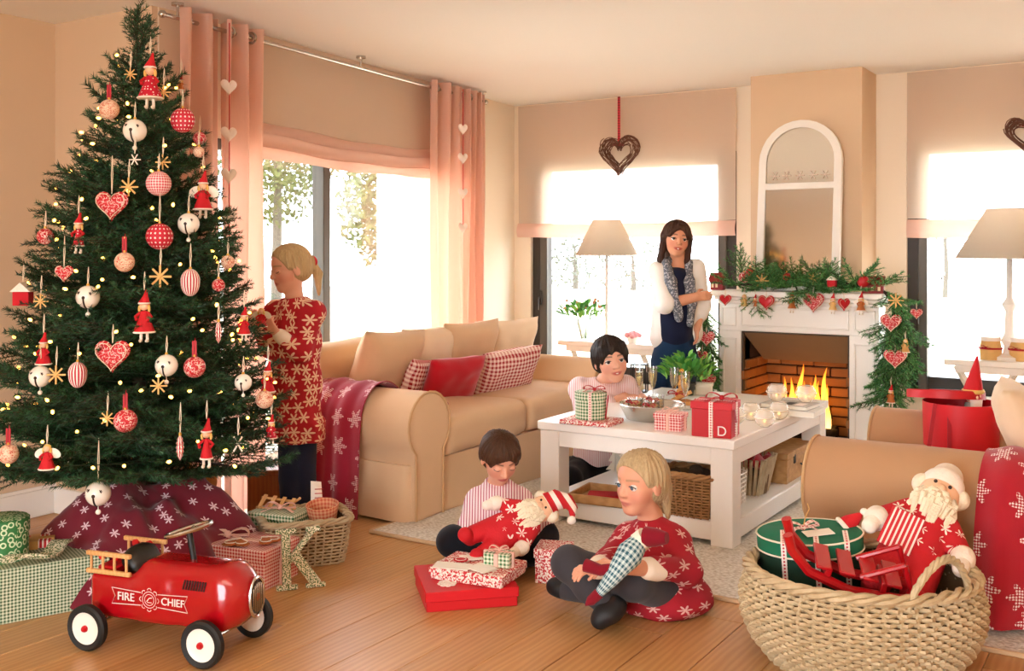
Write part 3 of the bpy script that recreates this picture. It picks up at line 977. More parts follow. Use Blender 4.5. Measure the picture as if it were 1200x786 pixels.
prof = [(AY0 + .70, .50), (AY0 + .46, .50), (yc + r + .01, .50)] + [(yc + r * math.cos(a), zc + r * math.sin(a)) for a in [PI * .12 + PI * .82 * i / 10 for i in range(11)]] + [(AY0 - .05, .36), (AY0 - .06, .2), (AY0 - .07, .04)]
throw('throw_blanket', 'red throw with white hearts hanging over the armchair arm at the frame edge', -.62, -.02, prof, 'throw_red', 5.0, .045)

# ---------------------------------------------------------------- rug
rug = thing('rug', 'cream looped wool rug with a tan taped edge under the coffee table', 'rug', (0, 0, 0))
RX0, RX1, RY0, RY1 = -3.36, -.35, 3.93, 6.55
q = MB(); q.span((RX0 + .012, RY0 + .012, 0), (RX1 - .012, RY1 - .012, .016), .004); q.build('pile', 'rug_wool', rug)
for lo, hi in (((RX0, RY0, 0), (RX1, RY0 + .014, .018)), ((RX0, RY1 - .014, 0), (RX1, RY1, .018)), ((RX0, RY0, 0), (RX0 + .014, RY1, .018)), ((RX1 - .014, RY0, 0), (RX1, RY1, .018))):
    q = MB(); q.span(lo, hi, .004); q.build('edge_tape', 'rug_tape', rug)
RUGZ = .016

# ---------------------------------------------------------------- coffee table
TX0, TX1, TY0, TY1, TZ = -2.775, -1.715, 4.57, 6.10, .52
table = thing('coffee_table', 'large white wooden coffee table with a lower shelf on the rug', 'table', (0, 0, 0))
q = MB(); q.span((TX0, TY0, TZ - .045), (TX1, TY1, TZ), .005); top = q.build('tabletop', 'white_lacquer', table)
for lo, hi in (((TX0 + .02, TY0 + .018, TZ - .125), (TX1 - .02, TY0 + .043, TZ - .045)), ((TX0 + .02, TY1 - .043, TZ - .125), (TX1 - .02, TY1 - .018, TZ - .045)),
               ((TX0 + .018, TY0 + .02, TZ - .125), (TX0 + .043, TY1 - .02, TZ - .045)), ((TX1 - .043, TY0 + .02, TZ - .125), (TX1 - .018, TY1 - .02, TZ - .045))):
    q = MB(); q.span(lo, hi, .003); q.build('apron', 'white_lacquer', table)
for lx in (TX0 + .012, TX1 - .122):
    for ly in (TY0 + .012, TY1 - .122):
        q = MB(); q.span((lx, ly, RUGZ), (lx + .11, ly + .11, TZ - .045), .004); q.build('leg', 'white_lacquer', table)
q = MB(); q.span((TX0 + .03, TY0 + .03, .105), (TX1 - .03, TY1 - .03, .13), .002); q.build('shelf', 'white_lacquer', table)
for lo, hi in (((TX0 + .03, TY0 + .022, .04), (TX1 - .03, TY0 + .05, .128)), ((TX0 + .03, TY1 - .05, .04), (TX1 - .03, TY1 - .022, .128)),
               ((TX0 + .022, TY0 + .03, .04), (TX0 + .05, TY1 - .03, .128)), ((TX1 - .05, TY0 + .03, .04), (TX1 - .022, TY1 - .03, .128))):
    q = MB(); q.span(lo, hi, .003); q.build('shelf_rail', 'white_lacquer', table)
SHZ = .13

# ---------------------------------------------------------------- fireplace
mat('firebox_metal', '#4F4338', .6); mat('hood_brown', '#8A6A4C', .7, var=.08); mat('mortar', '#3A2415', .95)
mat('fire_brick', '#A26B3C', .85, var=.15, vs=14, bump=.3, bs=90, objvar=.15); mat('charred_log', '#2A1B12', .9, bump=.6, bs=40)
fp = thing('fireplace', 'white panelled fireplace surround with a mantel shelf and brick firebox', 'fireplace', (0, 0, 0))
MX0, MX1, MY0, MZ = -2.69, -1.565, 6.72, 1.12
def fpbox(nm, lo, hi, m='white_trim', bev=.004, par=None):
    q = MB(); q.span(lo, hi, bev); return q.build(nm, m, par or fp)
FY = 6.80
fpbox('mantel_shelf', (MX0 - .01, MY0, MZ - .04), (MX1 + .01, 6.98, MZ), bev=.006)
fpbox('cornice', (MX0 + .012, MY0 + .025, MZ - .065), (MX1 - .012, 6.98, MZ - .04), bev=.006)
fpbox('cornice', (MX0 + .03, MY0 + .05, MZ - .09), (MX1 - .03, 6.98, MZ - .065), bev=.006)
OL, OR, OT = -2.505, -1.78, .845
fr = fpbox('frieze', (MX0 + .03, FY, OT), (MX1 - .03, 6.98, MZ - .09))
lg = fpbox('pilaster', (MX0 + .03, FY, 0), (OL, 6.98, OT)); rg = fpbox('pilaster', (OR, FY, 0), (MX1 - .03, 6.98, OT))
def panel(par, x0, x1, z0, z1):
    for lo, hi in (((x0, FY - .008, z0), (x1, FY, z0 + .012)), ((x0, FY - .008, z1 - .012), (x1, FY, z1)), ((x0, FY - .008, z0), (x0 + .012, FY, z1)), ((x1 - .012, FY - .008, z0), (x1, FY, z1))):
        fpbox('moulding', lo, hi, bev=.003, par=par)
panel(lg, MX0 + .055, OL - .03, .14, OT - .05); panel(rg, OR + .03, MX1 - .055, .14, OT - .05)
panel(fr, MX0 + .05, OL - .03, OT + .03, MZ - .11); panel(fr, OR + .03, MX1 - .05, OT + .03, MZ - .11); panel(fr, OL + .0, OR - .0, OT + .03, MZ - .11)
# firebox
fpbox('lintel_frame', (OL, FY + .01, OT - .012), (OR, FY + .05, OT), 'firebox_metal'); 
fpbox('side_frame', (OL, FY + .01, 0), (OL + .012, FY + .05, OT), 'firebox_metal'); fpbox('side_frame', (OR - .012, FY + .01, 0), (OR, FY + .05, OT), 'firebox_metal')
q = MB(); q.add([(OL, FY + .02, OT), (OR, FY + .02, OT), (OR - .07, 7.06, OT - .21), (OL + .07, 7.06, OT - .21), (OL, FY + .05, OT + .03), (OR, FY + .05, OT + .03), (OR - .07, 7.09, OT - .19), (OL + .07, 7.09, OT - .19)],
    [(0, 1, 2, 3), (7, 6, 5, 4), (3, 2, 6, 7), (0, 4, 5, 1), (0, 3, 7, 4), (1, 5, 6, 2)]); q.build('smoke_hood', 'hood_brown', fp, smooth=False)
q = MB(); q.span((OL - .02, 7.32, .1), (OR + .02, 7.36, .9)); q.span((OL - .03, FY + .03, 0), (OL, 7.34, .9)); q.span((OR, FY + .03, 0), (OR + .03, 7.34, .9)); q.build('lining', 'mortar', fp)
fpbox('hearth', (OL - .01, 6.70, 0), (OR + .01, 7.33, .10), 'firebox_metal', .006)
bm = MB(); bm.box((0, 0, 0), (.225, .03, .058), bev=.004); brick_me = bm.mesh('brick', 'fire_brick')
bm = MB(); bm.box((0, 0, 0), (.11, .03, .058), bev=.004); half_me = bm.mesh('brick', 'fire_brick')
bm = MB(); bm.box((0, 0, 0), (.03, .225, .058), bev=.004); side_me = bm.mesh('brick', 'fire_brick')
for k in range(8):
    z = .135 + k * .068
    xx = OL + .115 - (.1175 if k % 2 else 0)
    while xx < OR:
        if OL + .05 < xx < OR - .05 or abs(xx - OL) < .06: link('brick', brick_me if OL + .11 < xx < OR - .11 else half_me, fp, (min(max(xx, OL + .056), OR - .056) if not (OL + .11 < xx < OR - .11) else xx, 7.307, z))
        xx += .235
    for sx, xs in ((OL + .008, 1), (OR - .008, -1)):
        for yy in ((6.96, 7.19) if k % 2 else (6.92, 7.15)):
            link('brick', side_me, fp, (sx, yy, z))
def logm(p, q_, r_):
    q = MB(); pts = [Vector(p).lerp(Vector(q_), t / 6) + Vector((noise.noise(Vector((t, r_ * 50, 1))), noise.noise(Vector((t, 2, r_ * 90))), 0)) * .012 for t in range(7)]
    q.tube(pts, [r_ * (1 + .1 * math.sin(t * 2)) for t in range(7)], 10)
    return tag(q.build('firewood_log', 'charred_log'), None, 'log', 'burning logs')
for i, (p, q_, r_, lb) in enumerate((((-2.37, 7.0, .145), (-1.93, 7.08, .145), .045, 'charred log lying across the front of the firebox'), ((-2.33, 7.22, .145), (-1.96, 7.18, .15), .045, 'charred log lying along the back of the firebox'), ((-2.28, 6.98, .225), (-2.02, 7.24, .24), .038, 'charred log resting crosswise on the other two logs'))):
    o = logm(p, q_, r_); o['label'] = lb
def flame_mat():
    m = bpy.data.materials.new('flame'); _M['flame'] = m
    t = NT(m); t.n.remove(t.b)
    x, y, z = t.xyz(t.coord('Generated'))
    r = t.new('ShaderNodeValToRGB'); t.l.new(z, r.inputs[0])
    e = r.color_ramp.elements; e[0].position = 0; e[0].color = (1, .62, .18, 1); e[1].position = 1; e[1].color = (1, .2, .01, 1)
    k = r.color_ramp.elements.new(.4); k.color = (1, .45, .05, 1)
    em = t.new('ShaderNodeEmission'); t.l.new(r.outputs[0], em.inputs[0]); em.inputs[1].default_value = 3.0
    tp = t.new('ShaderNodeBsdfTransparent'); mx = t.new('ShaderNodeMixShader')
    lw = t.new('ShaderNodeLayerWeight'); lw.inputs[0].default_value = .45
    t.l.new(t.math('MAXIMUM', t.math('MULTIPLY', lw.outputs['Facing'], .9), t.math('MULTIPLY', t.math('POWER', z, 2.0), .75)), mx.inputs[0])
    t.l.new(em.outputs[0], mx.inputs[1]); t.l.new(tp.outputs[0], mx.inputs[2]); t.l.new(mx.outputs[0], t.out.inputs[0])
flame_mat()
fire = thing('fire', 'orange flames burning on the logs in the fireplace', 'fire', (-2.15, 7.08, .17))
rr = random.Random(4)
for cx, hh, n_ in ((-.09, .46, 8), (.07, .50, 9), (.13, .32, 5), (-.15, .26, 4), (.0, .25, 4)):
    for k in range(n_):
        q = MB(); h_ = hh * (.5 + .5 * rr.random()); x0 = cx + rr.uniform(-.05, .05); y0 = rr.uniform(-.06, .06); sw = rr.uniform(-.04, .04); ph = rr.random() * 6
        pts = [(x0 + sw * (t / 9) ** 1.5 + .014 * math.sin(ph + t * .8) * t / 9, y0, h_ * t / 9) for t in range(10)]
        q.tube(pts, [.030 * (math.sin(PI * min(1, .22 + .78 * t / 9)) ** .8) * (1 - .5 * t / 9) + .0008 for t in range(10)], 8)
        q.build('flame', 'flame', fire)

# leaning arched mirror
mat('mirror_glass', '#E8E4DC', .06, metal=1.0); mat('chalk_white', '#F0EBE2', .6)
mir = thing('mirror', 'tall white arched mirror leaning on the chimney breast above the mantel', 'mirror', (-2.135, 6.845, MZ + .004), rot=(-.095, 0, 0))
mw, mh = .56, 1.15
def arch(w_, h_, z0=0.0, n=16):
    r_ = w_ / 2
    return [(-r_, z0)] + [(r_ * math.cos(PI - PI * i / n), h_ - r_ + r_ * math.sin(PI - PI * i / n)) for i in range(n + 1)] + [(r_, z0)]
q = MB(); o1 = arch(mw, mh, 0); o2 = arch(mw - .10, mh - .05, .05)
n_ = len(o1)
vs = [(x, -.02, z) for x, z in o1] + [(x, -.02, z) for x, z in o2] + [(x, .02, z) for x, z in o1] + [(x, .02, z) for x, z in o2]
fs = []
for i in range(n_):
    j = (i + 1) % n_
    fs += [(i, n_ + i, n_ + j, j)[::-1], (2 * n_ + i, 2 * n_ + j, 3 * n_ + j, 3 * n_ + i)[::-1], (i, j, 2 * n_ + j, 2 * n_ + i)[::-1], (n_ + i, 3 * n_ + i, 3 * n_ + j, n_ + j)[::-1]]
q.add(vs, fs); q.build('frame', 'chalk_white', mir, angle=30)
q = MB(); q.prism(arch(mw - .09, mh - .045, .045), .012); q.build('glass', 'mirror_glass', mir, angle=30)
q = MB(); q.span((-mw / 2 + .04, -.018, .68), (mw / 2 - .04, .012, .725), .004); q.build('crossbar', 'chalk_white', mir)
for i, x_ in enumerate((-.17, -.09, 0, .09, .17)):
    q = MB()
    for k in range(6):
        a = k * PI / 3; q.tube([(x_, -.014, .775), (x_ + .025 * math.cos(a), -.014, .775 + .025 * math.sin(a))], .0022, 5)
        q.ball((x_ + .027 * math.cos(a), -.014, .775 + .027 * math.sin(a)), .004, 6)
    q.build('snowflake', 'felt_white', mir)
# ---------------------------------------------------------------- Christmas tree
mat('needle_dark', '#1C3A22', .6, var=.35, vs=14, objvar=.3); mat('needle_mid', '#2C5A34', .55, var=.3, vs=14, objvar=.25); mat('bark', '#3A2A1C', .9)
mat('wire_green', '#12240F', .6); mat('warm_bulb', '#FFE3A0', .3, emit='#FFB84D', es=7.0)
TREE = WD(163, 600, 4.45); TREE.z = 0
TTOP = 2.37; TBOT = .52
def tree_r(z):
    return .635 * max(0.0, (TTOP - z) / (TTOP - .55)) ** .74
def needle_branch(name, L, seed, mats, lift=.25, dens=1.0, nl=.033):
    rr = random.Random(seed); q = MB(); tri = []; V = []; mi = []
    def needles(p, d, ln, per):
        n = int(ln / per)
        side = d.orthogonal().normalized(); up = d.cross(side)
        for i in range(n):
            t = i / max(1, n); o = p + d * (ln * t)
            for k in range(2):
                a = rr.random() * 2 * PI
                dirn = (d * .75 + (side * math.cos(a) + up * math.sin(a)) * .8).normalized()
                l_ = nl * (.7 + .5 * rr.random()) * (1 - .35 * t)
                w_ = dirn.cross(Vector((rr.random() - .5, rr.random() - .5, rr.random() - .5))).normalized() * .0021
                b = len(V); V.extend([o - w_, o + w_, o + dirn * l_]); tri.append((b, b + 1, b + 2)); mi.append(0 if rr.random() < .55 else 1)
    N = max(4, int(L / .036))
    pts = []
    for i in range(N + 1):
        t = i / N; pts.append(Vector((L * t, .015 * math.sin(seed + t * 3), lift * L * t * t * .9 - .1 * L * t)))
    for i in range(N):
        d = (pts[i + 1] - pts[i]); needles(pts[i], d.normalized(), d.length, .0042 / dens)
        t = i / N
        if i > 0:
            for sg in (-1, 1):
                ln = (.05 + .17 * math.sin(PI * (.25 + .7 * t)) ** 1.2) * min(1, L / .4) * (.75 + .5 * rr.random())
                ang = sg * (.75 + .3 * rr.random())
                dd = Vector((math.cos(ang), math.sin(ang), .25 * (rr.random() - .35))).normalized()
                needles(pts[i], dd, ln, .0045 / dens)
                q.tube([pts[i], pts[i] + dd * ln], [.0025, .0012], 3, cap=False)
    needles(pts[-1], (pts[-1] - pts[-2]).normalized(), .03, .003)
    q.tube(pts, [.005 * (1 - .7 * i / N) for i in range(N + 1)], 4, cap=False)
    ns = len(q.f)
    q.m = [2] * ns
    q.mi = 0; b = len(q.v); q.v.extend(tuple(v) for v in V)
    q.f.extend(tuple(b + k for k in f) for f in tri); q.u.extend([None] * len(tri)); q.m.extend(mi)
    return q.mesh(name, mats, smooth=False)
tree = thing('christmas_tree', 'tall dark green Christmas tree standing in the left corner', 'tree', TREE)
q = MB(); q.tube([(0, 0, .03), (0, 0, TTOP - .1)], [.035, .012], 10); q.build('trunk', 'bark', tree)
for k in range(3):
    a = k * 2 * PI / 3 + .5; q = MB(); q.tube([(0, 0, .22), (.12 * math.cos(a), .12 * math.sin(a), .2), (.34 * math.cos(a), .34 * math.sin(a), .012)], .012, 8); q.build('stand_leg', 'black', tree)
NM = ['needle_dark', 'needle_mid', 'bark']
BL = {L: [needle_branch('branch', L, 10 * k + int(L * 100), NM, dens=.95) for k in range(2)] for L in (.16, .28, .42, .56, .68)}
rr = random.Random(11)
nb_ = 0; z = TBOT - .06; lev = 0
while z < TTOP - .12:
    R = tree_r(z + .02); n = max(5, int(5 + 12.5 * R / .66)); lev += 1
    for k in range(n):
        a = 2 * PI * (k + .5 * (lev % 2)) / n + rr.uniform(-.15, .15)
        L = R * rr.uniform(.88, 1.08)
        while L > .12:                     # branches on the wall side are bent short
            tip = WALL.inverted() @ (TREE + Vector((L * math.cos(a) * 1.06, L * math.sin(a) * 1.06, z)))
            if tip.y < -.24 and (tip.x < -.08 or tip.y < -.24) and not (TREE.y + 1.06 * L * math.sin(a) > 3.31 and TREE.x + 1.06 * L * math.cos(a) < -4.2): break
            if TREE.y + 1.06 * L * math.sin(a) < 3.31 and TREE.x + 1.06 * L * math.cos(a) > -5.0: break
            L -= .03
        key = min(BL, key=lambda x_: abs(x_ - L)); me = BL[key][rr.randrange(2)]
        o = link('branch', me, tree, (0, 0, z + rr.uniform(-.03, .03)))
        s_ = L / key; o.scale = (s_, s_ * rr.uniform(.9, 1.1), s_)
        o.rotation_euler = (rr.uniform(-.25, .25), -(.05 + .55 * (z / TTOP) ** 2) + rr.uniform(-.1, .1), a); nb_ += 1
    z += .075 + .035 * (1 - z / TTOP)
for k in range(5):
    o = link('branch', BL[.16][k % 2], tree, (0, 0, TTOP - .17 + .02 * k)); o.rotation_euler = (0, -1.15 - .08 * k, k * 1.26)
o = link('branch', BL[.16][0], tree, (0, 0, TTOP - .12)); o.rotation_euler = (0, -1.5, 0)
# fairy lights
fl_ = thing('fairy_lights', 'string of warm fairy lights wound round the Christmas tree', 'string lights', TREE)
q = MB(); q.lathe([(.0, -.009), (.005, -.006), (.0065, 0), (.005, .006), (.0, .011)], 8); bulb_me = q.mesh('bulb', 'warm_bulb')
pts = []; nb_l = 190; zlast = 0
for i in range(nb_l):
    t = i / nb_l; z = TBOT + .02 + (TTOP - TBOT - .12) * (1 - (1 - t) ** .62)
    a = i * 2.399 * .37 + .9 * math.sin(i * .7)
    r_ = tree_r(z) * rr.uniform(.80, 1.0) + .01
    p = Vector((r_ * math.cos(a), r_ * math.sin(a), z + rr.uniform(-.03, .03)))
    link('bulb', bulb_me, fl_, p, (rr.random() * 3, rr.random() * 3, 0)); pts.append(p * 1.0 - Vector((p.x, p.y, 0)) * .06)
q = MB(); q.tube(pts, .0018, 4); q.build('cable', 'wire_green', fl_)
q = MB(); c0 = W(52, 598, .02) - TREE; q.tube([pts[0], c0 + Vector((.03, .0, .35)), c0 + Vector((0, 0, .2)), c0 + Vector((-.02, -.02, .05)), c0], .004, 6)
q.build('plug_lead', 'black', fl_)

# ---------------------------------------------------------------- ornaments
mat('ball_red', '#C01220', .35, var=.1); mat('bell_white', '#F4EBDC', .25, coat=.4); mat('ink', '#2B1A12', .6); mat('gold', '#D8A24A', .3, metal=.9)
mat('ribbon_red', '#B10E1E', .6); mat('string_cream', '#E9D9C0', .8); mat('doll_skin', '#EFC09A', .6); mat('doll_red', '#C4101C', .8, bump=.2, bs=120); mat('doll_white', '#F2E6D6', .9, bump=.3, bs=90)
mat('straw', '#DDB06A', .7, var=.15, vs=30); mat('felt_red', '#C01824', .9, bump=.15, bs=150); mat('ginger', '#B5642B', .8); mat('hair_doll', '#E2B866', .8)
pattern('orn_gingham', 'gingham', '#F4DED8', '#CF2540', .0115, rough=.7); pattern('orn_dots', 'dots', '#C4142E', '#F5E6DE', .019, .22, rough=.6)
pattern('orn_stripes', 'stripes', '#F3E6DA', '#BE2030', .0125, .5, rough=.7); pattern('orn_floral', 'scrawl', '#C5202C', '#F0D0C4', .014, .8, coord='Object', rough=.6)
pattern('orn_paper', 'scrawl', '#EBC7A8', '#C9503C', .012, .7, coord='Object', rough=.7); pattern('heart_print', 'scrawl', '#C2111F', '#F2C9C0', .016, .55, rough=.6)
pattern('felt_dots', 'dots', '#C4142E', '#F0DCD0', .012, .25, coord='Object', rough=.9, rnd=.3)
def on_tree(px, py, out=.0):
    d = 3.55
    best = (9, 4.45)
    while d < 4.6:
        p = WD(px, py, d); r_ = math.hypot(p.x - TREE.x, p.y - TREE.y); R = tree_r(p.z) * .97 + .02
        if r_ <= R: return WD(px, py, d - out), d
        if r_ - R < best[0]: best = (r_ - R, d)
        d += .01
    return WD(px, py, best[1]), best[1]
FACE = TH     # an ornament turned to local -y looks along the view axis
def orn(kind, label, px, py, size, build, group, out=.02, rz=0.0, cat='ornament', loop=.07, d=None, cord='string_cream'):
    p, dd = on_tree(px, py, out) if d is None else (WD(px, py, d), d)
    t = thing(kind, label, cat, p, FACE + rz, group)
    top = build(t, size * dd / F)
    if loop:
        q = MB(); q.tube([(0, 0, top), (.004, 0, top + loop * .5), (0, .006, top + loop), (-.004, .006, top + loop * .5), (0, 0, top)], .0016, 5); q.build('hanging_loop', cord, t)
    return t
def cap(t, z, r=.006):
    q = MB(tr(0, 0, z)); q.lathe([(r, -.004), (r, .006), (r * .5, .008), (0, .008)], 10); q.build('cap', 'gold', t)
def b_ball(m, ribbon=False, squash=1.0):
    def f(t, s):
        r = s / 2; q = MB(); q.ball((0, 0, 0), (r, r * squash, r), 20); q.build('globe', m, t); cap(t, r)
        if ribbon:
            for k in (-1, 1):
                q = MB(); q.box((k * .005, -.002, r + .03), (.008, .002, .06)); q.build('ribbon', 'ribbon_red', t)
        return r
    return f
def b_egg(t, s):
    r = s / 2; q = MB(); q.lathe([(r * math.sin(PI * i / 12) * (1 if i > 6 else .95), -r * 1.4 * math.cos(PI * i / 12)) for i in range(13)], 20); q.T = I4
    q.build('globe', 'orn_stripes', t); cap(t, r * 1.4); return r * 1.4
def b_bell(t, s):
    r = s / 2; q = MB(); q.ball((0, 0, 0), r, 24); q.build('shell', 'bell_white', t)
    q = MB(); q.lathe([(r * 1.03, -.003), (r * 1.03, .003)], 24); 
    q = MB(rotx(PI / 2)); 
    slot = MB(); pts = [(0, -r * math.cos(a) * 1.006, -r * math.sin(a) * 1.006) for a in [.05 + 1.2 * i / 8 for i in range(9)]]; slot.tube(pts, r * .075, 6); slot.build('slot', 'ink', t)
    b = MB(); b.ball((0, -r * 1.0, -r * .02), r * .15, 8); b.build('slot_hole', 'ink', t)
    st = MB()
    for (ax, az) in ((-.45, .38), (.5, .32)):
        for k in range(3):
            a = k * PI / 3; c = Vector((r * ax, -r * math.sqrt(max(0, 1 - ax * ax - az * az)) * 1.0, r * az)); e = Vector((math.cos(a), 0, math.sin(a))) * r * .15
            st.tube([c - e, c + e], r * .035, 4)
    st.build('printed_star', 'ink', t)
    b = MB(); b.tube([(0, 0, -r), (0, 0, -r * 1.35)], .0015, 4); b.ball((0, 0, -r * 1.5), r * .22, 10); b.build('clapper_bead', 'bell_white', t)
    cap(t, r); return r
def b_heart(m='heart_print'):
    def f(t, s):
        q = MB(); puffy(q, heart_outline(s), s * .3, 5); q.build('heart_body', m, t)
        q = MB(); q.tube([(x * .86, -s * .135, z * .86 - .0) for x, z in heart_outline(s, 26)], s * .012, 4, closed=True); q.build('stitching', 'string_cream', t)
        return s * .38
    return f
def b_doll(dress='doll_red', hat=True, wings=False, legs=True, hair=True, slim=1.0):
    def f(t, s):
        h = s
        q = MB(); q.lathe([(0, -.30 * h), (.20 * h * slim, -.30 * h), (.19 * h * slim, -.27 * h), (.085 * h * slim, .02 * h), (.06 * h * slim, .10 * h), (0, .12 * h)], 16); q.build('dress', dress, t)
        q = MB(); q.lathe([(.2 * h * slim, -.305 * h), (.212 * h * slim, -.29 * h), (.2 * h * slim, -.27 * h)], 16); q.build('hem', 'doll_white', t)
        q = MB(); q.ball((0, 0, .20 * h), .085 * h, 12); hd = q.build('head', 'doll_skin', t)
        if hair:
            q = MB(); q.ball((0, .02 * h, .215 * h), (.1 * h, .09 * h, .09 * h), 10)
            for sg in (-1, 1): q.ball((sg * .09 * h, 0, .15 * h), (.03 * h, .03 * h, .07 * h), 8)
            q.build('hair', 'hair_doll', hd)
        if hat:
            q = MB(tr(0, 0, .245 * h) @ roty(.18)); q.lathe([(.105 * h, 0), (.1 * h, .03 * h), (.045 * h, .15 * h), (.004, .27 * h)], 14); q.build('hat', 'doll_red', hd)
            q = MB(); q.lathe([(.1 * h, .235 * h), (.118 * h, .25 * h), (.105 * h, .27 * h)], 14); q.build('hat_band', 'doll_white', hd)
        for sg in (-1, 1):
            q = MB(); q.tube([(sg * .07 * h * slim, 0, .08 * h), (sg * .15 * h, -.05 * h, .0), (sg * .11 * h, -.1 * h, -.04 * h)], .03 * h, 7); q.ball((sg * .11 * h, -.11 * h, -.045 * h), .032 * h, 8); q.build('arm', dress if dress != 'felt_dots' else 'doll_red', t)
            if legs:
                q = MB(); q.tube([(sg * .055 * h, 0, -.29 * h), (sg * .06 * h, 0, -.43 * h)], .028 * h, 7); q.ball((sg * .06 * h, -.03 * h, -.45 * h), (.035 * h, .06 * h, .035 * h), 8); q.build('leg', 'doll_white', t)
            if wings:
                q = MB(tr(sg * .17 * h, .04 * h, .08 * h) @ roty(sg * .5)); puffy(q, [(x * .16 * h, z_ * .11 * h) for x, z_ in [(math.cos(a), math.sin(a)) for a in [2 * PI * i / 14 for i in range(14)]]], .02 * h); q.build('wing', 'doll_white', t)
        return (.5 if hat else .3) * h
    return f
def b_star(m='straw', n=8, w=.05):
    def f(t, s):
        for k in range(n // 2):
            a = PI * k / (n // 2); q = MB(roty(a)); q.box((0, -.002 * k, 0), (s, .003, s * w * 2), bev=.001); q.build('ray', m, t)
        return s * .5
    return f
def b_cone(t, s):
    q = MB(); prof = []
    for i in range(13):
        u = i / 12; prof.append((max(.001, s * .28 * math.sin(PI * u) ** .6 * (1 + .16 * math.cos(i * PI))), -s + 2 * s * u * 1.0 - 0))
    q.lathe(prof, 14); q.build('globe', 'orn_stripes', t); cap(t, s); return s
def b_house(t, s):
    q = MB(); q.box((0, 0, -s * .1), (s * .7, s * .5, s * .6), bev=.002); q.build('wall', 'felt_red', t)
    q = MB(tr(0, 0, s * .2)); q.prism([(-s * .45, 0), (s * .45, 0), (0, s * .4)], s * .6); q.build('roof', 'doll_white', t)
    return s * .6
GB, GE, GH, GD, GS, GL = 'red and patterned baubles on the tree', 'striped egg baubles on the tree', 'heart ornaments on the tree', 'doll ornaments on the tree', 'star ornaments on the tree', 'white jingle bells on the tree'
orn('doll_ornament', 'tall red elf doll in a dotted dress just below the tree top', 176, 96, 66, b_doll('felt_dots', slim=1.1), GD)
orn('bauble', 'peach paper bauble on a red ribbon high on the tree, left side', 128, 128, 23, b_ball('orn_paper', True), GB, cord='ribbon_red')
orn('jingle_bell', 'white jingle bell highest on the tree, under the dotted elf', 158, 153, 27, b_bell, GL)
orn('bauble', 'flat red bauble with white dots beside the curtain, high on the tree', 214, 141, 29, b_ball('orn_dots', squash=.6), GB)
orn('doll_ornament', 'small orange and red elf at the right edge near the tree top', 212, 99, 22, b_doll('ginger'), GD)
orn('star_ornament', 'straw star highest on the tree, left of the dotted elf', 153, 87, 15, b_star(), GS)
orn('star_ornament', 'straw star right of the dotted elf near the tree top', 192, 108, 17, b_star(), GS)
orn('star_ornament', 'straw star just above the red gingham bauble', 191, 190, 18, b_star(), GS)
orn('star_ornament', 'white twig snowflake below the highest jingle bell', 158, 187, 14, b_star('doll_white', 6), GS)
orn('bauble', 'small red floral bauble at the right tree edge beside the window', 234, 162, 15, b_ball('orn_floral'), GB)
orn('bauble', 'small peach bauble at the right tree edge under a red floral one', 233, 178, 13, b_ball('orn_paper'), GB)
orn('heart_ornament', 'large red printed heart high on the left of the tree', 131, 242, 39, b_heart(), GH, loop=.15)
orn('bauble', 'red and white gingham bauble in the upper middle of the tree', 186, 215, 29, b_ball('orn_gingham'), GB)
orn('bauble', 'round red bauble with white dots hanging under the gingham one', 187, 277, 31, b_ball('orn_dots'), GB, loop=.12)
orn('doll_ornament', 'red winged angel doll at the right tree edge above a white bell', 238, 229, 56, b_doll(wings=True), GD)
orn('jingle_bell', 'white jingle bell under the winged angel at the right tree edge', 221, 262, 25, b_bell, GL)
orn('doll_ornament', 'slim blond elf doll at the left tree edge, level with the dotted bauble', 92, 274, 48, b_doll('felt_dots', slim=.7), GD)
orn('bauble', 'red floral bauble at the far left edge of the upper tree', 53, 277, 19, b_ball('orn_floral'), GB)
orn('heart_ornament', 'small red heart at the left above a white jingle bell', 75, 321, 22, b_heart(), GH, loop=.12)
orn('jingle_bell', 'white jingle bell on the left half of the tree, below a small heart', 103, 348, 27, b_bell, GL)
orn('bauble', 'peach paper bauble on red ribbon in the middle of the tree', 146, 307, 23, b_ball('orn_paper', True), GB, cord='ribbon_red')
orn('egg_bauble', 'red striped egg bauble right of the tree middle, under a white bell', 223, 331, 23, b_egg, GE, loop=.1)
orn('doll_ornament', 'red dressed elf doll with a pointed hat in the middle of the tree', 169, 371, 62, b_doll(), GD)
orn('house_ornament', 'small red gingerbread house at the far left tree edge', 27, 347, 27, b_house, GB)
orn('bauble', 'peach paper bauble at the right tree edge behind the girl', 267, 307, 16, b_ball('orn_paper'), GB)
orn('bauble', 'red floral bauble on the right tree edge above the candy sticks', 256, 334, 15, b_ball('orn_floral'), GB)
orn('star_ornament', 'wide straw star between the middle peach bauble and the striped egg', 188, 324, 26, b_star(), GS)
orn('star_ornament', 'straw star behind the first large printed heart', 151, 219, 22, b_star(), GS)
orn('star_ornament', 'straw star at the far left beside the gingerbread house', 48, 353, 18, b_star(), GS)
orn('doll_ornament', 'red elf doll hanging next to the girl\'s hands', 286, 380, 40, b_doll(), GD)
orn('candy_stick_ornament', 'thin striped candy stick ornament left of the girl', 256, 389, 13, b_cone, GE)
orn('doll_ornament', 'bear in a red heart skirt at the left tree edge above a white bell', 51, 413, 46, b_doll('felt_red', legs=False), GD)
orn('jingle_bell', 'white jingle bell at the left tree edge under the bear', 47, 441, 25, b_bell, GL)
orn('egg_bauble', 'red striped egg bauble on the left between a bell and a heart', 91, 439, 22, b_egg, GE)
orn('heart_ornament', 'largest red printed heart, in the lower middle of the tree', 132, 418, 42, b_heart(), GH)
orn('jingle_bell', 'white jingle bell right of the largest heart', 195, 428, 26, b_bell, GL)
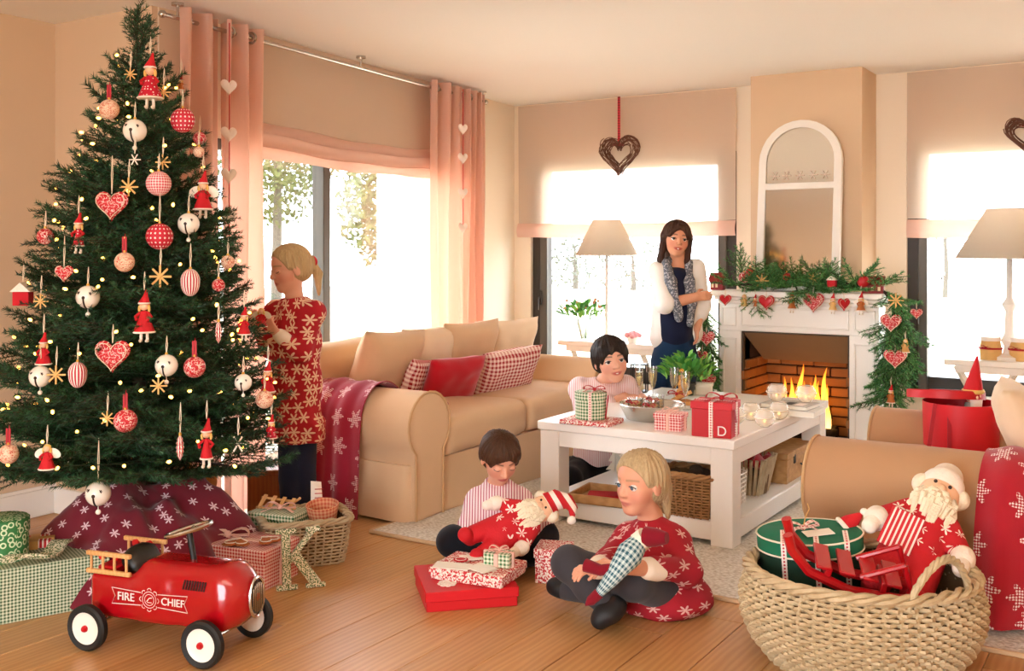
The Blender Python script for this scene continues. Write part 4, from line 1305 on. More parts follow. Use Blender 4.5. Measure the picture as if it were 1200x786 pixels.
orn('bauble', 'red floral bauble on a ribbon right of a white bell', 228, 430, 25, b_ball('orn_floral', True), GB, cord='ribbon_red')
orn('bauble', 'red floral bauble on a long ribbon low in the middle of the tree', 147, 493, 27, b_ball('orn_floral', True), GB, cord='ribbon_red')
orn('cone_ornament', 'slim red ribbed cone ornament low on the tree', 211, 524, 15, b_cone, GE, loop=.12)
orn('doll_ornament', 'long thin red elf doll low on the right of the tree', 242, 520, 58, b_doll(slim=.65), GD)
orn('bauble', 'peach paper bauble at the lowest left corner of the tree', 10, 532, 23, b_ball('orn_paper', True), GB, cord='ribbon_red')
orn('doll_ornament', 'blond angel doll in a red dress at the lower left of the tree', 55, 535, 48, b_doll(hat=False, wings=True, legs=False), GD)
orn('bauble', 'cream wooden bauble low on the right beside the girl\'s dress', 310, 468, 21, b_ball('orn_paper'), GB)
orn('jingle_bell', 'gold tinted jingle bell on the right below the girl\'s hands', 285, 448, 20, b_bell, GL)
orn('doll_ornament', 'red elf doll in front of the girl\'s dress', 314, 446, 44, b_doll(), GD)
orn('doll_ornament', 'small dotted elf doll at the lowest right edge of the tree', 318, 503, 34, b_doll('felt_dots'), GD)
orn('jingle_bell', 'white jingle bell hanging lowest, in front of the maroon blanket', 115, 578, 29, b_bell, GL, d=3.92, loop=.16)
orn('star_ornament', 'white felt snowflake low on the right of the tree', 279, 520, 20, b_star('doll_white', 6), GS)
orn('star_ornament', 'straw star behind the white bell at the lower left', 66, 439, 22, b_star(), GS)
orn('star_ornament', 'straw star behind the lowest floral bauble', 126, 490, 18, b_star(), GS)
orn('star_ornament', 'straw star under the white bell right of the largest heart', 186, 452, 20, b_star(), GS)

# ---------------------------------------------------------------- maroon blanket heaped round the tree foot
pattern('blanket_stars', 'stars', '#6E0A1F', '#D9B9BC', .085, .19, rough=.95, rnd=.8, sheen=.3)
BC = Vector((TREE.x - .02, TREE.y + .02, 0))
q = MB()
def fn(u, v):
    a = u * 2 * PI; R = .50 + .06 * math.sin(a * 3 + 1) + .035 * math.sin(a * 7) + .03 * noise.noise(Vector((math.cos(a) * 4, math.sin(a) * 4, 9)))
    r_ = v * R
    z = .40 * (1 - v ** 2.2) * (1 + .14 * v * math.sin(a * 2)) + .035 * noise.noise(Vector((math.cos(a) * v * 3.5, math.sin(a) * v * 3.5, 2))) * 2.4 * (1 - v * .4)
    cx_, cy_ = r_ * math.cos(a), r_ * math.sin(a)
    z += (.075 * (.35 - abs(noise.noise(Vector((cx_ * 5.5, cy_ * 5.5, 7))))) + .035 * (.3 - abs(noise.noise(Vector((cx_ * 12, cy_ * 12, 1)))))) * min(1, v * 2.5) * (1.05 - v ** 3)
    return (r_ * math.cos(a), r_ * math.sin(a) * .85, max(.01 + .012 * (1 + math.sin(a * 11)) * (1 - v), z))
q.grid(fn, 150, 44, 0, closed_u=True)
b = len(q.v); q.u = [tuple((q.v[i][0], q.v[i][1] + q.v[i][2] * .7) for i in f) for f in q.f]
tag(q.build('tree_skirt_blanket', 'blanket_stars', None, BC, (0, 0, TH), angle=120), 'maroon blanket with pale stars heaped around the tree foot', 'blanket')
# ---------------------------------------------------------------- ride-on fire car
mat('car_red', '#A60A14', .22, coat=.6); mat('car_white', '#F1EADB', .3); mat('seat_black', '#17150F', .45, bump=.2, bs=60); mat('print_white', '#F6E9E2', .6); mat('hub_red', '#B80F18', .3); mat('grille_dark', '#2A1512', .5)
def text(s_, name, parent, m, size, T, extrude=.0, width=None, font=None, shear=0.0, align='CENTER'):
    cu = bpy.data.curves.new(name, 'FONT'); cu.body = s_; cu.size = size; cu.extrude = extrude; cu.align_x = align; cu.align_y = 'CENTER'; cu.shear = shear
    cu.materials.append(M(m)); o = bpy.data.objects.new(name, cu); COL.objects.link(o)
    if parent: o.parent = parent
    o.matrix_local = T
    dg = bpy.context.evaluated_depsgraph_get(); me = bpy.data.meshes.new_from_object(o.evaluated_get(dg)); bpy.data.objects.remove(o)
    me.name = name; r = link(name, me, parent); r.matrix_local = T
    if width: r.scale.x *= width
    return r
CARH = math.atan2(.111, .461)
car = thing('ride_on_car', 'shiny red ride-on fire car with cream wheels on the wooden floor', 'toy car', (-3.009, 2.455, 0), CARH)
body = sdf('body', [rbox((-.11, 0, .180), (.145, .070, .050), .025, k=.02), rbox((.10, 0, .205), (.14, .035, .045), .06, k=.04), rbox((.02, 0, .165), (.24, .070, .04), .025, k=.02), ell((.26, 0, .205), (.095, .092, .10), k=.04)], .006, 'car_red', car)
q = MB(); q.span((-.27, -.085, .10), (.26, .085, .16), .012); q.build('chassis', 'car_red', car)
# nose grille
q = MB(tr(.342, 0, .205) @ roty(PI / 2)); q.lathe([(.0, .012), (.05, .012), (.05, -.02)], 24, sx=1.15, sy=.72); g_ = q.build('grille', 'grille_dark', car)
q = MB(tr(.342, 0, .205) @ roty(PI / 2)); q.tube([(.058 * 1.15 * math.cos(t), .058 * .72 * math.sin(t), .008) for t in [2 * PI * i / 24 for i in range(24)]], .006, 8, closed=True); q.build('grille_rim', 'chrome', g_)
for k in range(7):
    q = MB(); q.box((.356, -.03 + .01 * k, .205), (.004, .003, .1 * math.sqrt(1 - ((k - 3) / 4.2) ** 2)), bev=.001); q.build('grille_bar', 'chrome', g_)
# louvres
for k in range(9):
    for sg in (-1, 1):
        q = MB(); q.box((.125 + .0105 * k, sg * .098, .252), (.005, .006, .034), R=Matrix.Rotation(.25, 3, 'Y'), bev=.001); q.build('louvre', 'grille_dark', body)
def wheel(x, y, side):
    w_ = thing('wheel', None, None, (x, y, .08)); w_.parent = car
    q = MB(rotx(PI / 2)); q.lathe([(.056, -.014), (.072, -.017), (.079, -.010), (.0795, .010), (.072, .017), (.056, .014), (.056, -.014)], 32); q.build('tyre', 'black_rubber', w_)
    q = MB(rotx(PI / 2 * (1 if side < 0 else -1))); q.lathe([(.0, .012), (.02, .012), (.045, .007), (.054, .011), (.0605, .013), (.0605, -.012), (0, -.012)], 32); q.build('disc', 'car_white', w_)
    q = MB(rotx(PI / 2 * (1 if side < 0 else -1))); q.lathe([(.012, .008), (.012, .018), (.008, .024), (0, .025)], 14); q.build('hub_cap', 'hub_red', w_)
for x in (-.237, .237):
    for y in (-.149, .149): wheel(x, y, y)
for x in (-.237, .237):
    q = MB(); q.tube([(x, -.14, .08), (x, .14, .08)], .008, 8); q.build('axle', 'chrome', car)
sdf('seat', [ell((-.04, 0, .268), (.115, .085, .026), k=.02), ell((-.135, 0, .300), (.045, .08, .042), k=.04)], .005, 'seat_black', car)
q = MB(); q.tube([(.10, 0, .28), (.075, 0, .40)], .011, 10); sc_ = q.build('steering_column', 'black', car)
q = MB(tr(.073, 0, .412) @ roty(-.28)); q.tube([(.072 * math.cos(t), .09 * math.sin(t), 0) for t in [2 * PI * i / 28 for i in range(28)]], .008, 8, closed=True); st_ = q.build('steering_wheel', 'chrome', car)
for a in (0, 2.1, 4.2):
    q = MB(tr(.073, 0, .412) @ roty(-.28)); q.tube([(0, 0, -.008), (.07 * math.cos(a), .088 * math.sin(a), 0)], .005, 6); q.build('spoke', 'chrome', st_)
# rear rack with two ladders
q = MB(); q.span((-.26, -.075, .235), (-.18, .075, .275), .006); q.build('hose_box', 'hub_red', car)
for sg in (-1, 1):
    for z in (.262, .325):
        q = MB(tr(-.19, sg * .098, z)); q.span((-.095, -.007, -.008), (.095, .007, .008), .003); ld = q.build('ladder_rail', 'pine', car)
    for k in range(4):
        q = MB(); q.tube([(-.265 + .05 * k, sg * .098, .262), (-.265 + .05 * k, sg * .098, .325)], .005, 8); q.build('ladder_rung', 'pine', car)
    for x in (-.225, -.165):
        q = MB(tr(x, sg * .088, .315) @ rotx(PI / 2)); q.lathe([(.0, -.006), (.013, -.006), (.013, .006), (0, .006)], 14); q.build('ladder_clip', 'hub_red', car)
# printed badge on both flanks
for sg in (-1, 1):
    Ty = lambda x, z, sg=sg: tr(x, sg * .1062, z) @ rotz(0 if sg < 0 else PI) @ rotx(PI / 2)
    text('FIRE', 'lettering', body, 'print_white', .040, Ty(-.11 if sg < 0 else .085, .187), .0015)
    text('CHIEF', 'lettering', body, 'print_white', .036, Ty(.085 if sg < 0 else -.11, .187), .0015)
    em = MB(tr(-.012, sg * .1058, .187))
    for rr_ in (.019, .028):
        em.tube([(rr_ * math.cos(t), 0, rr_ * math.sin(t)) for t in [2 * PI * i / 24 for i in range(24)]], .0013, 4, closed=True)
    for k in range(8):
        a = k * PI / 4; c_ = Vector((.032 * math.cos(a), 0, .032 * math.sin(a))); em.tube([c_ + Vector((.008 * math.cos(t), 0, .008 * math.sin(t))) for t in [a - 1.4 + 2.8 * i / 6 for i in range(7)]], .0013, 4)
    em.tube([(-.010, 0, -.006), (.0, 0, .006), (.011, 0, .008)], .002, 4); em.tube([(-.008, 0, -.009), (.010, 0, -.009)], .0015, 4)
    em.build('emblem', 'print_white', body)
    bn = MB(tr(0, sg * .1058, .187))
    for s2, x1 in ((-1, -.17), (1, .145)):
        xa = -.047 if s2 < 0 else .023
        bn.tube([(xa, 0, .022), (x1, 0, .028), (x1 - s2 * .014, 0, .0), (x1, 0, -.028), (xa, 0, -.022)], .0014, 4)
    bn.build('banner_outline', 'print_white', body)

# ---------------------------------------------------------------- gift boxes round the tree
pattern('green_dot_paper', 'gingham', '#D9DCC0', '#3C6B35', .0125, rough=.7, c3='#274F27'); pattern('green_scroll', 'rings', '#2F7A3E', '#CFE0B8', .028, .42, rough=.6, rnd=.7)
pattern('red_scroll', 'blobs', '#C4242A', '#F2E3D6', .0085, .5, rough=.7, coord='Object'); pattern('glitter_green', 'blobs', '#4E6B35', '#E6DFC2', .006, .5, rough=.6, coord='Object')
pattern('red_stripe_paper', 'stripes', '#C8202A', '#F3E4DA', .016, .4, rough=.7); mat('box_red', '#C40A18', .5, var=.05); mat('box_red_lid', '#CB0D1C', .5); mat('kraft', '#D9A066', .8, var=.1)
pattern('ribbon_dots', 'dots', '#F3E3D8', '#C5263A', .012, .3, rough=.7); mat('paper_white', '#F2EBDD', .8); mat('gold_ribbon', '#C99A55', .5); mat('ribbon_pink', '#E9B9A8', .6)
def gift(name, label, c, rz, sx, sy, sz, m, lid=None, mlid=None, group=None, base=0.0, ribbon=None, bow=None, rw=.022, cat='gift box'):
    t = thing(name, label, cat, (c[0], c[1], base), rz, group)
    lh = lid or 0
    q = MB(tr(0, 0, (sz - lh * .6) / 2)); q.box((0, 0, 0), (sx, sy, sz - lh * .6), bev=.003); q.build('box', m, t)
    if lid:
        q = MB(tr(0, 0, sz - lh / 2)); q.box((0, 0, 0), (sx + .010, sy + .010, lh), bev=.003); q.build('lid', mlid or m, t)
    e = .006
    if ribbon:
        q = MB(tr(0, 0, sz / 2)); q.box((0, 0, 0), (rw, sy + .012 + e, sz + .003)); q.build('ribbon', ribbon, t)
        q = MB(tr(0, 0, sz / 2)); q.box((0, 0, 0), (sx + .012 + e, rw, sz + .004)); q.build('ribbon', ribbon, t)
    if bow: add_bow(t, (0, 0, sz + .003), bow, ribbon or 'ribbon_red')
    return t
def add_bow(t, p, s, m, tails=True, rz=0.3):
    for sg in (-1, 1):
        q = MB(tr(*p) @ rotz(rz)); pts = [(sg * s * (.5 - .5 * math.cos(a)) * 1.0, 0, s * .45 * math.sin(a) + .004) for a in [PI * 2 * i / 14 for i in range(15)]]
        q.T = tr(*p) @ rotz(rz + sg * .25)
        def fn(u, v, sg=sg):
            a = u * 2 * PI; return (sg * s * (.5 - .5 * math.cos(a)), (v - .5) * s * .42 * (.45 + .55 * math.sin(a / 2)), s * .42 * max(-.02, math.sin(a)) * (.5 + .5 * (1 - math.cos(a)) / 2) + .006 + .02 * s)
        q.grid(fn, 14, 3, .002, su=s * 2, sv=s * .4); q.build('bow_loop', m, t)
        if tails:
            def fn2(u, v, sg=sg): return (sg * s * 1.1 * u, -s * .5 * u + (v - .5) * s * .3, .006 + s * .12 * math.sin(u * 5))
            q = MB(tr(*p) @ rotz(rz)); q.grid(fn2, 8, 2, .0015, su=s, sv=s * .3); q.build('bow_tail', m, t)
    q = MB(); q.ball((p[0], p[1], p[2] + s * .15), s * .17, 10); q.build('bow_knot', m, t)
GG = 'gift boxes on the floor'
gb = gift('gift_box', 'large green dotted gift box on the floor at the left frame edge', (-3.80, 2.42), math.atan2(.29, .115), .50, .34, .205, 'green_dot_paper', .07, group=GG)
q = MB(); 
t = thing('round_tin', 'round green scroll-patterned tin on the large green gift box', 'tin', (*WD(4, 640, 4.02)[:2], .206), 0)
q = MB(); q.lathe([(.09, 0), (.09, .12), (.0, .12)], 32); q.build('can', 'green_scroll', t); q = MB(tr(0, 0, .105)); q.lathe([(.094, 0), (.094, .05), (.088, .055), (0, .055)], 32); q.build('lid', 'green_scroll', t)
p = W(44, 640, .206)
t = gift('gift_box', 'small flat red striped parcel on top of the large green box', (p.x - .02, p.y), .9, .13, .10, .03, 'red_stripe_paper', base=.206, group='little parcels', ribbon='gold_ribbon', rw=.035)
q = MB(); pp = [W(px_, py_, .225) for px_, py_ in ((2, 664), (22, 660), (45, 657), (62, 650), (75, 640))]
def fn(u, v):
    a = path_at([tuple(x) for x in pp], u)[0]; return (a[0] + (v - .5) * .05, a[1] + (v - .5) * .045, a[2] + .012 * math.sin(u * 9) + .012)
q.grid(fn, 20, 4, .012, su=.3, sv=.07); tag(q.build('ribbon_band', 'glitter_green'), 'green glittery band lying along the large green gift box', 'ribbon')
gr = gift('gift_box', 'red checked gift box behind the ride-on car', (-3.44, 3.10), math.atan2(.098, .567), .56, .24, .165, 'red_check_box', .055, group=GG, ribbon='ribbon_pink', rw=.03)
add_bow(gr, (.02, -.02, .17), .09, 'ribbon_pink')
def gingerbread(label, p, rz, s=.1, group='gingerbread hearts and men on the red gift'):
    t = thing('gingerbread', label, 'ornament', p, rz, group)
    q = MB(rotx(PI / 2)); puffy(q, heart_outline(s), .014); q.build('cookie', 'ginger', t)
    q = MB(rotx(PI / 2)); q.tube([(x * .8, .008, z * .8) for x, z in heart_outline(s, 22)], .0022, 4, closed=True); q.build('icing', 'paper_white', t)
bz = .178
gingerbread('gingerbread heart lying nearest the car steering wheel', (-3.30, 3.03, bz), .5, .12); gingerbread('gingerbread heart lying at the right end of the red checked gift', (-3.22, 3.12, bz), 1.5, .11); gingerbread('gingerbread heart behind the bow of the red checked gift', (-3.47, 3.17, bz), 2.2, .1)

# ---------------------------------------------------------------- wicker
def wicker_mat(name, a, b):
    m = bpy.data.materials.new(name); _M[name] = m
    t = NT(m); n = t.noise(30, 3, t.coord('Object')); t.put(t.b, 'Base Color', t.mix(n, srgb(a), srgb(b))); t.put(t.b, 'Roughness', .65)
wicker_mat('willow', '#9C8158', '#D9C7A2'); wicker_mat('willow_dark', '#7C5430', '#B98B57'); wicker_mat('willow_grey', '#A08A68', '#CDBB98'); mat('basket_inside', '#6B4E2E', .9)
def ring_pt(shape, t, r, R2):
    """point of the basket's plan outline: rounded rectangle or ellipse"""
    if shape == 'round': return Vector((r * math.cos(t), R2 * math.sin(t), 0))
    c_, s_ = math.cos(t), math.sin(t); k = (abs(c_) ** 6 + abs(s_) ** 6) ** (-1 / 6)
    return Vector((r * c_ * k, R2 * s_ * k, 0))
def basket(name, label, p, rz, shape, rx, ry, h, prof, rows, stakes, m, wr, handles=None, cat='basket', group=None, braid=.014):
    """woven basket: stakes, weavers going in and out of them, braided rim; prof scales the plan along the height"""
    t = thing(name, label, cat, p, rz, group)
    def sc(v): 
        x = v * (len(prof) - 1); i = min(int(x), len(prof) - 2); return prof[i] + (prof[i + 1] - prof[i]) * (x - i)
    q = MB(); seg = stakes * 2
    for j in range(rows):
        v = (j + .5) / rows; k = sc(v); pts = []
        for i in range(seg):
            a = 2 * PI * i / seg; o = wr * 1.1 * (1 if (i // 1 + j) % 2 == 0 else -1) if i % 1 == 0 else 0
            base = ring_pt(shape, a, rx * k, ry * k); n_ = base.normalized()
            ph = math.cos(PI * (i + j * 1.0)) 
            pts.append(base + n_ * wr * ph + Vector((0, 0, h * v)))
        q.tube(pts, wr * .95, 5, closed=True)
    for i in range(stakes):
        a = 2 * PI * (i * 2 + .5) / seg
        q.tube([ring_pt(shape, a, rx * sc(v), ry * sc(v)) + Vector((0, 0, h * v)) for v in (0, .25, .5, .75, 1)], wr * .8, 5)
    o = q.build('weave', m, t); o['kind'] = 'stuff'
    q = MB()
    def fn(u, v): b_ = ring_pt(shape, u * 2 * PI, rx * sc(v) - wr * 1.5, ry * sc(v) - wr * 1.5); return (b_.x, b_.y, .004 + (h - .006) * v)
    q.grid(fn, 40, 6, 0, closed_u=True); n0 = len(q.v); q.v.append((0, 0, .004))
    for i in range(40): q.f.append((i * 7, ((i + 1) % 40) * 7, n0)); q.u.append(None); q.m.append(0)
    q.build('lining', 'basket_inside', t)
    for s2 in range(3):
        q = MB(); pts = []
        for i in range(90):
            a = 2 * PI * i / 90; b_ = ring_pt(shape, a, rx * sc(1), ry * sc(1)); w_ = a * (stakes // 2) * .5 + s2 * 2 * PI / 3
            pts.append(b_ + b_.normalized() * braid * math.cos(w_) + Vector((0, 0, h + braid * .6 + braid * .6 * math.sin(w_))))
        q.tube(pts, braid * .62, 6, closed=True); q.build('rim_strand', m, t)
    if handles:
        for a in handles:
            for s2 in range(3):
                q = MB(); pts = []
                for i in range(21):
                    f = i / 20; th_ = a + (f - .5) * handles[a][0]
                    b_ = ring_pt(shape, th_, rx * sc(1), ry * sc(1)); w_ = f * 26 + s2 * 2 * PI / 3
                    pts.append(b_ * (1 + .02 * math.cos(w_)) + Vector((0, 0, h - .02 + handles[a][1] * math.sin(PI * f) ** .7 + .008 * math.sin(w_))))
                q.tube(pts, .008, 6); q.build('handle_strand', m, t)
    return t
bl = Vector((-3.30, 3.21, 0)); br_ = Vector((-3.096, 3.50, 0)); ed = (br_ - bl).normalized(); inn = Vector((-ed.y, ed.x, 0))
bc = (bl + br_) / 2 + inn * .155
BRZ = math.atan2(ed.y, ed.x)
sb = basket('wicker_basket', 'rectangular wicker basket of presents beside the green letter', (bc.x, bc.y, 0), BRZ, 'rect', .19, .155, .19, [.86, .92, .97, 1.0], 13, 34, 'willow_grey', .0052)
def inb(x, y, z): v = bc + ed * x + inn * y; return (v.x, v.y, z)
g1 = gift('gift_box', 'green gingham gift with a ribbon in the wicker basket', inb(-.10, .03, 0), BRZ - .75, .23, .15, .06, 'green_gingham', .03, group='presents in the wicker basket', base=.165)
add_bow(g1, (0, 0, .062), .07, 'ribbon_pink')
t = thing('toy_sled', 'small pale wooden sled resting on the green gingham gift', 'toy', inb(-.10, .09, .235), BRZ + .3, rot=(.45, .1, BRZ - .5))
for sg in (-1, 1):
    q = MB(); q.tube([(-.09, sg * .035, 0), (.07, sg * .035, 0), (.095, sg * .035, .025)], .006, 6); q.build('runner', 'pine', t)
for k in range(4):
    q = MB(); q.box((-.07 + .045 * k, 0, .012), (.018, .085, .006), bev=.001); q.build('slat', 'pine', t)
t = thing('paper_cone', 'tan and red checked paper cone standing in the wicker basket', 'gift bag', inb(.09, -.01, .10), .4)
pattern('cone_check', 'gingham', '#E0A77C', '#C75A3E', .018, rough=.8)
q = MB(rotx(.15)); q.lathe([(.045, 0), (.075, .15), (.072, .152), (.043, .005)], 20); q.build('wrap', 'cone_check', t)
t = thing('wooden_boot', 'white wooden boot standing behind the checked paper cone', 'ornament', inb(.08, .10, .17), BRZ + .2)
q = MB(); puffy(q, [(-.03, 0), (.08, 0), (.085, .03), (.03, .055), (.022, .15), (-.03, .16)], .045, c=(0, .05)); q.build('boot', 'doll_white', t)
for k in range(3):
    q = MB(); q.tube([(.024, -.02, .08 + .02 * k), (-.02, -.024, .085 + .02 * k)], .002, 4); q.build('lace', 'red_cord', t)
# letter K leaning on the basket
kc = W(347, 690, 0)
t = thing('letter_decoration', 'large freestanding letter K with green floral glitter on the floor', 'letter', kc, rot=(-.16, 0, TH + .35))
H_ = .245
q = MB(); q.span((-.055, -.012, .018), (-.02, .012, H_ - .018), .002); q.build('stem', 'glitter_green', t)
for z0 in (0, H_ - .02):
    q = MB(); q.span((-.08, -.013, z0), (.006, .013, z0 + .02), .002); q.build('serif', 'glitter_green', t)
def stroke(nm, a, b, w_):
    a = Vector(a); b = Vector(b); d = (b - a); n_ = Vector((-d.z, 0, d.x)).normalized() * w_ / 2
    q = MB(); q.prism([(a.x - n_.x, a.z - n_.z), (a.x + n_.x, a.z + n_.z), (b.x + n_.x, b.z + n_.z), (b.x - n_.x, b.z - n_.z)][::-1], .024); return q.build(nm, 'glitter_green', t)
stroke('arm', (-.03, 0, .11), (.075, 0, H_ - .012), .022); stroke('arm', (-.002, 0, .135), (.085, 0, .012), .042)
q = MB(); q.span((.04, -.013, 0), (.12, .013, .018), .002); q.build('serif', 'glitter_green', t); q = MB(); q.span((.045, -.013, H_ - .02), (.105, .013, H_), .002); q.build('serif', 'glitter_green', t)
# brown leather pouffe / wooden chest behind the basket
cw = W(318, 600, 0)
t = thing('wooden_chest', 'orange-brown wooden box half hidden behind tree and basket', 'box', (cw.x, cw.y + .0, 0), TH + .2)
q = MB(); q.span((-.12, -.10, .02), (.10, .10, .22), .006); q.build('case', 'brown_wood', t); q = MB(); q.span((-.125, -.105, .22), (.105, .105, .245), .005); q.build('lid', 'brown_wood', t)
for sx in (-.10, .08):
    q = MB(); q.span((sx - .01, -.085, 0), (sx + .01, .085, .02)); q.build('foot', 'brown_wood', t)

# ---------------------------------------------------------------- presents in the middle of the floor
rb = gift('gift_box', 'flat plain red box lowest of the two stacked boxes on the floor', (-2.433, 3.443), PI / 4, .36, .35, .078, 'box_red', .04, 'box_red_lid', group=GG)
pb = gift('gift_box', 'flat red scroll-patterned box lying on the plain red box', (-2.385, 3.47), .14, .315, .235, .048, 'red_scroll', .03, group=GG, base=.0795)
zz = .1285
sg_ = gift('gift_box', 'tiny green gingham parcel with a bow on the scroll-patterned box', (*W(585, 662, zz)[:2], ), .25, .11, .075, .055, 'green_gingham', group='little parcels', base=zz, ribbon='ribbon_pink', rw=.016, bow=.04)
for i, (px_, py_, rz_, w_, h_, lb) in enumerate(((530, 664, .3, .15, .07, 'cream greeting card lying left on the scroll-patterned box'), (565, 667, -.2, .10, .08, 'cream greeting card half under the tiny green parcel'), (552, 655, .8, .09, .06, 'folded cream card behind the other cards'))):
    p = W(px_, py_, zz); t = thing('greeting_card', lb, 'card', (p.x, p.y, zz + .002 * i), rz_, 'cards on the stacked boxes'); q = MB(); q.box((0, 0, .001), (w_, h_, .0015)); q.build('leaf', 'paper_white', t); q = MB(tr(0, 0, .004) @ rotx(.06)); q.box((0, 0, .001), (w_, h_, .0012)); q.build('leaf', 'paper_white', t)
p = W(540, 658, zz); t = thing('gift_tag', 'round maroon tag lying on a cream card', 'tag', (p.x, p.y, zz + .008)); q = MB(); q.lathe([(.03, 0), (.03, .003), (0, .003)], 20); q.build('disc', 'felt_red', t); q = MB(); q.tube([(.022 * math.cos(a), .022 * math.sin(a), .0035) for a in [2 * PI * i / 16 for i in range(16)]], .0015, 4, closed=True); q.build('border', 'paper_white', t)
p = W(524, 684, .079); t = thing('doily', 'white lace doily on the edge of the plain red box', 'doily', (p.x, p.y, .0795))
for k in range(8):
    q = MB(); q.tube([(.026 * math.cos(k * PI / 4) + .011 * math.cos(a), .026 * math.sin(k * PI / 4) + .011 * math.sin(a), .002) for a in [2 * PI * i / 10 for i in range(10)]], .003, 4, closed=True); q.build('loop', 'paper_white', t)
q = MB(); q.lathe([(.02, 0), (.02, .003), (0, .003)], 14); q.build('centre', 'paper_white', t)
p = W(642, 684, 0); gift('gift_box', 'upright red scroll-patterned box on the floor beside the seated girl', (p.x - .01, p.y + .07), .35, .14, .14, .145, 'red_scroll', .04, group=GG)

# ---------------------------------------------------------------- large round basket in the foreground
BB = WD(1008, 672, 3.55); BB.z = 0
bigb = basket('wicker_basket', 'large oval wicker basket with a rope handle in the right foreground', BB, TH - .08, 'round', .37, .33, .30, [.80, .97, 1.06, 1.07, 1.0], 22, 46, 'willow', .0080, {PI * 1.5 + .55: (.75, .15), PI * .5 + .4: (.75, .10)}, braid=.017)
def bb(x, y, z):
    """basket-local point: x to the right of the picture, y away from the camera"""
    v = Matrix.Rotation(TH, 4, 'Z') @ Vector((x, y, 0)); return Vector((BB.x + v.x, BB.y + v.y, z))
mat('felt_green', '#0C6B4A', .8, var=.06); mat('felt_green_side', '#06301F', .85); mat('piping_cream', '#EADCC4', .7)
q = MB(); t = thing('hat_box', 'oval green box tied with patterned ribbon in the large basket', 'gift box', bb(-.13, .12, .24), rot=(.10, -.06, TH - .25))
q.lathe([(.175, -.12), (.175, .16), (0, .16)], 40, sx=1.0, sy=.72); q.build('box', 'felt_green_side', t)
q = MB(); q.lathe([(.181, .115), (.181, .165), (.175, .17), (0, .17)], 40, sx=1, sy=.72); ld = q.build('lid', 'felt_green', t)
for z_ in (.168, .116):
    q = MB(); q.tube([(.182 * math.cos(a), .131 * math.sin(a), z_) for a in [2 * PI * i / 40 for i in range(40)]], .0035, 5, closed=True); q.build('piping', 'piping_cream', ld)
for x_ in (-.09, .02, .12):
    y_ = -.131 * math.sqrt(1 - (x_ / .182) ** 2)
    q = MB(); q.box((x_, y_ - .002, .02), (.018, .004, .30)); q.box((x_, y_ / 2 - .0, .172), (.018, abs(y_), .003)); q.build('ribbon', 'ribbon_dots', t)
q = MB(tr(.03, -.03, .176) @ rotz(.35)); q.box((0, 0, 0), (.10, .055, .002)); q.build('paper_tag', 'paper_white', t)
add_bow(t, (-.02, 0, .174), .06, 'ribbon_dots')
q = MB(); q.tube([(-.02, 0, .18), (-.01, .0, .22), (.005, 0, .25), (.0, 0, .27)], .002, 4); q.build('twine', 'straw', t)
t = thing('santa_hat', 'tiny red Santa hat lying on the oval green box', 'hat', bb(-.01, .14, .412), rot=(0, .9, TH))
q = MB(); q.lathe([(.035, 0), (.03, .03), (.012, .07), (.0, .085)], 16); q.build('cone', 'doll_red', t); q = MB(); q.tube([(.034 * math.cos(a), .034 * math.sin(a), .002) for a in [2 * PI * i / 16 for i in range(16)]], .009, 6, closed=True); q.build('brim', 'doll_white', t); q = MB(); q.ball((0, 0, .09), .014, 10); q.build('pompom', 'doll_white', t)
# red toy sled
mat('sled_red', '#B00A14', .35, coat=.3)
t = thing('toy_sled', 'red wooden toy sled tipped on its side in the large basket', 'toy', bb(-.07, -.10, .315), rot=(.25, .22, TH - .15))
for sg in (-1, 1):
    q = MB(); q.tube([(.20, sg * .055, .0), (.0, sg * .055, -.02), (-.14, sg * .055, .01), (-.21, sg * .055, .07), (-.235, sg * .055, .12)], .017, 8); q.build('runner', 'sled_red', t)
for k in range(4):
    q = MB(); q.box((-.10 + .075 * k, 0, .045), (.05, .15, .012), bev=.003); q.build('slat', 'sled_red', t)
for x_ in (-.08, .10):
    q = MB(); q.box((x_, 0, .02), (.022, .12, .04), bev=.003); q.build('crosspiece', 'sled_red', t)
for sg in (-1, 1):
    q = MB(); q.tube([(.02, sg * .06, .04), (.14, sg * .06, .12)], .010, 8); q.build('armrest', 'sled_red', t); q = MB(); q.tube([(.14, sg * .06, .12), (.20, sg * .06, .0)], .009, 8); q.build('strut', 'sled_red', t)
# ---------------------------------------------------------------- things on the coffee table
mat('silver', '#CFC8BC', .25, metal=1); mat('cookie', '#D9A25E', .8, var=.15, vs=40); mat('leaf_green', '#3F8A32', .55, var=.25, vs=30); mat('leaf_light', '#7DB84A', .55, var=.2, vs=30); mat('pot_dark', '#2B2A24', .5)
mat('petal_pink', '#E9A3A6', .7, var=.2, vs=40); mat('bud', '#C98A6A', .7); mat('stem_green', '#4E7A36', .6); mat('book_cover', '#E8E4DC', .6); mat('book_grey', '#B9B3A8', .6); mat('page', '#F2ECDD', .9)
mat('candle_wax', '#F6E8C8', .5); mat('lantern_black', '#201C18', .5)
p = W(691, 496, TZ); fb = gift('gift_box', 'flat red scroll-patterned box under the round gingham box on the table', (p.x, p.y + .02), .05, .27, .20, .022, 'red_scroll', group='presents on the coffee table', base=TZ)
t = thing('round_box', 'round green gingham box with a red bow on the coffee table', 'gift box', (p.x - .01, p.y + .03, TZ + .023), .2)
q = MB(); q.lathe([(.078, 0), (.078, .10), (0, .10)], 32); q.build('box', 'green_gingham', t); q = MB(tr(0, 0, .098)); q.lathe([(.082, 0), (.082, .035), (.078, .038), (0, .038)], 32); q.build('lid', 'green_gingham', t)
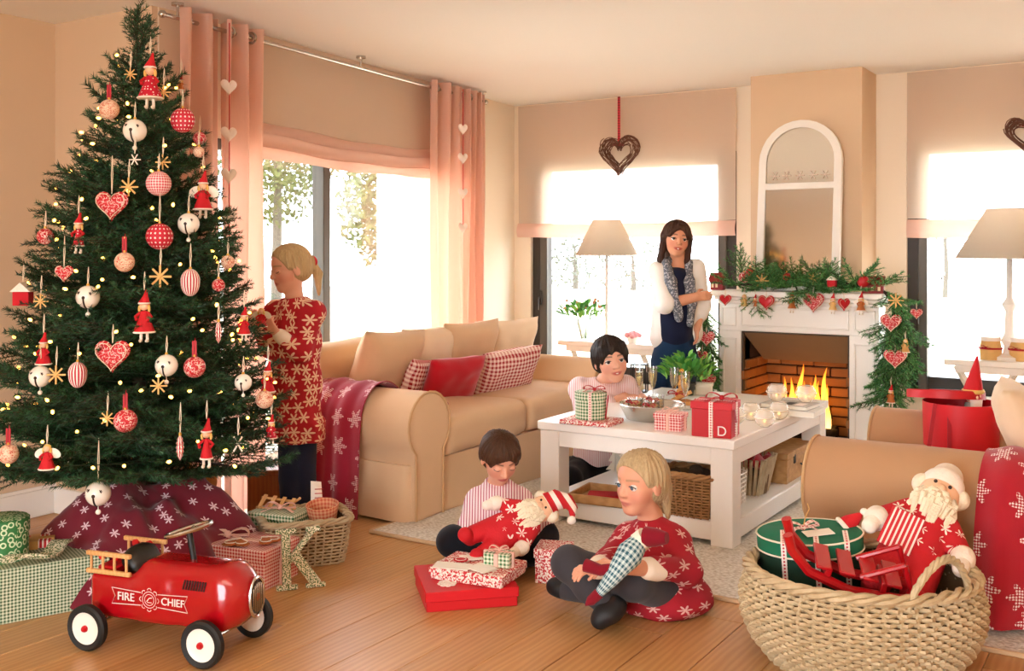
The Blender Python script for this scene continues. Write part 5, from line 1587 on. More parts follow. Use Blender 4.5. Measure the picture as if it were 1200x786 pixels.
q = MB(); q.box((.02, -.081, .068), (.016, .003, .136)); q.box((.02, 0, .138), (.016, .164, .003)); q.build('ribbon', 'ribbon_dots', t); q = MB(); q.box((.085, .0, .06), (.003, .016, .12), R=Matrix.Rotation(.12, 3, 'Y')); q.build('ribbon_tail', 'ribbon_red', t)
add_bow(t, (.02, 0, .139), .055, 'ribbon_red')
p = W(758, 492, TZ); trp = Vector((p.x, p.y + .06, TZ))
t = thing('silver_bowl', 'shallow round silver bowl holding glass jars on the table', 'bowl', trp)
q = MB(); q.lathe([(0, .004), (.13, .004), (.165, .075), (.17, .078), (.168, .072), (.132, 0), (0, 0)], 40); q.build('shell', 'silver', t); q = MB(); q.tube([(.169 * math.cos(a), .169 * math.sin(a), .077) for a in [2 * PI * i / 40 for i in range(40)]], .004, 6, closed=True); q.build('rim', 'silver', t)
def jar(label, p, r_, h_, group='cookie jars in the silver bowl'):
    t = thing('cookie_jar', label, 'jar', p, 0, group)
    q = MB(); q.lathe([(r_ * .85, 0), (r_, .01), (r_ * .95, h_ * .8), (r_, h_), (r_ * .94, h_), (r_ * .88, h_ * .8), (r_ * .9, .014), (0, .012)], 20); q.build('glass', 'clear_glass', t)
    for k in range(5):
        q = MB(tr(0, 0, .016 + k * h_ * .13) @ rotz(k * 1.3) @ rotx(.1)); q.lathe([(0, 0), (r_ * .78, 0), (r_ * .82, h_ * .05), (r_ * .7, h_ * .1), (0, h_ * .1)], 14); q.build('biscuit', 'cookie', t)
    add_bow(t, (0, -r_, h_ * .75), .035, 'ribbon_red', rz=0.0)
jar('glass biscuit jar with a bow at the left in the silver bowl', trp + Vector((-.07, -.05, .006)), .042, .10); jar('glass biscuit jar at the right in the silver bowl', trp + Vector((.035, -.07, .006)), .040, .095); jar('glass biscuit jar at the back of the silver bowl', trp + Vector((.0, .05, .006)), .045, .11)
p = W(781, 505, TZ); gs = gift('gift_box', 'small red and white striped box beside the silver bowl', (p.x, p.y + .05), .12, .135, .10, .085, 'red_check_box', .025, group='presents on the coffee table', base=TZ, ribbon='ribbon_pink', rw=.014, bow=.04)
p = W(833, 513, TZ); gd = gift('gift_box', 'bright red cube gift with a dotted ribbon near the table corner', (p.x - .01, p.y + .085), .10, .19, .15, .165, 'box_red', .035, 'box_red_lid', group='presents on the coffee table', base=TZ, ribbon='ribbon_dots', rw=.020)
add_bow(gd, (.03, 0, .168), .075, 'ribbon_red')
q = MB(); q.box((.1, -.03, .12), (.003, .02, .10), R=Matrix.Rotation(-.15, 3, 'Y')); q.build('ribbon_tail', 'ribbon_red', gd)
text('D', 'monogram', gd, 'print_white', .065, tr(.052, -.0815, .032) @ rotx(PI / 2), .0006)
# gingerbread tower with ribbons
p = W(772, 478, TZ); t = thing('gingerbread_tower', 'small tower of gingerbread biscuits tied with red ribbons on the table', 'gingerbread', (p.x + .05, p.y + .20, TZ), 0)
for k in range(5):
    q = MB(tr(0, 0, .012 + k * .034) @ rotz(k * .5)); r_ = .075 - .013 * k
    q.prism([(r_ * (1 if i % 2 else .72) * math.cos(i * PI / 6), r_ * (1 if i % 2 else .72) * math.sin(i * PI / 6)) for i in range(12)], .02); q.T = I4
    o = q.build('biscuit', 'cookie', t)
    o.data.transform(Matrix.Rotation(0, 4, 'X'))
for o in list(t.children):
    z_ = sum((v.co.z for v in o.data.vertices)) / len(o.data.vertices); o.data.transform(tr(0, 0, z_) @ rotx(PI / 2) @ tr(0, 0, -z_))
q = MB(); q.ball((0, 0, .19), .014, 10); q.build('top_bead', 'gold', t); add_bow(t, (0, -.07, .06), .05, 'ribbon_red')
def flute(label, p, h_=.21, lvl=.5):
    t = thing('champagne_flute', label, 'glass', p, 0, 'champagne flutes on the coffee table')
    q = MB(); q.lathe([(.032, 0), (.032, .002), (.006, .006), (.0035, .02), (.0035, .075), (.010, .088), (.024, .13), (.027, h_), (.0258, h_), (.0225, .13), (.008, .092), (.0, .088)], 18); q.build('glass', 'clear_glass', t)
    q = MB(); q.lathe([(.0, .0885), (.0078, .0925), (.0222, .13), (.0235, .13 + (h_ - .13) * lvl), (0, .13 + (h_ - .13) * lvl)], 18); q.build('wine', 'wine', t)
for px_, py_, lb in ((749, 470, 'champagne flute farthest left, right beside the sitting boy'), (765, 472, 'champagne flute second from the boy behind the gingerbread'), (790, 474, 'champagne flute before the green plant, left of the last one'), (803, 480, 'champagne flute farthest right on the coffee table')):
    flute(lb, W(px_, py_, TZ))
# greenery pot
def leafy(label, p, pot, n, spread, h_, seed, leaf='leaf_green', leaf2='leaf_light', name='potted_plant', vase=False, cat='plant', ls=.05):
    t = thing(name, label, cat, p, 0); rr = random.Random(seed); r_, ph = pot
    if vase:
        q = MB(); q.lathe([(r_ * .8, 0), (r_ * .82, ph * .4), (r_, ph), (r_ * .94, ph), (r_ * .76, ph * .4), (r_ * .74, .006), (0, .006)], 20); q.build('vase', 'clear_glass', t)
    else:
        q = MB(); q.lathe([(r_ * .75, 0), (r_, ph), (r_ * 1.06, ph), (r_ * 1.06, ph * .85), (r_ * .98, ph * .85)], 20); q.lathe([(0, ph * .92), (r_ * .98, ph * .92)], 20); q.build('pot', 'pot_dark', t)
    q = MB(); q.grid(lambda u, v: ((u - .5) * .55 * math.sin(PI * min(1, v * .96 + .04)) ** .8, v, .12 * v * v + .25 * abs(u - .5) * math.sin(PI * v)), 4, 6, .012, 1, 1)
    mes = [q.mesh('leaf', leaf), q.mesh('leaf', leaf2)]
    for i in range(n):
        a = rr.random() * 2 * PI; e = rr.random() ** .7; z_ = ph + h_ * (.15 + .85 * rr.random() * (1 - .45 * e)); rad = spread * e
        o = link('leaf', mes[rr.random() < .4], t, (rad * math.cos(a), rad * math.sin(a), z_), (rr.uniform(.1, 1.2), rr.uniform(-.4, .4), a - PI / 2)); s_ = ls * rr.uniform(.7, 1.2); o.scale = (s_, s_, s_)
    for i in range(9):
        a = i * .7; q = MB(); q.tube([(r_ * .3 * math.cos(a), r_ * .3 * math.sin(a), .01 if vase else ph * .9), (spread * .4 * math.cos(a), spread * .4 * math.sin(a), ph + h_ * .6)], .003, 5); q.build('stem', 'stem_green', t)
    return t
p = W(808, 463, TZ); leafy('leafy green plant in a dark pot behind the champagne flutes', p + Vector((-.02, 0, 0)), (.055, .075), 150, .15, .17, 3, ls=.07)
p = W(825, 462, TZ); t = gift('card_box', 'small white open card box beside the leafy plant', (p.x, p.y), .3, .10, .06, .07, 'paper_white', .02, base=TZ, cat='box')
# glass ball tealights and books
bp = W(928, 484, TZ)
BKR = .02
def book(label, dx, z, sx, sy, sz, m, rz):
    t = thing('book', label, 'book', (bp.x + dx, bp.y, z), rz, 'books stacked on the coffee table')
    for z_ in (0, sz - .003):
        q = MB(); q.span((-sx / 2, -sy / 2, z_), (sx / 2, sy / 2, z_ + .003), .001); q.build('cover', m, t)
    q = MB(); q.span((-sx / 2, -sy / 2, 0), (-sx / 2 + .004, sy / 2, sz)); q.build('spine', m, t)
    q = MB(); q.span((-sx / 2 + .004, -sy / 2 + .005, .003), (sx / 2 - .006, sy / 2 - .005, sz - .003)); q.build('pages', 'page', t)
    return t
book('large pale book lowest in the stack on the table corner', .0, TZ, .30, .24, .032, 'book_cover', .05); b2 = book('grey illustrated book on top of the stack on the table', -.01, TZ + .033, .26, .20, .022, 'book_grey', -.06)
for k in range(3):
    q = MB(); q.box((-.05 + .06 * k, -.02, .0226), (.045, .09, .0008)); q.build('cover_picture', ('print_white', 'lantern_black', 'print_white')[k], b2)
def votive(label, p, r_=.055):
    t = thing('glass_ball_candle', label, 'candle holder', p, 0, 'glass ball tealight holders on the coffee table')
    q = MB(tr(0, 0, r_ * .92)); q.lathe([(r_ * math.sin(a), -r_ * math.cos(a)) for a in [.42 + (PI - .42 - .75) * i / 14 for i in range(15)]] + [(r_ * .93 * math.sin(a), -r_ * .93 * math.cos(a)) for a in [.42 + (PI - .42 - .75) * (14 - i) / 14 for i in range(15)]], 24); q.build('globe', 'frosted_glass', t)
    q = MB(); q.lathe([(r_ * .4, .004), (r_ * .4, r_ * .45), (0, r_ * .45)], 16); q.build('candle', 'candle_wax', t)
    q = MB(); q.lathe([(.0, r_ * .46), (.004, r_ * .56), (.0, r_ * .8)], 8); q.build('flame', 'warm_bulb', t)
    q = MB(tr(0, 0, r_ * .92)); q.tube([(r_ * 1.01 * math.cos(a), r_ * 1.01 * math.sin(a), 0) for a in [2 * PI * i / 24 for i in range(24)]], .0022, 5, closed=True); q.build('frosted_band', 'paper_white', t)
votive('glass ball tealight standing on the books, nearer the plant', Vector((bp.x - .09, bp.y + .02, TZ + .056))); votive('glass ball tealight standing on the books, nearer the fire', Vector((bp.x + .06, bp.y + .05, TZ + .056)))
for px_, py_, lb in ((880, 492, 'glass ball tealight on the table, left of the trio before the books'), (896, 500, 'glass ball tealight on the table, frontmost of the trio before the books'), (913, 491, 'glass ball tealight on the table, touching the pale book'), (861, 497, 'glass ball tealight half hidden behind the red cube gift')):
    votive(lb, W(px_, py_, TZ), .052)
t = thing('lantern', 'small black framed lantern on the table behind the flutes', 'lantern', W(748, 462, TZ) + Vector((-.05, .12, 0)), .3)
for sx in (-1, 1):
    for sy in (-1, 1):
        q = MB(); q.span((sx * .045 - .004, sy * .045 - .004, 0), (sx * .045 + .004, sy * .045 + .004, .17)); q.build('post', 'lantern_black', t)
for z_ in (0, .165):
    q = MB(); q.span((-.05, -.05, z_), (.05, .05, z_ + .008)); q.build('plate', 'lantern_black', t)
q = MB(); q.lathe([(.022, .008), (.022, .09), (0, .09)], 16); q.build('candle', 'candle_wax', t)

# ---------------------------------------------------------------- lower shelf
p = W(712, 590, SHZ); t = thing('wooden_tray', 'brown wooden tray with red napkins on the table shelf', 'tray', (p.x, p.y + .08, SHZ), .1)
q = MB(); q.span((-.20, -.14, 0), (.20, .14, .01), .002); q.build('base', 'old_wood', t)
for lo, hi in (((-.20, -.14, 0), (.20, -.128, .045)), ((-.20, .128, 0), (.20, .14, .045)), ((-.20, -.14, 0), (-.188, .14, .045)), ((.188, -.14, 0), (.20, .14, .045))):
    q = MB(); q.span(lo, hi, .002); q.build('side', 'old_wood', t)
tray_c = (p.x, p.y + .08)
for i, (dx, dy, rz_, lb) in enumerate(((-.06, -.02, .4, 'folded red napkin left in the wooden tray'), (.07, .02, -.3, 'folded red napkin right in the wooden tray'))):
    o = MB(); o.box((0, 0, .011), (.15, .12, .02), bev=.006); tag(o.build('napkin', 'felt_red', None, (tray_c[0] + dx, tray_c[1] + dy, SHZ + .011), (0, 0, rz_)), lb, 'napkin', 'red napkins in the tray')
p = W(812, 612, SHZ); bk = basket('wicker_basket', 'rectangular brown wicker basket on the table shelf behind the girl', (p.x - .075, p.y + .17, SHZ), .0, 'rect', .15, .115, .19, [.88, .94, 1, 1], 14, 30, 'willow_dark', .005)
rr = random.Random(2)
for k in range(5):
    q = MB(); q.ball((0, 0, 0), (.04, .035, .03), 10); tag(q.build('pine_cone', 'bark', None, (p.x - .075 + rr.uniform(-.08, .08), p.y + .17 + rr.uniform(-.05, .05), SHZ + .17 + .008 * k)), ('pine cone lowest in the brown wicker basket on the shelf', 'pine cone second lowest in the brown shelf basket', 'pine cone in the middle of the heap in the shelf basket', 'pine cone second from top in the brown shelf basket', 'pine cone topmost in the brown wicker basket on the shelf')[k], 'pine cone', 'pine cones in the shelf basket')
# white pierced basket and slatted basket
mat('wire_white', '#EDE6DA', .5)
p = W(872, 612, SHZ); t = thing('pierced_basket', 'white lattice basket on the shelf behind the front table leg', 'basket', (TX1 - .20, TY0 + .36, SHZ), .0)
for k in range(7):
    z_ = .02 + k * .022
    q = MB(); q.tube([ring_pt('rect', a, .085 + .01 * z_ / .2, .13 + .01 * z_ / .2) + Vector((0, 0, z_)) for a in [2 * PI * i / 40 for i in range(40)]], .004, 5, closed=True); q.build('hoop', 'wire_white', t)
for i in range(26):
    a = 2 * PI * i / 26; q = MB(); q.tube([ring_pt('rect', a, .085, .13) + Vector((0, 0, .004)), ring_pt('rect', a, .093, .14) + Vector((0, 0, .165))], .004, 5); q.build('upright', 'wire_white', t)
q = MB(); q.span((-.08, -.125, 0), (.08, .125, .006)); q.build('base', 'wire_white', t)
sl = thing('slatted_basket', 'tapered grey-brown slatted basket with red cloth on the shelf', 'basket', (TX1 - .19, TY0 + .70, SHZ), .05)
for i in range(34):
    a = 2 * PI * i / 34; b0 = ring_pt('rect', a, .085, .10); b1 = ring_pt('rect', a, .125, .145)
    q = MB(); q.tube([b0 + Vector((0, 0, .002)), b1 + Vector((0, 0, .19))], .010, 5); q.build('slat', 'willow_grey', sl)
q = MB(); q.lathe([(.0, 0), (.10, 0), (.115, .10), (0, .10)], 20); q.build('lining', 'basket_inside', sl)
q = MB(); q.grid(lambda u, v: ((u - .5) * .2, (v - .5) * .24, .15 + .05 * noise.noise(Vector((u * 4, v * 4, 1))) * 2 + .03 * (1 - 4 * (u - .5) ** 2)), 14, 14, .008)
tag(q.build('napkin', 'red_velvet', None, (TX1 - .19, TY0 + .70, SHZ)), 'crumpled red cloth in the slatted basket on the shelf', 'napkin', 'red napkins in the tray')
t = thing('wooden_crate', 'pale wooden box with an iron handle at the far end of the shelf', 'crate', (TX1 - .22, TY1 - .33, SHZ), .0)
q = MB(); q.span((-.16, -.25, 0), (.16, .25, .13), .004); q.build('case', 'old_wood', t); q = MB(); q.span((-.165, -.255, .132), (.165, .255, .165), .004); q.build('lid', 'old_wood', t)
q = MB(); q.tube([(.165, -.03, .08), (.185, -.03, .07), (.185, .03, .07), (.165, .03, .08)], .005, 6); q.build('handle', 'lantern_black', t)
for yy in (-.12, .12):
    q = MB(); q.box((.162, yy, .12), (.006, .03, .05), bev=.001); q.build('clasp', 'lantern_black', t)
t = gift('storage_box', 'grey-brown fabric storage box at the back of the table shelf', (TX0 + .30, TY1 - .35), 0, .28, .30, .17, 'book_grey', .05, base=SHZ, cat='box')
t = thing('paper_tree', 'little white cut-paper fir on the table shelf', 'ornament', W(697, 560, SHZ) + Vector((0, .25, 0)), .3)
for k in range(2):
    q = MB(rotz(k * PI / 2)); q.prism([(0, .17), (-.025, .11), (-.01, .11), (-.04, .05), (-.015, .05), (-.055, 0), (.055, 0), (.015, .05), (.04, .05), (.01, .11), (.025, .11)], .004); q.build('leaf', 'paper_white', t)

# ---------------------------------------------------------------- mantel garland
mat('fir_green', '#2E7A3C', .55, var=.3, vs=20, objvar=.25); mat('fir_light', '#6FA85A', .55, var=.25, vs=20, objvar=.2); mat('house_red', '#8E1A1C', .6); mat('cream_window', '#F6D9B0', .6)  # toy house windows are a plain warm cream
FM = ['fir_green', 'fir_light', 'bark']
FB = [needle_branch('sprig', L, 70 + k, FM, dens=.75, nl=.03) for k, L in enumerate((.16, .20, .24))]
def garland(label, pts, n, seed, rad, down):
    t = thing('fir_garland', label, 'garland', pts[0]); o0 = Vector(pts[0]); rr = random.Random(seed)
    P = [tuple(Vector(p_) - o0) for p_ in pts]
    q = MB(); q.tube(P, .008, 6); q.build('rope', 'bark', t)
    for i in range(n):
        c_ = Vector(path_at(P, (i + .5) / n)[0]); c2 = Vector(path_at(P, min(1, (i + .6) / n))[0]); d = (c2 - c_).normalized()
        side = Vector((rr.uniform(-1, 1), rr.uniform(-1, .25), rr.uniform(-.45, .9)))
        dirn = (d * (.9 if down else rr.choice((-.8, .8))) + side * rad).normalized()
        o = link('sprig', FB[rr.randrange(3)], t, c_)
        o.rotation_euler = dirn.to_track_quat('X', 'Z').to_euler(); s_ = rr.uniform(.75, 1.1); o.scale = (s_, s_, s_)
    return t
ry_ = MY0 + .06
garland('fir garland lying along the mantel shelf', [(MX0 + .1, ry_, MZ + .035), (-2.3, ry_ + .02, MZ + .05), (-1.95, ry_, MZ + .04), (MX1 - .06, ry_ + .02, MZ + .045)], 80, 3, .75, False)
garland('fir garland hanging down the right side of the fireplace', [(MX1 + .0, ry_, MZ + .02), (MX1 + .06, ry_ - .02, MZ - .05), (MX1 + .10, ry_, .90), (MX1 + .08, ry_ + .02, .70), (MX1 + .05, ry_, .50)], 80, 5, .6, True)
garland('fir garland hanging down the left side of the fireplace', [(MX0 + .0, ry_, MZ + .0), (MX0 - .06, ry_, MZ - .08), (MX0 - .06, ry_, .85), (MX0 - .05, ry_, .62), (MX0 - .05, ry_, .50)], 60, 8, .45, True)
def at_y(px, py, Y):
    k = (px - 600) / F; X = Y * (k * CT - ST) / (CT + k * ST); d = -X * ST + Y * CT
    return Vector((X, Y, EYE - (py - HZ) / F * d)), d
def morn(kind, label, px, py, size, build, group, Y=MY0 - .03, rz=0.0, loop=.05, cord='string_cream'):
    p, d = at_y(px, py, Y); t = thing(kind, label, 'ornament', p, rz, group); top = build(t, size * d / F)
    if loop:
        q = MB(); q.tube([(0, 0, top), (.003, 0, top + loop * .5), (0, .02, top + loop), (-.003, 0, top + loop * .5), (0, 0, top)], .0014, 5); q.build('hanging_loop', cord, t)
    return t
GM = 'ornaments hanging from the mantel shelf'
morn('heart_ornament', 'small dark red heart at the left end of the mantel', 850, 352, 15, b_heart('felt_red'), GM)
morn('doll_ornament', 'pale wooden figure second from the left under the mantel', 872, 352, 24, b_doll('straw', hat=False), GM)
morn('doll_ornament', 'tiny thin figure left of the first large mantel heart', 885, 354, 18, b_doll('ginger', slim=.6), GM)
morn('heart_ornament', 'plain red heart in the left half of the mantel front', 898, 355, 20, b_heart('ball_red'), GM)
morn('doll_ornament', 'brown bear figure in the middle of the mantel front', 928, 354, 26, b_doll('ginger', legs=True), GM)
morn('heart_ornament', 'largest printed red heart on the mantel front', 953, 355, 26, b_heart(), GM)
morn('doll_ornament', 'pale figure right of the largest mantel heart', 976, 356, 25, b_doll('straw'), GM)
morn('heart_ornament', 'narrow red heart in the right half of the mantel front', 989, 357, 17, b_heart('felt_red'), GM, rz=.9)
morn('doll_ornament', 'brown bear figure at the right end of the mantel front', 1009, 356, 27, b_doll('ginger', wings=True), GM)
GR = 'ornaments in the hanging garlands'
for px_, py_, s_, lb, Y_ in ((1044, 379, 24, 'upper red heart in the right hanging garland', 6.62), (1049, 421, 26, 'lower red heart in the right hanging garland', 6.62), (1074, 368, 14, 'small red heart at the outer edge of the right garland', 6.7), (828, 397, 20, 'upper red heart in the left hanging garland', 6.66), (830, 447, 19, 'lowest red heart in the left hanging garland', 6.66), (823, 417, 13, 'small dark heart between the left garland hearts', 6.66)):
    morn('heart_ornament', lb, px_, py_, s_, b_heart(), GR, Y=Y_, rz=.2)
morn('doll_ornament', 'little beige teddy in the right hanging garland', 1061, 405, 26, b_doll('cookie', hat=False), GR, Y=6.64)
morn('doll_ornament', 'little elf at the lower tip of the right garland', 1044, 464, 26, b_doll('ginger'), GR, Y=6.64)
morn('star_ornament', 'straw star high in the right hanging garland', 1050, 352, 18, b_star(), GR, Y=6.64)
GT = 'ornaments on the mantel garland'
morn('bauble', 'red floral bauble on the mantel beside the left toy house', 872, 325, 13, b_ball('orn_floral'), GT, Y=6.74, loop=0)
morn('bauble', 'smaller red bauble on the mantel, leaning right of the first', 879, 319, 11, b_ball('ball_red'), GT, Y=6.74, loop=0)
morn('bauble', 'red bauble in the mantel garland below the mirror', 922, 324, 10, b_ball('ball_red'), GT, Y=6.74, loop=0)
morn('star_ornament', 'straw star left in the mantel garland', 893, 329, 18, b_star(), GT, Y=6.72, loop=0); morn('star_ornament', 'straw star right in the mantel garland', 953, 326, 15, b_star(), GT, Y=6.72, loop=0)
morn('house_ornament', 'pale gingerbread house on the mantel garland', 975, 331, 14, b_house, GT, Y=6.70, loop=0)
morn('bauble', 'red bauble on the mantel just left of the right toy house', 1012, 330, 14, b_ball('ball_red'), GT, Y=6.73, loop=0)
def toy_house(label, px, Y, w_, h_):
    p, d = at_y(px, 340, Y); t = thing('toy_house', label, 'toy house', (p.x, Y, MZ + .001), .15, 'red toy houses on the mantel')
    q = MB(); q.span((-w_ / 2, -.035, 0), (w_ / 2, .035, h_ * .55), .002); wl = q.build('wall', 'house_red', t)
    q = MB(); q.T = rotz(PI / 2); q.prism([(-.05, h_ * .5), (.05, h_ * .5), (0, h_)], w_ * 1.15); q.build('roof', 'house_red', t)
    for k in range(3 if w_ > .1 else 2):
        x_ = -w_ * .3 + k * w_ * .3; q = MB(); q.span((x_ - .008, -.037, h_ * .15), (x_ + .008, -.034, h_ * .38)); q.build('window', 'cream_window', wl)
toy_house('small red wooden house at the left end of the mantel by the woman\'s hand', 841, 6.78, .09, .12); toy_house('long red wooden house at the right end of the mantel', 1023, 6.78, .13, .11)

# ---------------------------------------------------------------- twig hearts before the blinds
mat('twig', '#6B4436', .85, var=.3, vs=40); pattern('ribbon_stitch', 'stripes', '#C41A2E', '#7A0E1A', .02, .4, axis=1)
def twig_heart(label, px, py, wpx, Y, ztop):
    p, d = at_y(px, py, Y); t = thing('twig_heart', label, 'wreath', p); s_ = wpx * d / F; rr = random.Random(int(px))
    out = heart_outline(s_, 40)
    for k in range(48):
        q = MB(); off = rr.uniform(.56, 1.05); ph = rr.random() * 6; i0 = rr.randrange(40); n_ = rr.randrange(12, 26)
        pts = [(out[(i0 + i) % 40][0] * (off + .05 * math.sin(i * .6 + ph)), rr.uniform(-.006, .006) + .034 * math.sin(ph + i * .3), out[(i0 + i) % 40][1] * (off + .05 * math.cos(i * .5 + ph))) for i in range(n_)]
        q.tube(pts, .0032, 5); q.build('twig', 'twig', t)
    q = MB(); q.box((0, -.01, (ztop - p.z) / 2 + s_ * .12), (.022, .003, ztop - p.z - s_ * .24)); q.build('ribbon', 'ribbon_stitch', t); add_bow(t, (0, -.02, s_ * .24), .04, 'ribbon_stitch')
twig_heart('heart-shaped twig wreath on a red ribbon before the middle window blind', 726, 183, 49, YB - .14, 2.58)
twig_heart('heart-shaped twig wreath cut by the right frame edge', 1204, 160, 46, YB - .14, 2.58)

# ---------------------------------------------------------------- console tables, lamps and vases
def console(label, x0, x1, y0, y1, z1):
    t = thing('console_table', label, 'table', ((x0 + x1) / 2, (y0 + y1) / 2, 0)); cx, cy = (x0 + x1) / 2, (y0 + y1) / 2; a, b_ = (x1 - x0) / 2, (y1 - y0) / 2
    q = MB(); q.span((-a, -b_, z1 - .035), (a, b_, z1), .004); q.build('tabletop', 'white_trim', t); q = MB(); q.span((-a + .06, -b_ + .03, z1 - .08), (a - .06, b_ - .03, z1 - .035)); q.build('apron', 'white_trim', t)
    for s_ in (-1, 1):
        xx = s_ * a * .62
        for s2 in (-1, 1):
            q = MB(); q.tube([(xx - s2 * a * .30, 0, z1 - .05), (xx + s2 * a * .30, 0, .012)], .022, 4); q.build('leg', 'white_trim', t)
    return t
console('white trestle console with crossed legs behind the sitting boy', -4.02, -3.06, 6.92, 7.22, .70)
console('white trestle console with crossed legs behind the armchair', -1.22, -.05, 6.86, 7.18, .72)
fabric('shade_linen', '#EBDCC8'); _sm = sheer('lamp_shade', '#FBF4EA', 0.0, .8)
def table_lamp(label, x, y, z, zs0, zs1, r0, r1, turned):
    t = thing('table_lamp', label, 'lamp', (x, y, z + .0005))
    if turned:
        q = MB(); q.lathe([(.09, 0), (.09, .02), (.04, .04), (.03, .08), (.05, .12), (.03, .16), (.024, .3), (.045, .34), (.02, .38), (.018, zs0 - z), (0, zs0 - z + .02)], 20)
    else:
        q = MB(); q.lathe([(.10, 0), (.10, .018), (.03, .03), (.014, .06), (.012, zs0 - z), (0, zs0 - z + .02)], 20)
    q.build('base', 'white_trim', t)
    q = MB(); q.lathe([(r0, zs0 - z), (r1, zs1 - z), (r1 - .003, zs1 - z), (r0 - .003, zs0 - z)], 36); q.build('shade', 'lamp_shade', t)
    for zz_, r_ in ((zs0 - z, r0), (zs1 - z, r1)):
        q = MB(); q.tube([(r_ * math.cos(a), r_ * math.sin(a), zz_) for a in [2 * PI * i / 36 for i in range(36)]], .003, 4, closed=True); q.build('shade_ring', 'white_trim', t)
    q = MB(tr(0, 0, zs0 - z + .04)); q.ball((0, 0, .03), .03, 10); q.build('bulb', 'paper_white', t)
    for k in range(3):
        a = k * 2 * PI / 3; q = MB(); q.tube([(0, 0, zs0 - z + .02), (r1 * math.cos(a), r1 * math.sin(a), zs1 - z)], .002, 4); q.build('harp', 'brass', t)
p, d = at_y(711, 300, 7.07); table_lamp('slender white lamp with a cone shade behind the sitting boy', p.x, 7.07, .70, 1.355, 1.62, .24, .105, False)
p, d = at_y(1183, 300, 7.02); table_lamp('turned white lamp with a large cone shade at the right edge', p.x, 7.02, .72, 1.345, 1.645, .31, .13, True)
p, d = at_y(684, 398, 7.05); v1 = leafy('glass vase of leafy green stems on the console by the window', (p.x, 7.05, .7005), (.06, .16), 110, .17, .13, 6, name='flower_vase', vase=True, cat='vase', ls=.06)
rr = random.Random(5)
for k in range(14):
    a = rr.random() * 6.28; r_ = rr.uniform(.03, .17); q = MB(); q.ball((r_ * math.cos(a), r_ * math.sin(a), .24 + rr.random() * .08), .012, 8); q.build('bud', 'bud', v1)
p, d = at_y(741, 398, 7.0); t = thing('flower_bunch', 'small bunch of pink roses on the console right of the lamp', 'flowers', (p.x, 7.0, .7005))
q = MB(); q.lathe([(.03, 0), (.045, .05), (.04, .055), (0, .05)], 16); q.build('bowl', 'paper_white', t)
for k in range(12):
    a = k * 2.4; r_ = .012 + .05 * math.sqrt(k / 12); q = MB(); c_ = Vector((r_ * math.cos(a), r_ * math.sin(a), .085 - r_ * .5))
    q.ball(c_, (.02, .02, .018), 10); q.build('rose', 'petal_pink', t)
mat('jar_stripe_white', '#EFE7DA', .6)
for px_, lb in ((1161, 'straw sided jar with red ribbon on the right console'), (1196, 'second straw sided jar cut by the right frame edge')):
    p, d = at_y(px_, 424, 7.0); t = thing('straw_jar', lb, 'jar', (p.x, 7.0, .7205), 0, 'straw jars on the right console')
    q = MB(); q.lathe([(.06, 0), (.065, .06), (.055, .12), (0, .12)], 20); q.build('body', 'straw', t); q = MB(); q.lathe([(.058, .115), (.058, .14), (0, .145)], 20); q.build('lid', 'jar_stripe_white', t); q = MB(); q.tube([(.0 + .066 * math.cos(a), .066 * math.sin(a), .07) for a in [2 * PI * i / 20 for i in range(20)]], .006, 5, closed=True); q.build('ribbon', 'ribbon_red', t); add_bow(t, (-.02, -.06, .07), .04, 'ribbon_red')

# ---------------------------------------------------------------- red hat box on the armchair seat
p = W(1126, 522, .475); HB = Vector((p.x, p.y, .478))
t = thing('hat_box', 'open round red hat box with its lid on the armchair seat', 'gift box', HB, TH)
q = MB(); q.lathe([(.0, .0), (.165, .0), (.17, .205), (.166, .205), (.161, .006), (0, .006)], 44); q.build('box', 'box_red_lid', t)
q = MB(tr(-.03, .10, .205) @ rotx(-.12) @ roty(.04)); q.lathe([(.176, 0), (.176, .035), (.17, .04), (0, .04)], 44); ld = q.build('lid', 'box_red', t)
q = MB(tr(-.03, .10, .247) @ rotx(-.12)); q.box((0, 0, 0), (.02, .34, .003)); q.build('ribbon', 'ribbon_stitch', ld)
for x_, dx in ((-.165, -.05), (-.10, -.02)):
    q = MB(); q.grid(lambda u, v, x_=x_, dx=dx: (x_ + dx * u + (v - .5) * .018, -.10 - .05 * u - .01, .21 - .20 * u), 8, 1, .003, su=.02, sv=.2); q.build('ribbon', 'ribbon_stitch', t)
t = thing('gnome_doll', 'gnome doll with a tall red hat peeping out of the hat box', 'doll', HB + Vector((.05, .02, .02)), TH)
q = MB(); q.lathe([(.045, 0), (.05, .10), (.035, .18), (0, .185)], 16); q.build('body', 'book_grey', t); q = MB(); q.ball((0, 0, .215), .038, 14); q.build('head', 'doll_skin', t)
q = MB(tr(0, 0, .235) @ roty(.12)); q.lathe([(.045, 0), (.036, .04), (.018, .11), (.004, .165), (0, .168)], 16); q.build('hat', 'doll_red', t); q = MB(); q.tube([(.042 * math.cos(a), .042 * math.sin(a), .235) for a in [2 * PI * i / 18 for i in range(18)]], .011, 6, closed=True); q.build('hat_brim', 'hair_doll', t)
q = MB(); puffy(q, [(-.03, .2), (.03, .2), (.025, .15), (0, .12), (-.025, .15)], .03, c=(0, .17)); o = q.build('beard', 'doll_white', t); o.location = (0, -.035, 0)
q = MB(); q.ball((0, -.04, .21), .009, 8); q.build('nose', 'doll_skin', t)

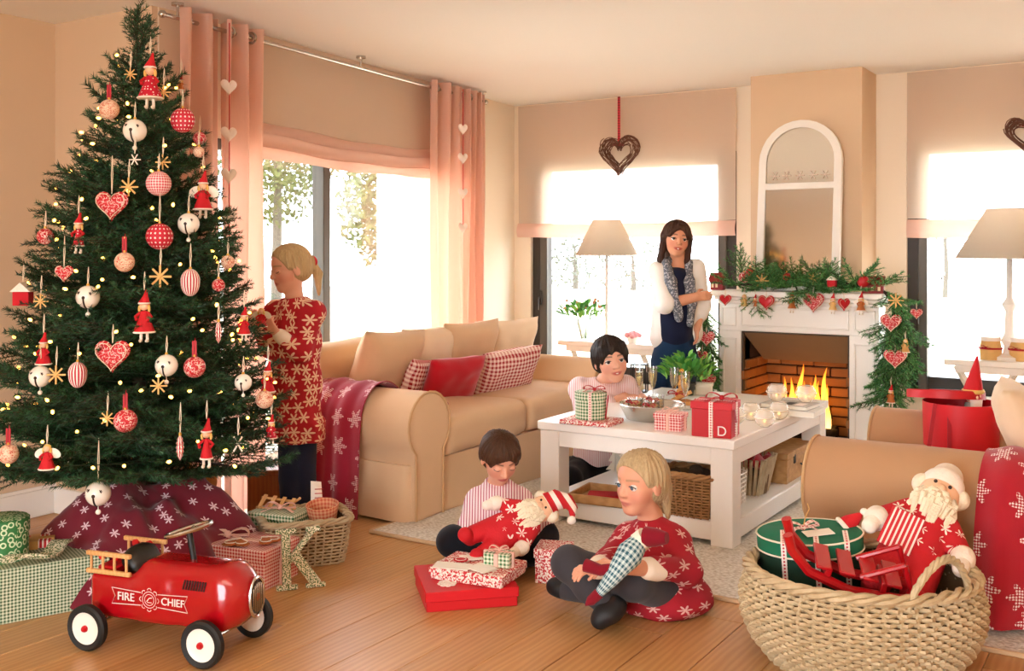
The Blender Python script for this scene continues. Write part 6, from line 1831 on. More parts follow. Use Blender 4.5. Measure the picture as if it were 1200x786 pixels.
# ---------------------------------------------------------------- garden outside
mat('terrace', '#D8CDB8', .9, var=.05); mat('lawn', '#8FA05A', .95, var=.2, vs=3); mat('pale_render', '#E9E2D4', .9); mat('tree_leaf_sun', '#4A5220', .8, var=.3, vs=2); mat('tree_leaf_far', '#4C4E44', .8, var=.3, vs=2); mat('garden_bark', '#4A443C', .9)  # dark olive leaves for the door-side trees, grey for the others
q = MB(); q.span((-30, -12, -.35), (30, 45, -.15)); struct('ground_outside', q, 'terrace')
def garden_tree(label, x, y, h_, r_, n, seed, m, trunk=.08):
    t = thing('garden_tree', label, 'tree', (x, y, -.15), 0, 'garden trees outside'); rr = random.Random(seed)
    q = MB(); q.tube([(0, 0, 0), (.05, 0, h_ * .5), (0, .05, h_ * .85)], [trunk, trunk * .7, trunk * .3], 8); q.build('trunk', 'garden_bark', t)
    q = MB()
    for i in range(n):
        a, b_ = rr.random() * 2 * PI, math.acos(rr.uniform(-1, 1)); rad = r_ * rr.random() ** .4
        c_ = Vector((rad * math.sin(b_) * math.cos(a), rad * math.sin(b_) * math.sin(a), h_ * .7 + rad * math.cos(b_) * 1.2))
        d = Vector((rr.uniform(-1, 1), rr.uniform(-1, 1), rr.uniform(-1, 1))).normalized(); e = d.orthogonal().normalized(); s_ = rr.uniform(.03, .06)
        q.add([c_, c_ + d * s_ + e * s_ * .4, c_ + d * s_ * 2, c_ + d * s_ - e * s_ * .4], [(0, 1, 2, 3)])
    o = q.build('foliage', m, t, smooth=False); o['kind'] = 'stuff'
def gt(px, d): p = WD(px, 400, d); return p.x, p.y
garden_tree('yellow-green garden tree seen left of the sliding door mullion', *gt(322, 12.5), 3.9, .75, 3600, 1, 'tree_leaf_sun'); garden_tree('yellow-green garden tree seen right of the sliding door mullion', *gt(462, 11.5), 2.9, .62, 4200, 2, 'tree_leaf_sun')
garden_tree('pale grey garden tree seen through the middle window', *gt(672, 19), 1.9, .7, 900, 3, 'tree_leaf_far'); garden_tree('pale bare garden tree seen through the right window', *gt(1105, 16), 2.6, .6, 130, 4, 'tree_leaf_far', .05); garden_tree('low pale garden shrub seen through the middle window', *gt(740, 21), 1.7, .8, 900, 6, 'tree_leaf_far')
pil = thing('brick_pillar', 'whitewashed brick pillar outside beside the far curtain', 'pillar', (-5.63, 7.02, -.15)); 
q = MB(); q.box((0, 0, 0), (.30, .145, .085), bev=.006); bme = q.mesh('brick', 'pale_render'); q = MB(); q.span((-.14, -.14, 0), (.14, .14, 2.9)); q.build('core', 'terrace', pil)
for k in range(31):
    for s_ in (-1, 1):
        link('brick', bme, pil, (0, s_ * .078, .045 + k * .094) if k % 2 else (s_ * .078, 0, .045 + k * .094), (0, 0, 0 if k % 2 else PI / 2))
sw = thing('garden_shutter', 'pale louvred shutter outside behind the woman', 'shutter', (-3.35, 9.3, -.15))
q = MB(); 
for lo, hi in (((0, 0, 0), (.05, .05, 2.3)), ((.95, 0, 0), (1.0, .05, 2.3)), ((0, 0, 2.25), (1.0, .05, 2.3)), ((0, 0, 0), (1, .05, .06))):
    q = MB(); q.span(lo, hi); q.build('frame', 'book_cover', sw)
for k in range(26):
    q = MB(tr(.5, .025, .12 + k * .083) @ rotx(.6)); q.box((0, 0, 0), (.9, .012, .075)); q.build('slat', 'book_grey', sw)
q = MB(); q.span((-12, 14.6, -.15), (12, 14.8, .75)); struct('garden_wall', q, 'pale_render')
# ---------------------------------------------------------------- people
def skin_mat():
    m = bpy.data.materials.new('skin'); _M['skin'] = m; t = NT(m)
    a = t.new('ShaderNodeVertexColor'); a.layer_name = 'Col'
    t.l.new(a.outputs[0], t.b.inputs['Base Color']); t.put(t.b, 'Roughness', .5); t.put(t.b, 'Specular IOR Level', .35)
skin_mat()
mat('eye_white', '#EFE8E0', .25); mat('iris_brown', '#2A160C', .2); mat('iris_blue', '#3F5A70', .2); mat('teeth', '#F6F0E6', .3); mat('lash', '#2A1A12', .7)
def hair_mat(name, a, b):
    m = bpy.data.materials.new(name); _M[name] = m; t = NT(m); v = t.coord('Object')
    n = t.noise(1, 4, t.vscale(v, (110, 110, 9)), .6); t.put(t.b, 'Base Color', t.mix(n, srgb(a), srgb(b))); t.put(t.b, 'Roughness', .62); t.put(t.b, 'Specular IOR Level', .3); t.bump(n, .6, .008)
hair_mat('hair_blond', '#A08054', '#DCC494'); hair_mat('hair_blond2', '#94774E', '#DCC49A'); hair_mat('hair_brown', '#2E1A0F', '#5B3A24'); hair_mat('hair_black', '#14100D', '#33251C'); hair_mat('hair_dark', '#1F120C', '#54301D')
pattern('dress_flowers', 'stars', '#AE0E1E', '#EBC4A2', .062, .40, rough=.9, coord='Cyl', rnd=.6, bump=.1); pattern('dress_flakes', 'stars', '#A01122', '#D9A9A0', .05, .27, rough=.9, coord='Cyl', rnd=.7, bump=.1)
pattern('shirt_stripes', 'stripes', '#EEDBDC', '#B4566A', .0125, .36, rough=.85, coord='Object'); pattern('shirt_pale', 'stripes', '#F3E2E0', '#DDA3A6', .011, .35, rough=.85, coord='Object')
fabric('navy_cloth', '#1B1D2C'); fabric('black_cloth', '#14141A'); fabric('tights_grey', '#3C3A3E', .1, .05); fabric('denim', '#14304F', .15); fabric('white_shirt', '#F1EDE6'); fabric('navy_top', '#141A33'); mat('shoe_black', '#121214', .6); mat('cuff_cream', '#EFE0CC', .9)
pattern('scarf_grey', 'blobs', '#5C6068', '#B9BABF', .012, .45, rough=.95, coord='Object')

class Person:
    def __init__(s, label, px, d, skin, cat='person'):
        p = WD(px, 500, d); s.o = Vector((p.x, p.y, 0)); s.d = d; s.cx = (px - 600) / F * d
        s.root = thing('person', label, cat, s.o, TH); s.skin = np.array(srgb(skin)); s.pr = []; s.paints = []
    def J(s, px, py, dy=0.0):
        """body point seen at this pixel, dy metres behind the figure's own distance"""
        d = s.d + dy; return np.array(((px - 600) / F * d - s.cx, dy, EYE - (py - HZ) / F * d))
    def limb(s, pts, rs, k=.02, out=None, m=0):
        L = [cone(a, b, ra, rb, k, m) for a, b, ra, rb in zip(pts, pts[1:], rs, rs[1:])]
        (s.pr if out is None else out).extend(L); return L
    def head(s, c, f, H, tilt=0.0, eyes='open', iris='iris_brown', brow='#3A2418', lip='#C0605A', smile=0.0, female=False):
        """c head centre, f facing direction, H chin-to-crown height"""
        f = Vector(f).normalized(); up = Vector((0, 0, 1)); up = (up - f * up.dot(f)).normalized(); r = f.cross(up)
        R = Matrix((r, f, up)).transposed(); R = R @ Matrix.Rotation(tilt, 3, 'Y')
        Rn = np.array(R); c = np.array(c); s.hc, s.hR, s.hH = c, Rn, H
        P = lambda x, y, z: c + Rn @ (np.array((x, y, z)) * H)
        E = lambda x, y, z, a, b, d_, k=.04: ell(P(x, y, z), (a * H, b * H, d_ * H), Rn, k * H)
        s.pr += [E(0, -.05, .13, .365, .43, .37), E(0, .07, -.17, .27, .31, .32, .12), E(0, .235, -.40, .12, .11, .085, .12),
                 E(.155, .19, -.14, .13, .12, .13, .1), E(-.155, .19, -.14, .13, .12, .13, .1),
                 cone(P(0, .365, .03), P(0, .435, -.105), .032 * H, .048 * H, .05 * H), E(.045, .395, -.125, .035, .04, .03, .03), E(-.045, .395, -.125, .035, .04, .03, .03),
                 cut(E(.155, .42, .015, .075, .075, .036, .07)), cut(E(-.155, .42, .015, .075, .075, .036, .07)),
                 E(0, .335, -.245, .105, .055, .024, .03), E(0, .325, -.285, .085, .055, .027, .03), cut(E(0, .40, -.264, .10, .04, .006, .015)),
                 E(.365, -.04, -.04, .035, .085, .12, .05), E(-.365, -.04, -.04, .035, .085, .12, .05)]
        if eyes == 'down':
            s.pr += [E(.155, .325, .01, .08, .045, .05, .02), E(-.155, .325, .01, .08, .045, .05, .02)]
        br, lp = np.array(srgb(brow)), np.array(srgb(lip))
        def paint(V, col):
            q = ((V - c) @ Rn) / H; x, y, z = q[:, 0], q[:, 1], q[:, 2]; ax = np.abs(x)
            w = np.clip(1 - (((ax - .2) / .16) ** 2 + ((z + .15) / .14) ** 2), 0, 1) * (y > .05)
            col += w[:, None] * (np.array((.62, .16, .12)) - col) * .38
            zz = z + smile * 1.6 * ax * ax
            w = np.clip(1.5 - (((ax) / (.115 + .05 * smile)) ** 2 + ((z + .265 - smile * ax * ax * 3) / .045) ** 2) * 1.2, 0, 1) * (y > .22)
            col += w[:, None] * (lp - col)
            bz = .125 - 1.1 * (ax - .15) ** 2 + .01
            w = np.clip(1.4 - np.abs(z - bz) / .018, 0, 1) * (ax > .06) * (ax < .26) * (y > .2)
            col += w[:, None] * (br - col) * .8
            return col
        s.paints.append(paint)
        for sg in (-1, 1):
            if eyes == 'open':
                q = MB(Matrix.Translation(Vector(P(sg * .155, .285, .012))) @ R.to_4x4()); q.ball((0, 0, 0), .070 * H, 14); e = q.build('eye', 'eye_white', s.root)
                q = MB(Matrix.Translation(Vector(P(sg * .155, .285, .012))) @ R.to_4x4()); q.ball((0, .040 * H, 0), (.044 * H, .036 * H, .044 * H), 12); q.build('iris', iris, e)
            q = MB(Matrix.Translation(Vector(P(sg * .155, .30, .012))) @ R.to_4x4()); zo = .030 if eyes == 'open' else -.03; sgn = 1 if eyes == 'open' else -1
            q.tube([(t * .085 * H, (.062 - .035 * t * t) * H, (zo - sgn * .03 * t * t) * H) for t in (-1, -.6, -.2, .2, .6, 1)], .009 * H, 5); q.build('eyelash', 'lash', s.root)
        if smile > .32:
            q = MB(Matrix.Translation(Vector(c)) @ R.to_4x4()); q.grid(lambda u, v: ((u - .5) * .11 * H, (.392 - .25 * (u - .5) ** 2) * H, (-.256 - .022 * v + .14 * (u - .5) ** 2) * H), 8, 2, .004); q.build('teeth', 'teeth', s.root)
        return P
    def hand(s, w, d, n, side=1, z=1.0, curl=.5, fan=.10):
        """wrist w, finger direction d, palm normal n, side picks where the thumb sits"""
        w = Vector(w); d = Vector(d).normalized(); n = Vector(n); n = (n - d * n.dot(d)).normalized(); l = d.cross(n) * side
        for k, (o, ln) in enumerate(((.024, .86), (.008, 1.0), (-.008, .93), (-.023, .72))):
            kn = w + d * .062 * z + l * o * z; s.pr.append(cone(w + l * o * .55 * z, kn, .0125 * z, .0095 * z, .012 * z))
            a1 = curl * .7; a2 = curl * 1.7; dd = (d + l * o * fan * 30 * .3).normalized()
            p1 = kn + (dd * math.cos(a1) + n * math.sin(a1)) * .034 * ln * z; p2 = p1 + (dd * math.cos(a2) + n * math.sin(a2)) * .030 * ln * z
            s.pr += [cone(kn, p1, .0088 * z, .0078 * z, .004 * z), cone(p1, p2, .0078 * z, .0062 * z, .004 * z)]
        b = w + d * .018 * z + l * .020 * z; t1 = b + (d * .6 + l * .75 + n * .25).normalized() * .034 * z; t2 = t1 + (d * .85 + l * .1 + n * .5).normalized() * .028 * z
        s.pr += [cone(b, t1, .0115 * z, .009 * z, .006 * z), cone(t1, t2, .009 * z, .0068 * z, .004 * z)]
    def skin_mesh(s, h=.0036):
        def paint(V, ids):
            col = np.tile(s.skin, (len(V), 1))
            for p in s.paints: col = p(V, col)
            return np.clip(col, 0, 1)
        return sdf('body', s.pr, h, 'skin', s.root, paint=paint)
    def cloth(s, name, prims, m, h=.006, amp=.005, freq=11, seed=0.0, stretch=(1, 1, .5)):
        def post(V):
            for i in range(len(V)):
                p = Vector((V[i][0] * freq * stretch[0] + seed, V[i][1] * freq * stretch[1], V[i][2] * freq * stretch[2])); nv = noise.noise_vector(p)
                V[i] += np.array(nv) * amp
            return V
        return sdf(name, prims, h, m, s.root, post=post)
    def hair(s, m, extra=(), fringe=.20, back=1.0, size=1.0, cuts=(), h=.004):
        c, R, H = s.hc, s.hR, s.hH; P = lambda x, y, z: c + R @ (np.array((x, y, z)) * H)
        E = lambda x, y, z, a, b, d_, k=.03: ell(P(x, y, z), (a * H, b * H, d_ * H), R, k * H)
        pr = [E(0, -.07, .14, .41 * size, .475 * size, .42 * size)]
        if back: pr.append(E(0, -.20, -.08, .36 * size, .30, .34 * back, .1))
        pr += [cut(E(0, .55, -.15, .33 if fringe < .28 else .54, .52, .15 + fringe, .06)), cut(E(0, .30, -.52, .6, .42, .30, .06)), cut(E(.40, .16, -.22, .16, .2, .26, .05)), cut(E(-.40, .16, -.22, .16, .2, .26, .05))]
        pr += [cut(x) if False else x for x in cuts]
        pr += list(extra(P, H)) if callable(extra) else list(extra)
        def post(V):
            Q = ((V - c) @ R) / H
            for i in range(len(V)):
                a = math.atan2(Q[i][0], Q[i][1] + .1); n_ = noise.noise(Vector((a * 13, Q[i][2] * 1.6, 3.0))) ; dr = V[i] - c
                V[i] += dr / max(1e-6, np.linalg.norm(dr)) * n_ * .034 * H
            return V
        return sdf('hair', pr, h, m, s.root, post=post)

# ---- girl standing at the tree
g1 = Person('girl in a red flowered dress with a blond ponytail decorating the tree', 347, 5.2, '#E3A98C')
J = g1.J; hc = J(339, 315); P = g1.head(hc, (-.83, -.52, -.20), .225, eyes='down', brow='#A58660', lip='#CC7468', smile=.25)
nk = J(345, 350); g1.limb([J(344, 333), nk, J(346, 380), J(347, 430)], [.042, .042, .08, .085])
lsh, lel, lwr = J(367, 367, -.05), J(352, 412, -.12), J(325, 391, -.20); rsh, rel, rwr = J(326, 366, .06), J(318, 405, -.02), J(303, 382, -.14)
g1.limb([lsh, lel, lwr], [.042, .032, .022]); g1.limb([rsh, rel, rwr], [.042, .032, .022])
g1.hand(lwr, Vector(J(308, 370, -.22)) - Vector(lwr), (0.1, .6, .5), side=1, z=.82, curl=.75); g1.hand(rwr, Vector(J(293, 366, -.15)) - Vector(rwr), (.2, -.5, .6), side=-1, z=.82, curl=.75)
g1.limb([J(340, 500), J(340, 560, .0), J(341, 618)], [.05, .04, .03]); g1.limb([J(357, 500, .02), J(357, 560, .03), J(358, 616, .04)], [.05, .04, .03])
g1.skin_mesh()
D = []
g1.limb([J(346, 363), J(347, 400), J(347, 450), J(346, 512)], [.082, .115, .118, .128], .05, D); D.append(cone(lsh, rsh, .060, .060, .05)); D += [rbox(J(347, 505), (.105, .07, .03), .03, k=.04)]
g1.limb([lsh, lel, lel + (lwr - lel) * .72], [.056, .048, .034], .03, D); g1.limb([rsh, rel, rel + (rwr - rel) * .72], [.062, .054, .042], .03, D)
D.append(cut(cone(nk, J(343, 336), .045, .055, .015))); D.append(cut(rbox(J(346, 528), (.3, .3, .05), .005, k=.01)))
g1.cloth('dress', D, 'dress_flowers', amp=.011)
g1.cloth('cuff', g1.limb([lel + (lwr - lel) * .66, lel + (lwr - lel) * .9], [.037, .034], .01, []), 'cuff_cream', amp=.002)
g1.cloth('leggings', g1.limb([J(340, 495), J(340, 560), J(341, 622)], [.064, .055, .042], .01, []) + g1.limb([J(357, 495, .02), J(357, 560, .03), J(358, 620, .04)], [.064, .055, .042], .01, []), 'navy_cloth', amp=.003)
for x_, dy in ((341, 0), (358, .04)):
    a = J(x_, 622, dy); sdf('shoe', [ell((a[0] - .03, a[1] - .02, .045), (.10, .045, .042), None)], .006, 'shoe_black', g1.root)
g1.hair('hair_blond', lambda P, H: [E_ for E_ in (ell(P(0, -.50, .10), .10 * H, None, .05 * H), cone(P(0, -.52, .10), P(.02, -.64, -.25), .085 * H, .10 * H, .05 * H), cone(P(.02, -.64, -.25), P(.05, -.58, -.72), .10 * H, .03 * H, .05 * H))], fringe=.40, back=.75)
q = MB(); q.tube([Vector(P(0, -.53, .05)) + Vector((.028 * math.cos(a), 0, .028 * math.sin(a))) for a in [2 * PI * i / 12 for i in range(12)]], .006, 6, closed=True); q.build('hair_tie', 'red_cord', g1.root)
p_, dd_ = J(306, 368, -.24), 5.0
t = thing('doll_ornament', 'blond angel ornament held in the standing girl\'s fingers', 'ornament', g1.o + Matrix.Rotation(TH, 3, 'Z') @ Vector(J(306, 372, -.235)), TH, GD)
b_doll(hat=False, wings=True, legs=False)(t, .15)

# ---- boy sitting on the floor with the Santa doll
b1 = Person('small boy in a pink striped shirt sitting cross-legged with a Santa doll', 586, 4.72, '#E2A78A')
J = b1.J; P = b1.head(J(586, 537, -.04), (.30, -.80, -.50), .215, eyes='down', brow='#3A2418', smile=.05)
nk = J(583, 566, .01); b1.limb([J(584, 556), nk, J(583, 600), J(583, 640)], [.042, .043, .085, .09])
s1, e1, w1_ = J(559, 588, .0), J(549, 622, -.06), J(578, 634, -.20); s2, e2, w2_ = J(610, 588, .0), J(634, 612, -.08), J(612, 628, -.20)
b1.limb([s1, e1, w1_], [.042, .034, .024]); b1.limb([s2, e2, w2_], [.042, .034, .024])
b1.hand(w1_, (.9, -.2, .25), (.2, .6, .5), side=1, z=.82, curl=.8); b1.hand(w2_, (-.8, -.35, .2), (-.2, .5, .5), side=-1, z=.82, curl=.8)
HZ0 = .09
b1.limb([J(565, 640, .02), J(532, 633, -.12), J(585, 652, -.22)], [.06, .05, .035]); b1.limb([J(602, 640, .02), J(634, 628, -.10), J(600, 655, -.24)], [.06, .05, .035])
b1.skin_mesh()
D = []; b1.limb([J(584, 580), J(584, 610), J(584, 642)], [.085, .105, .112], .05, D); D.append(cone(s1, s2, .046, .046, .06)); D.append(rbox(J(584, 642), (.09, .06, .03), .03, k=.04))
b1.limb([s1, e1, e1 + (w1_ - e1) * .8], [.060, .052, .042], .03, D); b1.limb([s2, e2, e2 + (w2_ - e2) * .8], [.060, .052, .042], .03, D)
D.append(cut(cone(nk, J(585, 550, -.05), .044, .06, .012)))
b1.cloth('shirt', D, 'shirt_stripes', amp=.009)
co = MB(); nv = Vector(nk); co.tube([nv + Vector((.052 * math.cos(a), .046 * math.sin(a) - .004, .004 + .012 * math.sin(a))) for a in [2 * PI * i / 20 for i in range(20)]], .011, 7, closed=True); co.build('collar', 'shirt_stripes', b1.root)
D = []; b1.limb([J(566, 640, .02), J(530, 634, -.12), J(560, 650, -.20), J(588, 655, -.22)], [.078, .064, .052, .044], .03, D); b1.limb([J(602, 640, .02), J(637, 628, -.10), J(628, 645, -.18), J(606, 656, -.24)], [.078, .064, .052, .044], .03, D); D.append(ell(J(584, 644, .02), (.13, .11, .085), None, .04))
b1.cloth('trousers', D, 'black_cloth', amp=.005)
for a, dx in ((J(592, 659, -.25), .03), (J(603, 661, -.27), -.03)):
    sdf('shoe', [ell((a[0] + dx, a[1], .048), (.075, .042, .038), None)], .006, 'shoe_black', b1.root)
b1.hair('hair_brown', lambda P, H: [cone(P(-.20, .24, .33), P(.20, .26, .30), .10 * H, .09 * H, .06 * H), cone(P(.02, .31, .31), P(.18, .33, .21), .07 * H, .035 * H, .05 * H), cone(P(-.1, .31, .31), P(-.18, .31, .20), .07 * H, .035 * H, .05 * H)], fringe=.27, back=.8, size=1.04)

# ---- girl sitting on the floor in front
g2 = Person('girl with a blond half ponytail and red snowflake dress sitting cross-legged on the floor', 755, 4.08, '#E0A182')
J = g2.J; P = g2.head(J(750, 566, 0), (-.78, -.60, -.06), .236, iris='iris_blue', brow='#A58660', lip='#CC7A6C', smile=.3)
nk = J(762, 604, .02); g2.limb([J(758, 594), nk, J(764, 640), J(766, 690)], [.042, .045, .09, .10])
s1, e1, w1_ = J(797, 632, -.04), J(806, 682, -.10), J(722, 668, -.32); s2, e2, w2_ = J(731, 626, .06), J(712, 660, -.06), J(698, 666, -.36)
s1 = J(791, 635, -.05); s2 = J(737, 631, .05); e1 = J(806, 668, -.16); w1_ = J(722, 664, -.42)
g2.limb([s1, e1, w1_], [.043, .036, .025]); g2.limb([s2, e2, w2_], [.042, .034, .024])
g2.hand(w1_, (-1, -.12, .0), (.0, .4, -.7), side=-1, z=.88, curl=.75); g2.hand(w2_, (-.75, -.45, .1), (.3, .3, -.7), side=1, z=.86, curl=.7)
kA, kB = J(667, 660, -.10), J(742, 680, -.27)
g2.limb([J(750, 690, .02), kA, J(712, 706, -.26)], [.06, .045, .03]); g2.limb([J(785, 692, -.04), kB, J(668, 690, -.02)], [.06, .045, .03])
g2.skin_mesh()
D = []; g2.limb([J(764, 628), J(766, 655), J(768, 688)], [.085, .118, .138], .05, D); D.append(cone(s1, s2, .047, .045, .06)); D.append(ell(J(773, 690, -.02), (.145, .13, .10), None, .10)); sk = J(788, 711, -.05); sk[2] = .048; D.append(ell(sk, (.15, .15, .042), None, .10))
g2.limb([s1, e1, e1 + (w1_ - e1) * .52], [.058, .050, .040], .03, D); g2.limb([s2, e2, e2 + (w2_ - e2) * .7], [.060, .054, .042], .03, D)
D.append(cut(cone(nk, J(757, 588, -.03), .046, .06, .012))); D.append(cut(rbox((0, 0, -.05), (.6, .6, .052), .001, k=.005)))
g2.cloth('dress', D, 'dress_flakes', amp=.011, seed=4)
g2.cloth('cuff', g2.limb([e1 + (w1_ - e1) * .44, e1 + (w1_ - e1) * .58], [.045, .041], .01, []), 'cuff_cream', amp=.002); g2.cloth('cuff', g2.limb([e2 + (w2_ - e2) * .62, e2 + (w2_ - e2) * .85], [.043, .040], .01, []), 'cuff_cream', amp=.002)
D = []; g2.limb([J(752, 692, .02), kA, J(690, 688, -.20), J(712, 710, -.28)], [.088, .064, .052, .040], .03, D)
g2.cloth('tights_leg', D, 'tights_grey', amp=.002)
D = []; g2.limb([J(788, 692, -.04), kB, J(705, 692, -.14), J(664, 691, -.02)], [.088, .068, .054, .040], .03, D)
g2.cloth('tights_leg', D, 'tights_grey', amp=.002)
for (x0, y0, d0, x1, y1, d1) in ((722, 710, -.29, 703, 726, -.31), (668, 690, -.02, 650, 687, .03)):
    a, b = J(x0, y0, d0), J(x1, y1, d1); a[2] = max(a[2], .05); b[2] = max(b[2], .04); sdf('shoe', [cone(a, b, .040, .034, .02), ell((a + b) / 2, (.05, .05, .036), None, .02)], .005, 'shoe_black', g2.root)
g2.hair('hair_blond2', lambda P, H: [ell(P(0, -.50, .02), .10 * H, None, .05 * H), cone(P(.0, -.50, .02), P(0, -.58, -.35), .09 * H, .11 * H, .06 * H), cone(P(0, -.58, -.35), P(.0, -.62, -.72), .11 * H, .03 * H, .06 * H), cone(P(-.2, -.35, -.1), P(-.2, -.42, -.62), .12 * H, .04 * H, .08 * H), cone(P(.2, -.35, -.1), P(.2, -.42, -.62), .12 * H, .04 * H, .08 * H)], fringe=.40, back=.9)
# plaid stocking doll in her hands
pattern('plaid_teal', 'gingham', '#C9D8D6', '#3F7684', .019, rough=.95, coord='UV', c3='#2B5A68'); fabric('maroon_felt', '#7E1222')
rtg = Matrix.Rotation(TH, 3, 'Z')
def gw(p): return tuple(g2.o + rtg @ Vector(p))
c0 = Vector(gw(J(740, 642, -.44))); t = thing('cloth_gnome', 'teal checked cloth gnome with maroon ends held by the seated girl', 'doll', c0)
pts = [Vector(gw(J(x_, y_, dy))) - c0 for x_, y_, dy in ((748, 636, -.40), (738, 649, -.44), (726, 665, -.47), (714, 681, -.48), (702, 695, -.48))]
q = MB(); q.tube(pts, [.034, .048, .036, .026, .016], 16); q.build('body', 'plaid_teal', t)
q = MB(); q.tube([pts[-1], Vector(gw(J(692, 704, -.48))) - c0, Vector(gw(J(686, 709, -.48))) - c0], [.020, .018, .003], 12); q.build('foot', 'maroon_felt', t)
q = MB(); q.tube([pts[0], pts[0] + Vector((.03, 0, .028))], [.037, .035], 14); q.build('cuff', 'cuff_cream', t)
q = MB(); q.tube([pts[0] + Vector((.028, 0, .026)), pts[0] + Vector((.07, .0, .03)), pts[0] + Vector((.11, .0, .034))], [.036, .032, .02], 14); q.build('hat', 'maroon_felt', t)
q = MB(); q.tube([pts[2], Vector(gw(J(704, 668, -.46))) - c0, Vector(gw(J(686, 662, -.43))) - c0], [.018, .020, .024], 12); q.build('arm', 'maroon_felt', t)

# ---- boy sitting behind the coffee table
b2 = Person('smiling dark-haired boy in a pale pink shirt sitting behind the coffee table', 695, 6.12, '#E5AC90')
J = b2.J; P = b2.head(J(716, 422, -.06), (.18, -.97, .0), .252, tilt=.16, brow='#1E140E', smile=.35, lip='#C4665F')
nk = J(708, 448, .0); b2.limb([J(712, 440, -.03), nk, J(702, 480, .0), J(698, 520, .02)], [.048, .048, .09, .08])
s1, e1, w1_ = J(680, 456, -.02), J(686, 486, -.12), J(732, 465, -.10); s2, e2, w2_ = J(733, 454, .02), J(752, 480, .02), J(752, 466, -.10)
b2.limb([s1, e1, w1_], [.046, .038, .027]); b2.limb([s2, e2, w2_], [.046, .038, .027])
b2.hand(w1_, (1, -.05, .0), (0, .2, -.9), side=1, z=.95, curl=.45); b2.hand(w2_, (.5, -.7, .05), (-.2, -.2, -.9), side=-1, z=.95, curl=.5)
b2.limb([(0, 0, .16), (-.04, -.06, .11)], [.06, .04]); b2.skin_mesh(.004)
D = []; b2.limb([J(705, 465), J(701, 495), J(697, 530, .02)], [.10, .122, .128], .05, D); D.append(cone(s1, s2, .066, .066, .05)); b2.limb([s1, e1, e1 + (w1_ - e1) * .6], [.068, .060, .050], .03, D); b2.limb([s2, e2, e2 + (w2_ - e2) * .5], [.068, .060, .050], .03, D)
D.append(cut(cone(nk, J(714, 436, -.06), .05, .066, .012)))
b2.cloth('shirt', D, 'shirt_pale', amp=.007, h=.007)
co = MB(); nv = Vector(nk); co.tube([nv + Vector((.058 * math.cos(a), .052 * math.sin(a) - .006, .002 + .014 * math.sin(a))) for a in [2 * PI * i / 20 for i in range(20)]], .012, 7, closed=True); co.build('collar', 'shirt_pale', b2.root)
D = [ell((-.02, .02, .11), (.13, .12, .095), None, .04)]; b2.limb([(-.07, 0, .10), (-.16, -.26, .10), (-.24, -.04, .08)], [.085, .066, .055], .04, D); b2.limb([(.05, .02, .10), (.0, .20, .09), (-.16, .22, .08)], [.085, .066, .055], .04, D)
b2.cloth('trousers', D, 'black_cloth', amp=.005, h=.008)
sdf('shoe', [ell((-.20, -.30, .06), (.08, .045, .04), None)], .007, 'shoe_black', b2.root)
b2.hair('hair_black', lambda P, H: [cone(P(-.24, .22, .34), P(.22, .25, .32), .12 * H, .10 * H, .06 * H), cone(P(.02, .31, .33), P(.24, .31, .17), .08 * H, .04 * H, .05 * H), cone(P(-.06, .32, .33), P(-.2, .31, .18), .08 * H, .04 * H, .05 * H), cone(P(-.02, .33, .32), P(.06, .36, .19), .07 * H, .03 * H, .05 * H), cone(P(-.33, .06, .15), P(-.36, .10, -.10), .08 * H, .03 * H, .05 * H), cone(P(.33, .06, .15), P(.36, .10, -.10), .08 * H, .03 * H, .05 * H)], fringe=.27, back=.8, size=1.06, h=.005)

# ---- woman at the mantelpiece
wm = Person('woman in a white shirt and grey scarf standing at the mantelpiece', 791, 6.95, '#D99A78')
J = wm.J; P = wm.head(J(793, 280, -.03), (.05, -.99, -.05), .232, tilt=-.12, brow='#22140C', lip='#B5483F', smile=.4, female=True)
nk = J(794, 304, .02); wm.limb([J(794, 296, .0), nk, J(793, 335, .02), J(790, 385, .02), J(789, 400, .02)], [.05, .05, .09, .09, .085])
s1, e1, w1_ = J(772, 318, .0), J(779, 357, -.12), J(815, 348, -.14); s2, e2, w2_ = J(814, 316, .04), J(822, 356, .06), J(816, 385, -.02)
wm.limb([s1, e1, w1_], [.05, .045, .030]); wm.limb([s2, e2, w2_], [.05, .04, .027])
wm.hand(w1_, (1, .1, .12), (.1, .95, -.3), side=1, z=1.0, curl=.4); wm.hand(w2_, (0, -.2, -1), (-.9, 0, 0), side=1, z=1.0, curl=.5)
wm.limb([J(781, 425, .02), J(779, 470, .03), (J(778, 500, .03)[0], .03, .09)], [.07, .055, .04]); wm.limb([J(800, 425, .02), J(799, 470, .03), (J(799, 500, .03)[0], .03, .09)], [.07, .055, .04])
wm.skin_mesh(.0045)
D = []; wm.limb([J(793, 330, .0), J(792, 365, .0), J(791, 392, .0)], [.105, .112, .118], .05, D); D.append(cut(cone(nk, J(793, 290, -.05), .06, .08, .02))); wm.cloth('top', D, 'navy_top', h=.008)
D = []; wm.limb([J(782, 330, .03), J(780, 365, .03), J(779, 394, .03)], [.075, .085, .10], .05, D); wm.limb([J(805, 330, .05), J(808, 365, .05), J(809, 390, .05)], [.07, .075, .085], .05, D); D.append(cone(s1, s2, .055, .052, .06)); wm.limb([s1, e1, e1 + (w1_ - e1) * .35], [.068, .058, .052], .03, D); wm.limb([s2, e2, e2 + (w2_ - e2) * .4], [.072, .062, .056], .03, D)
D.append(cut(cone(nk, J(793, 288, -.06), .062, .08, .02))); D.append(cut(cone(J(797, 335, -.14), J(799, 400, -.14), .045, .055, .03)))
wm.cloth('shirt', D, 'white_shirt', h=.008, amp=.009, freq=9)
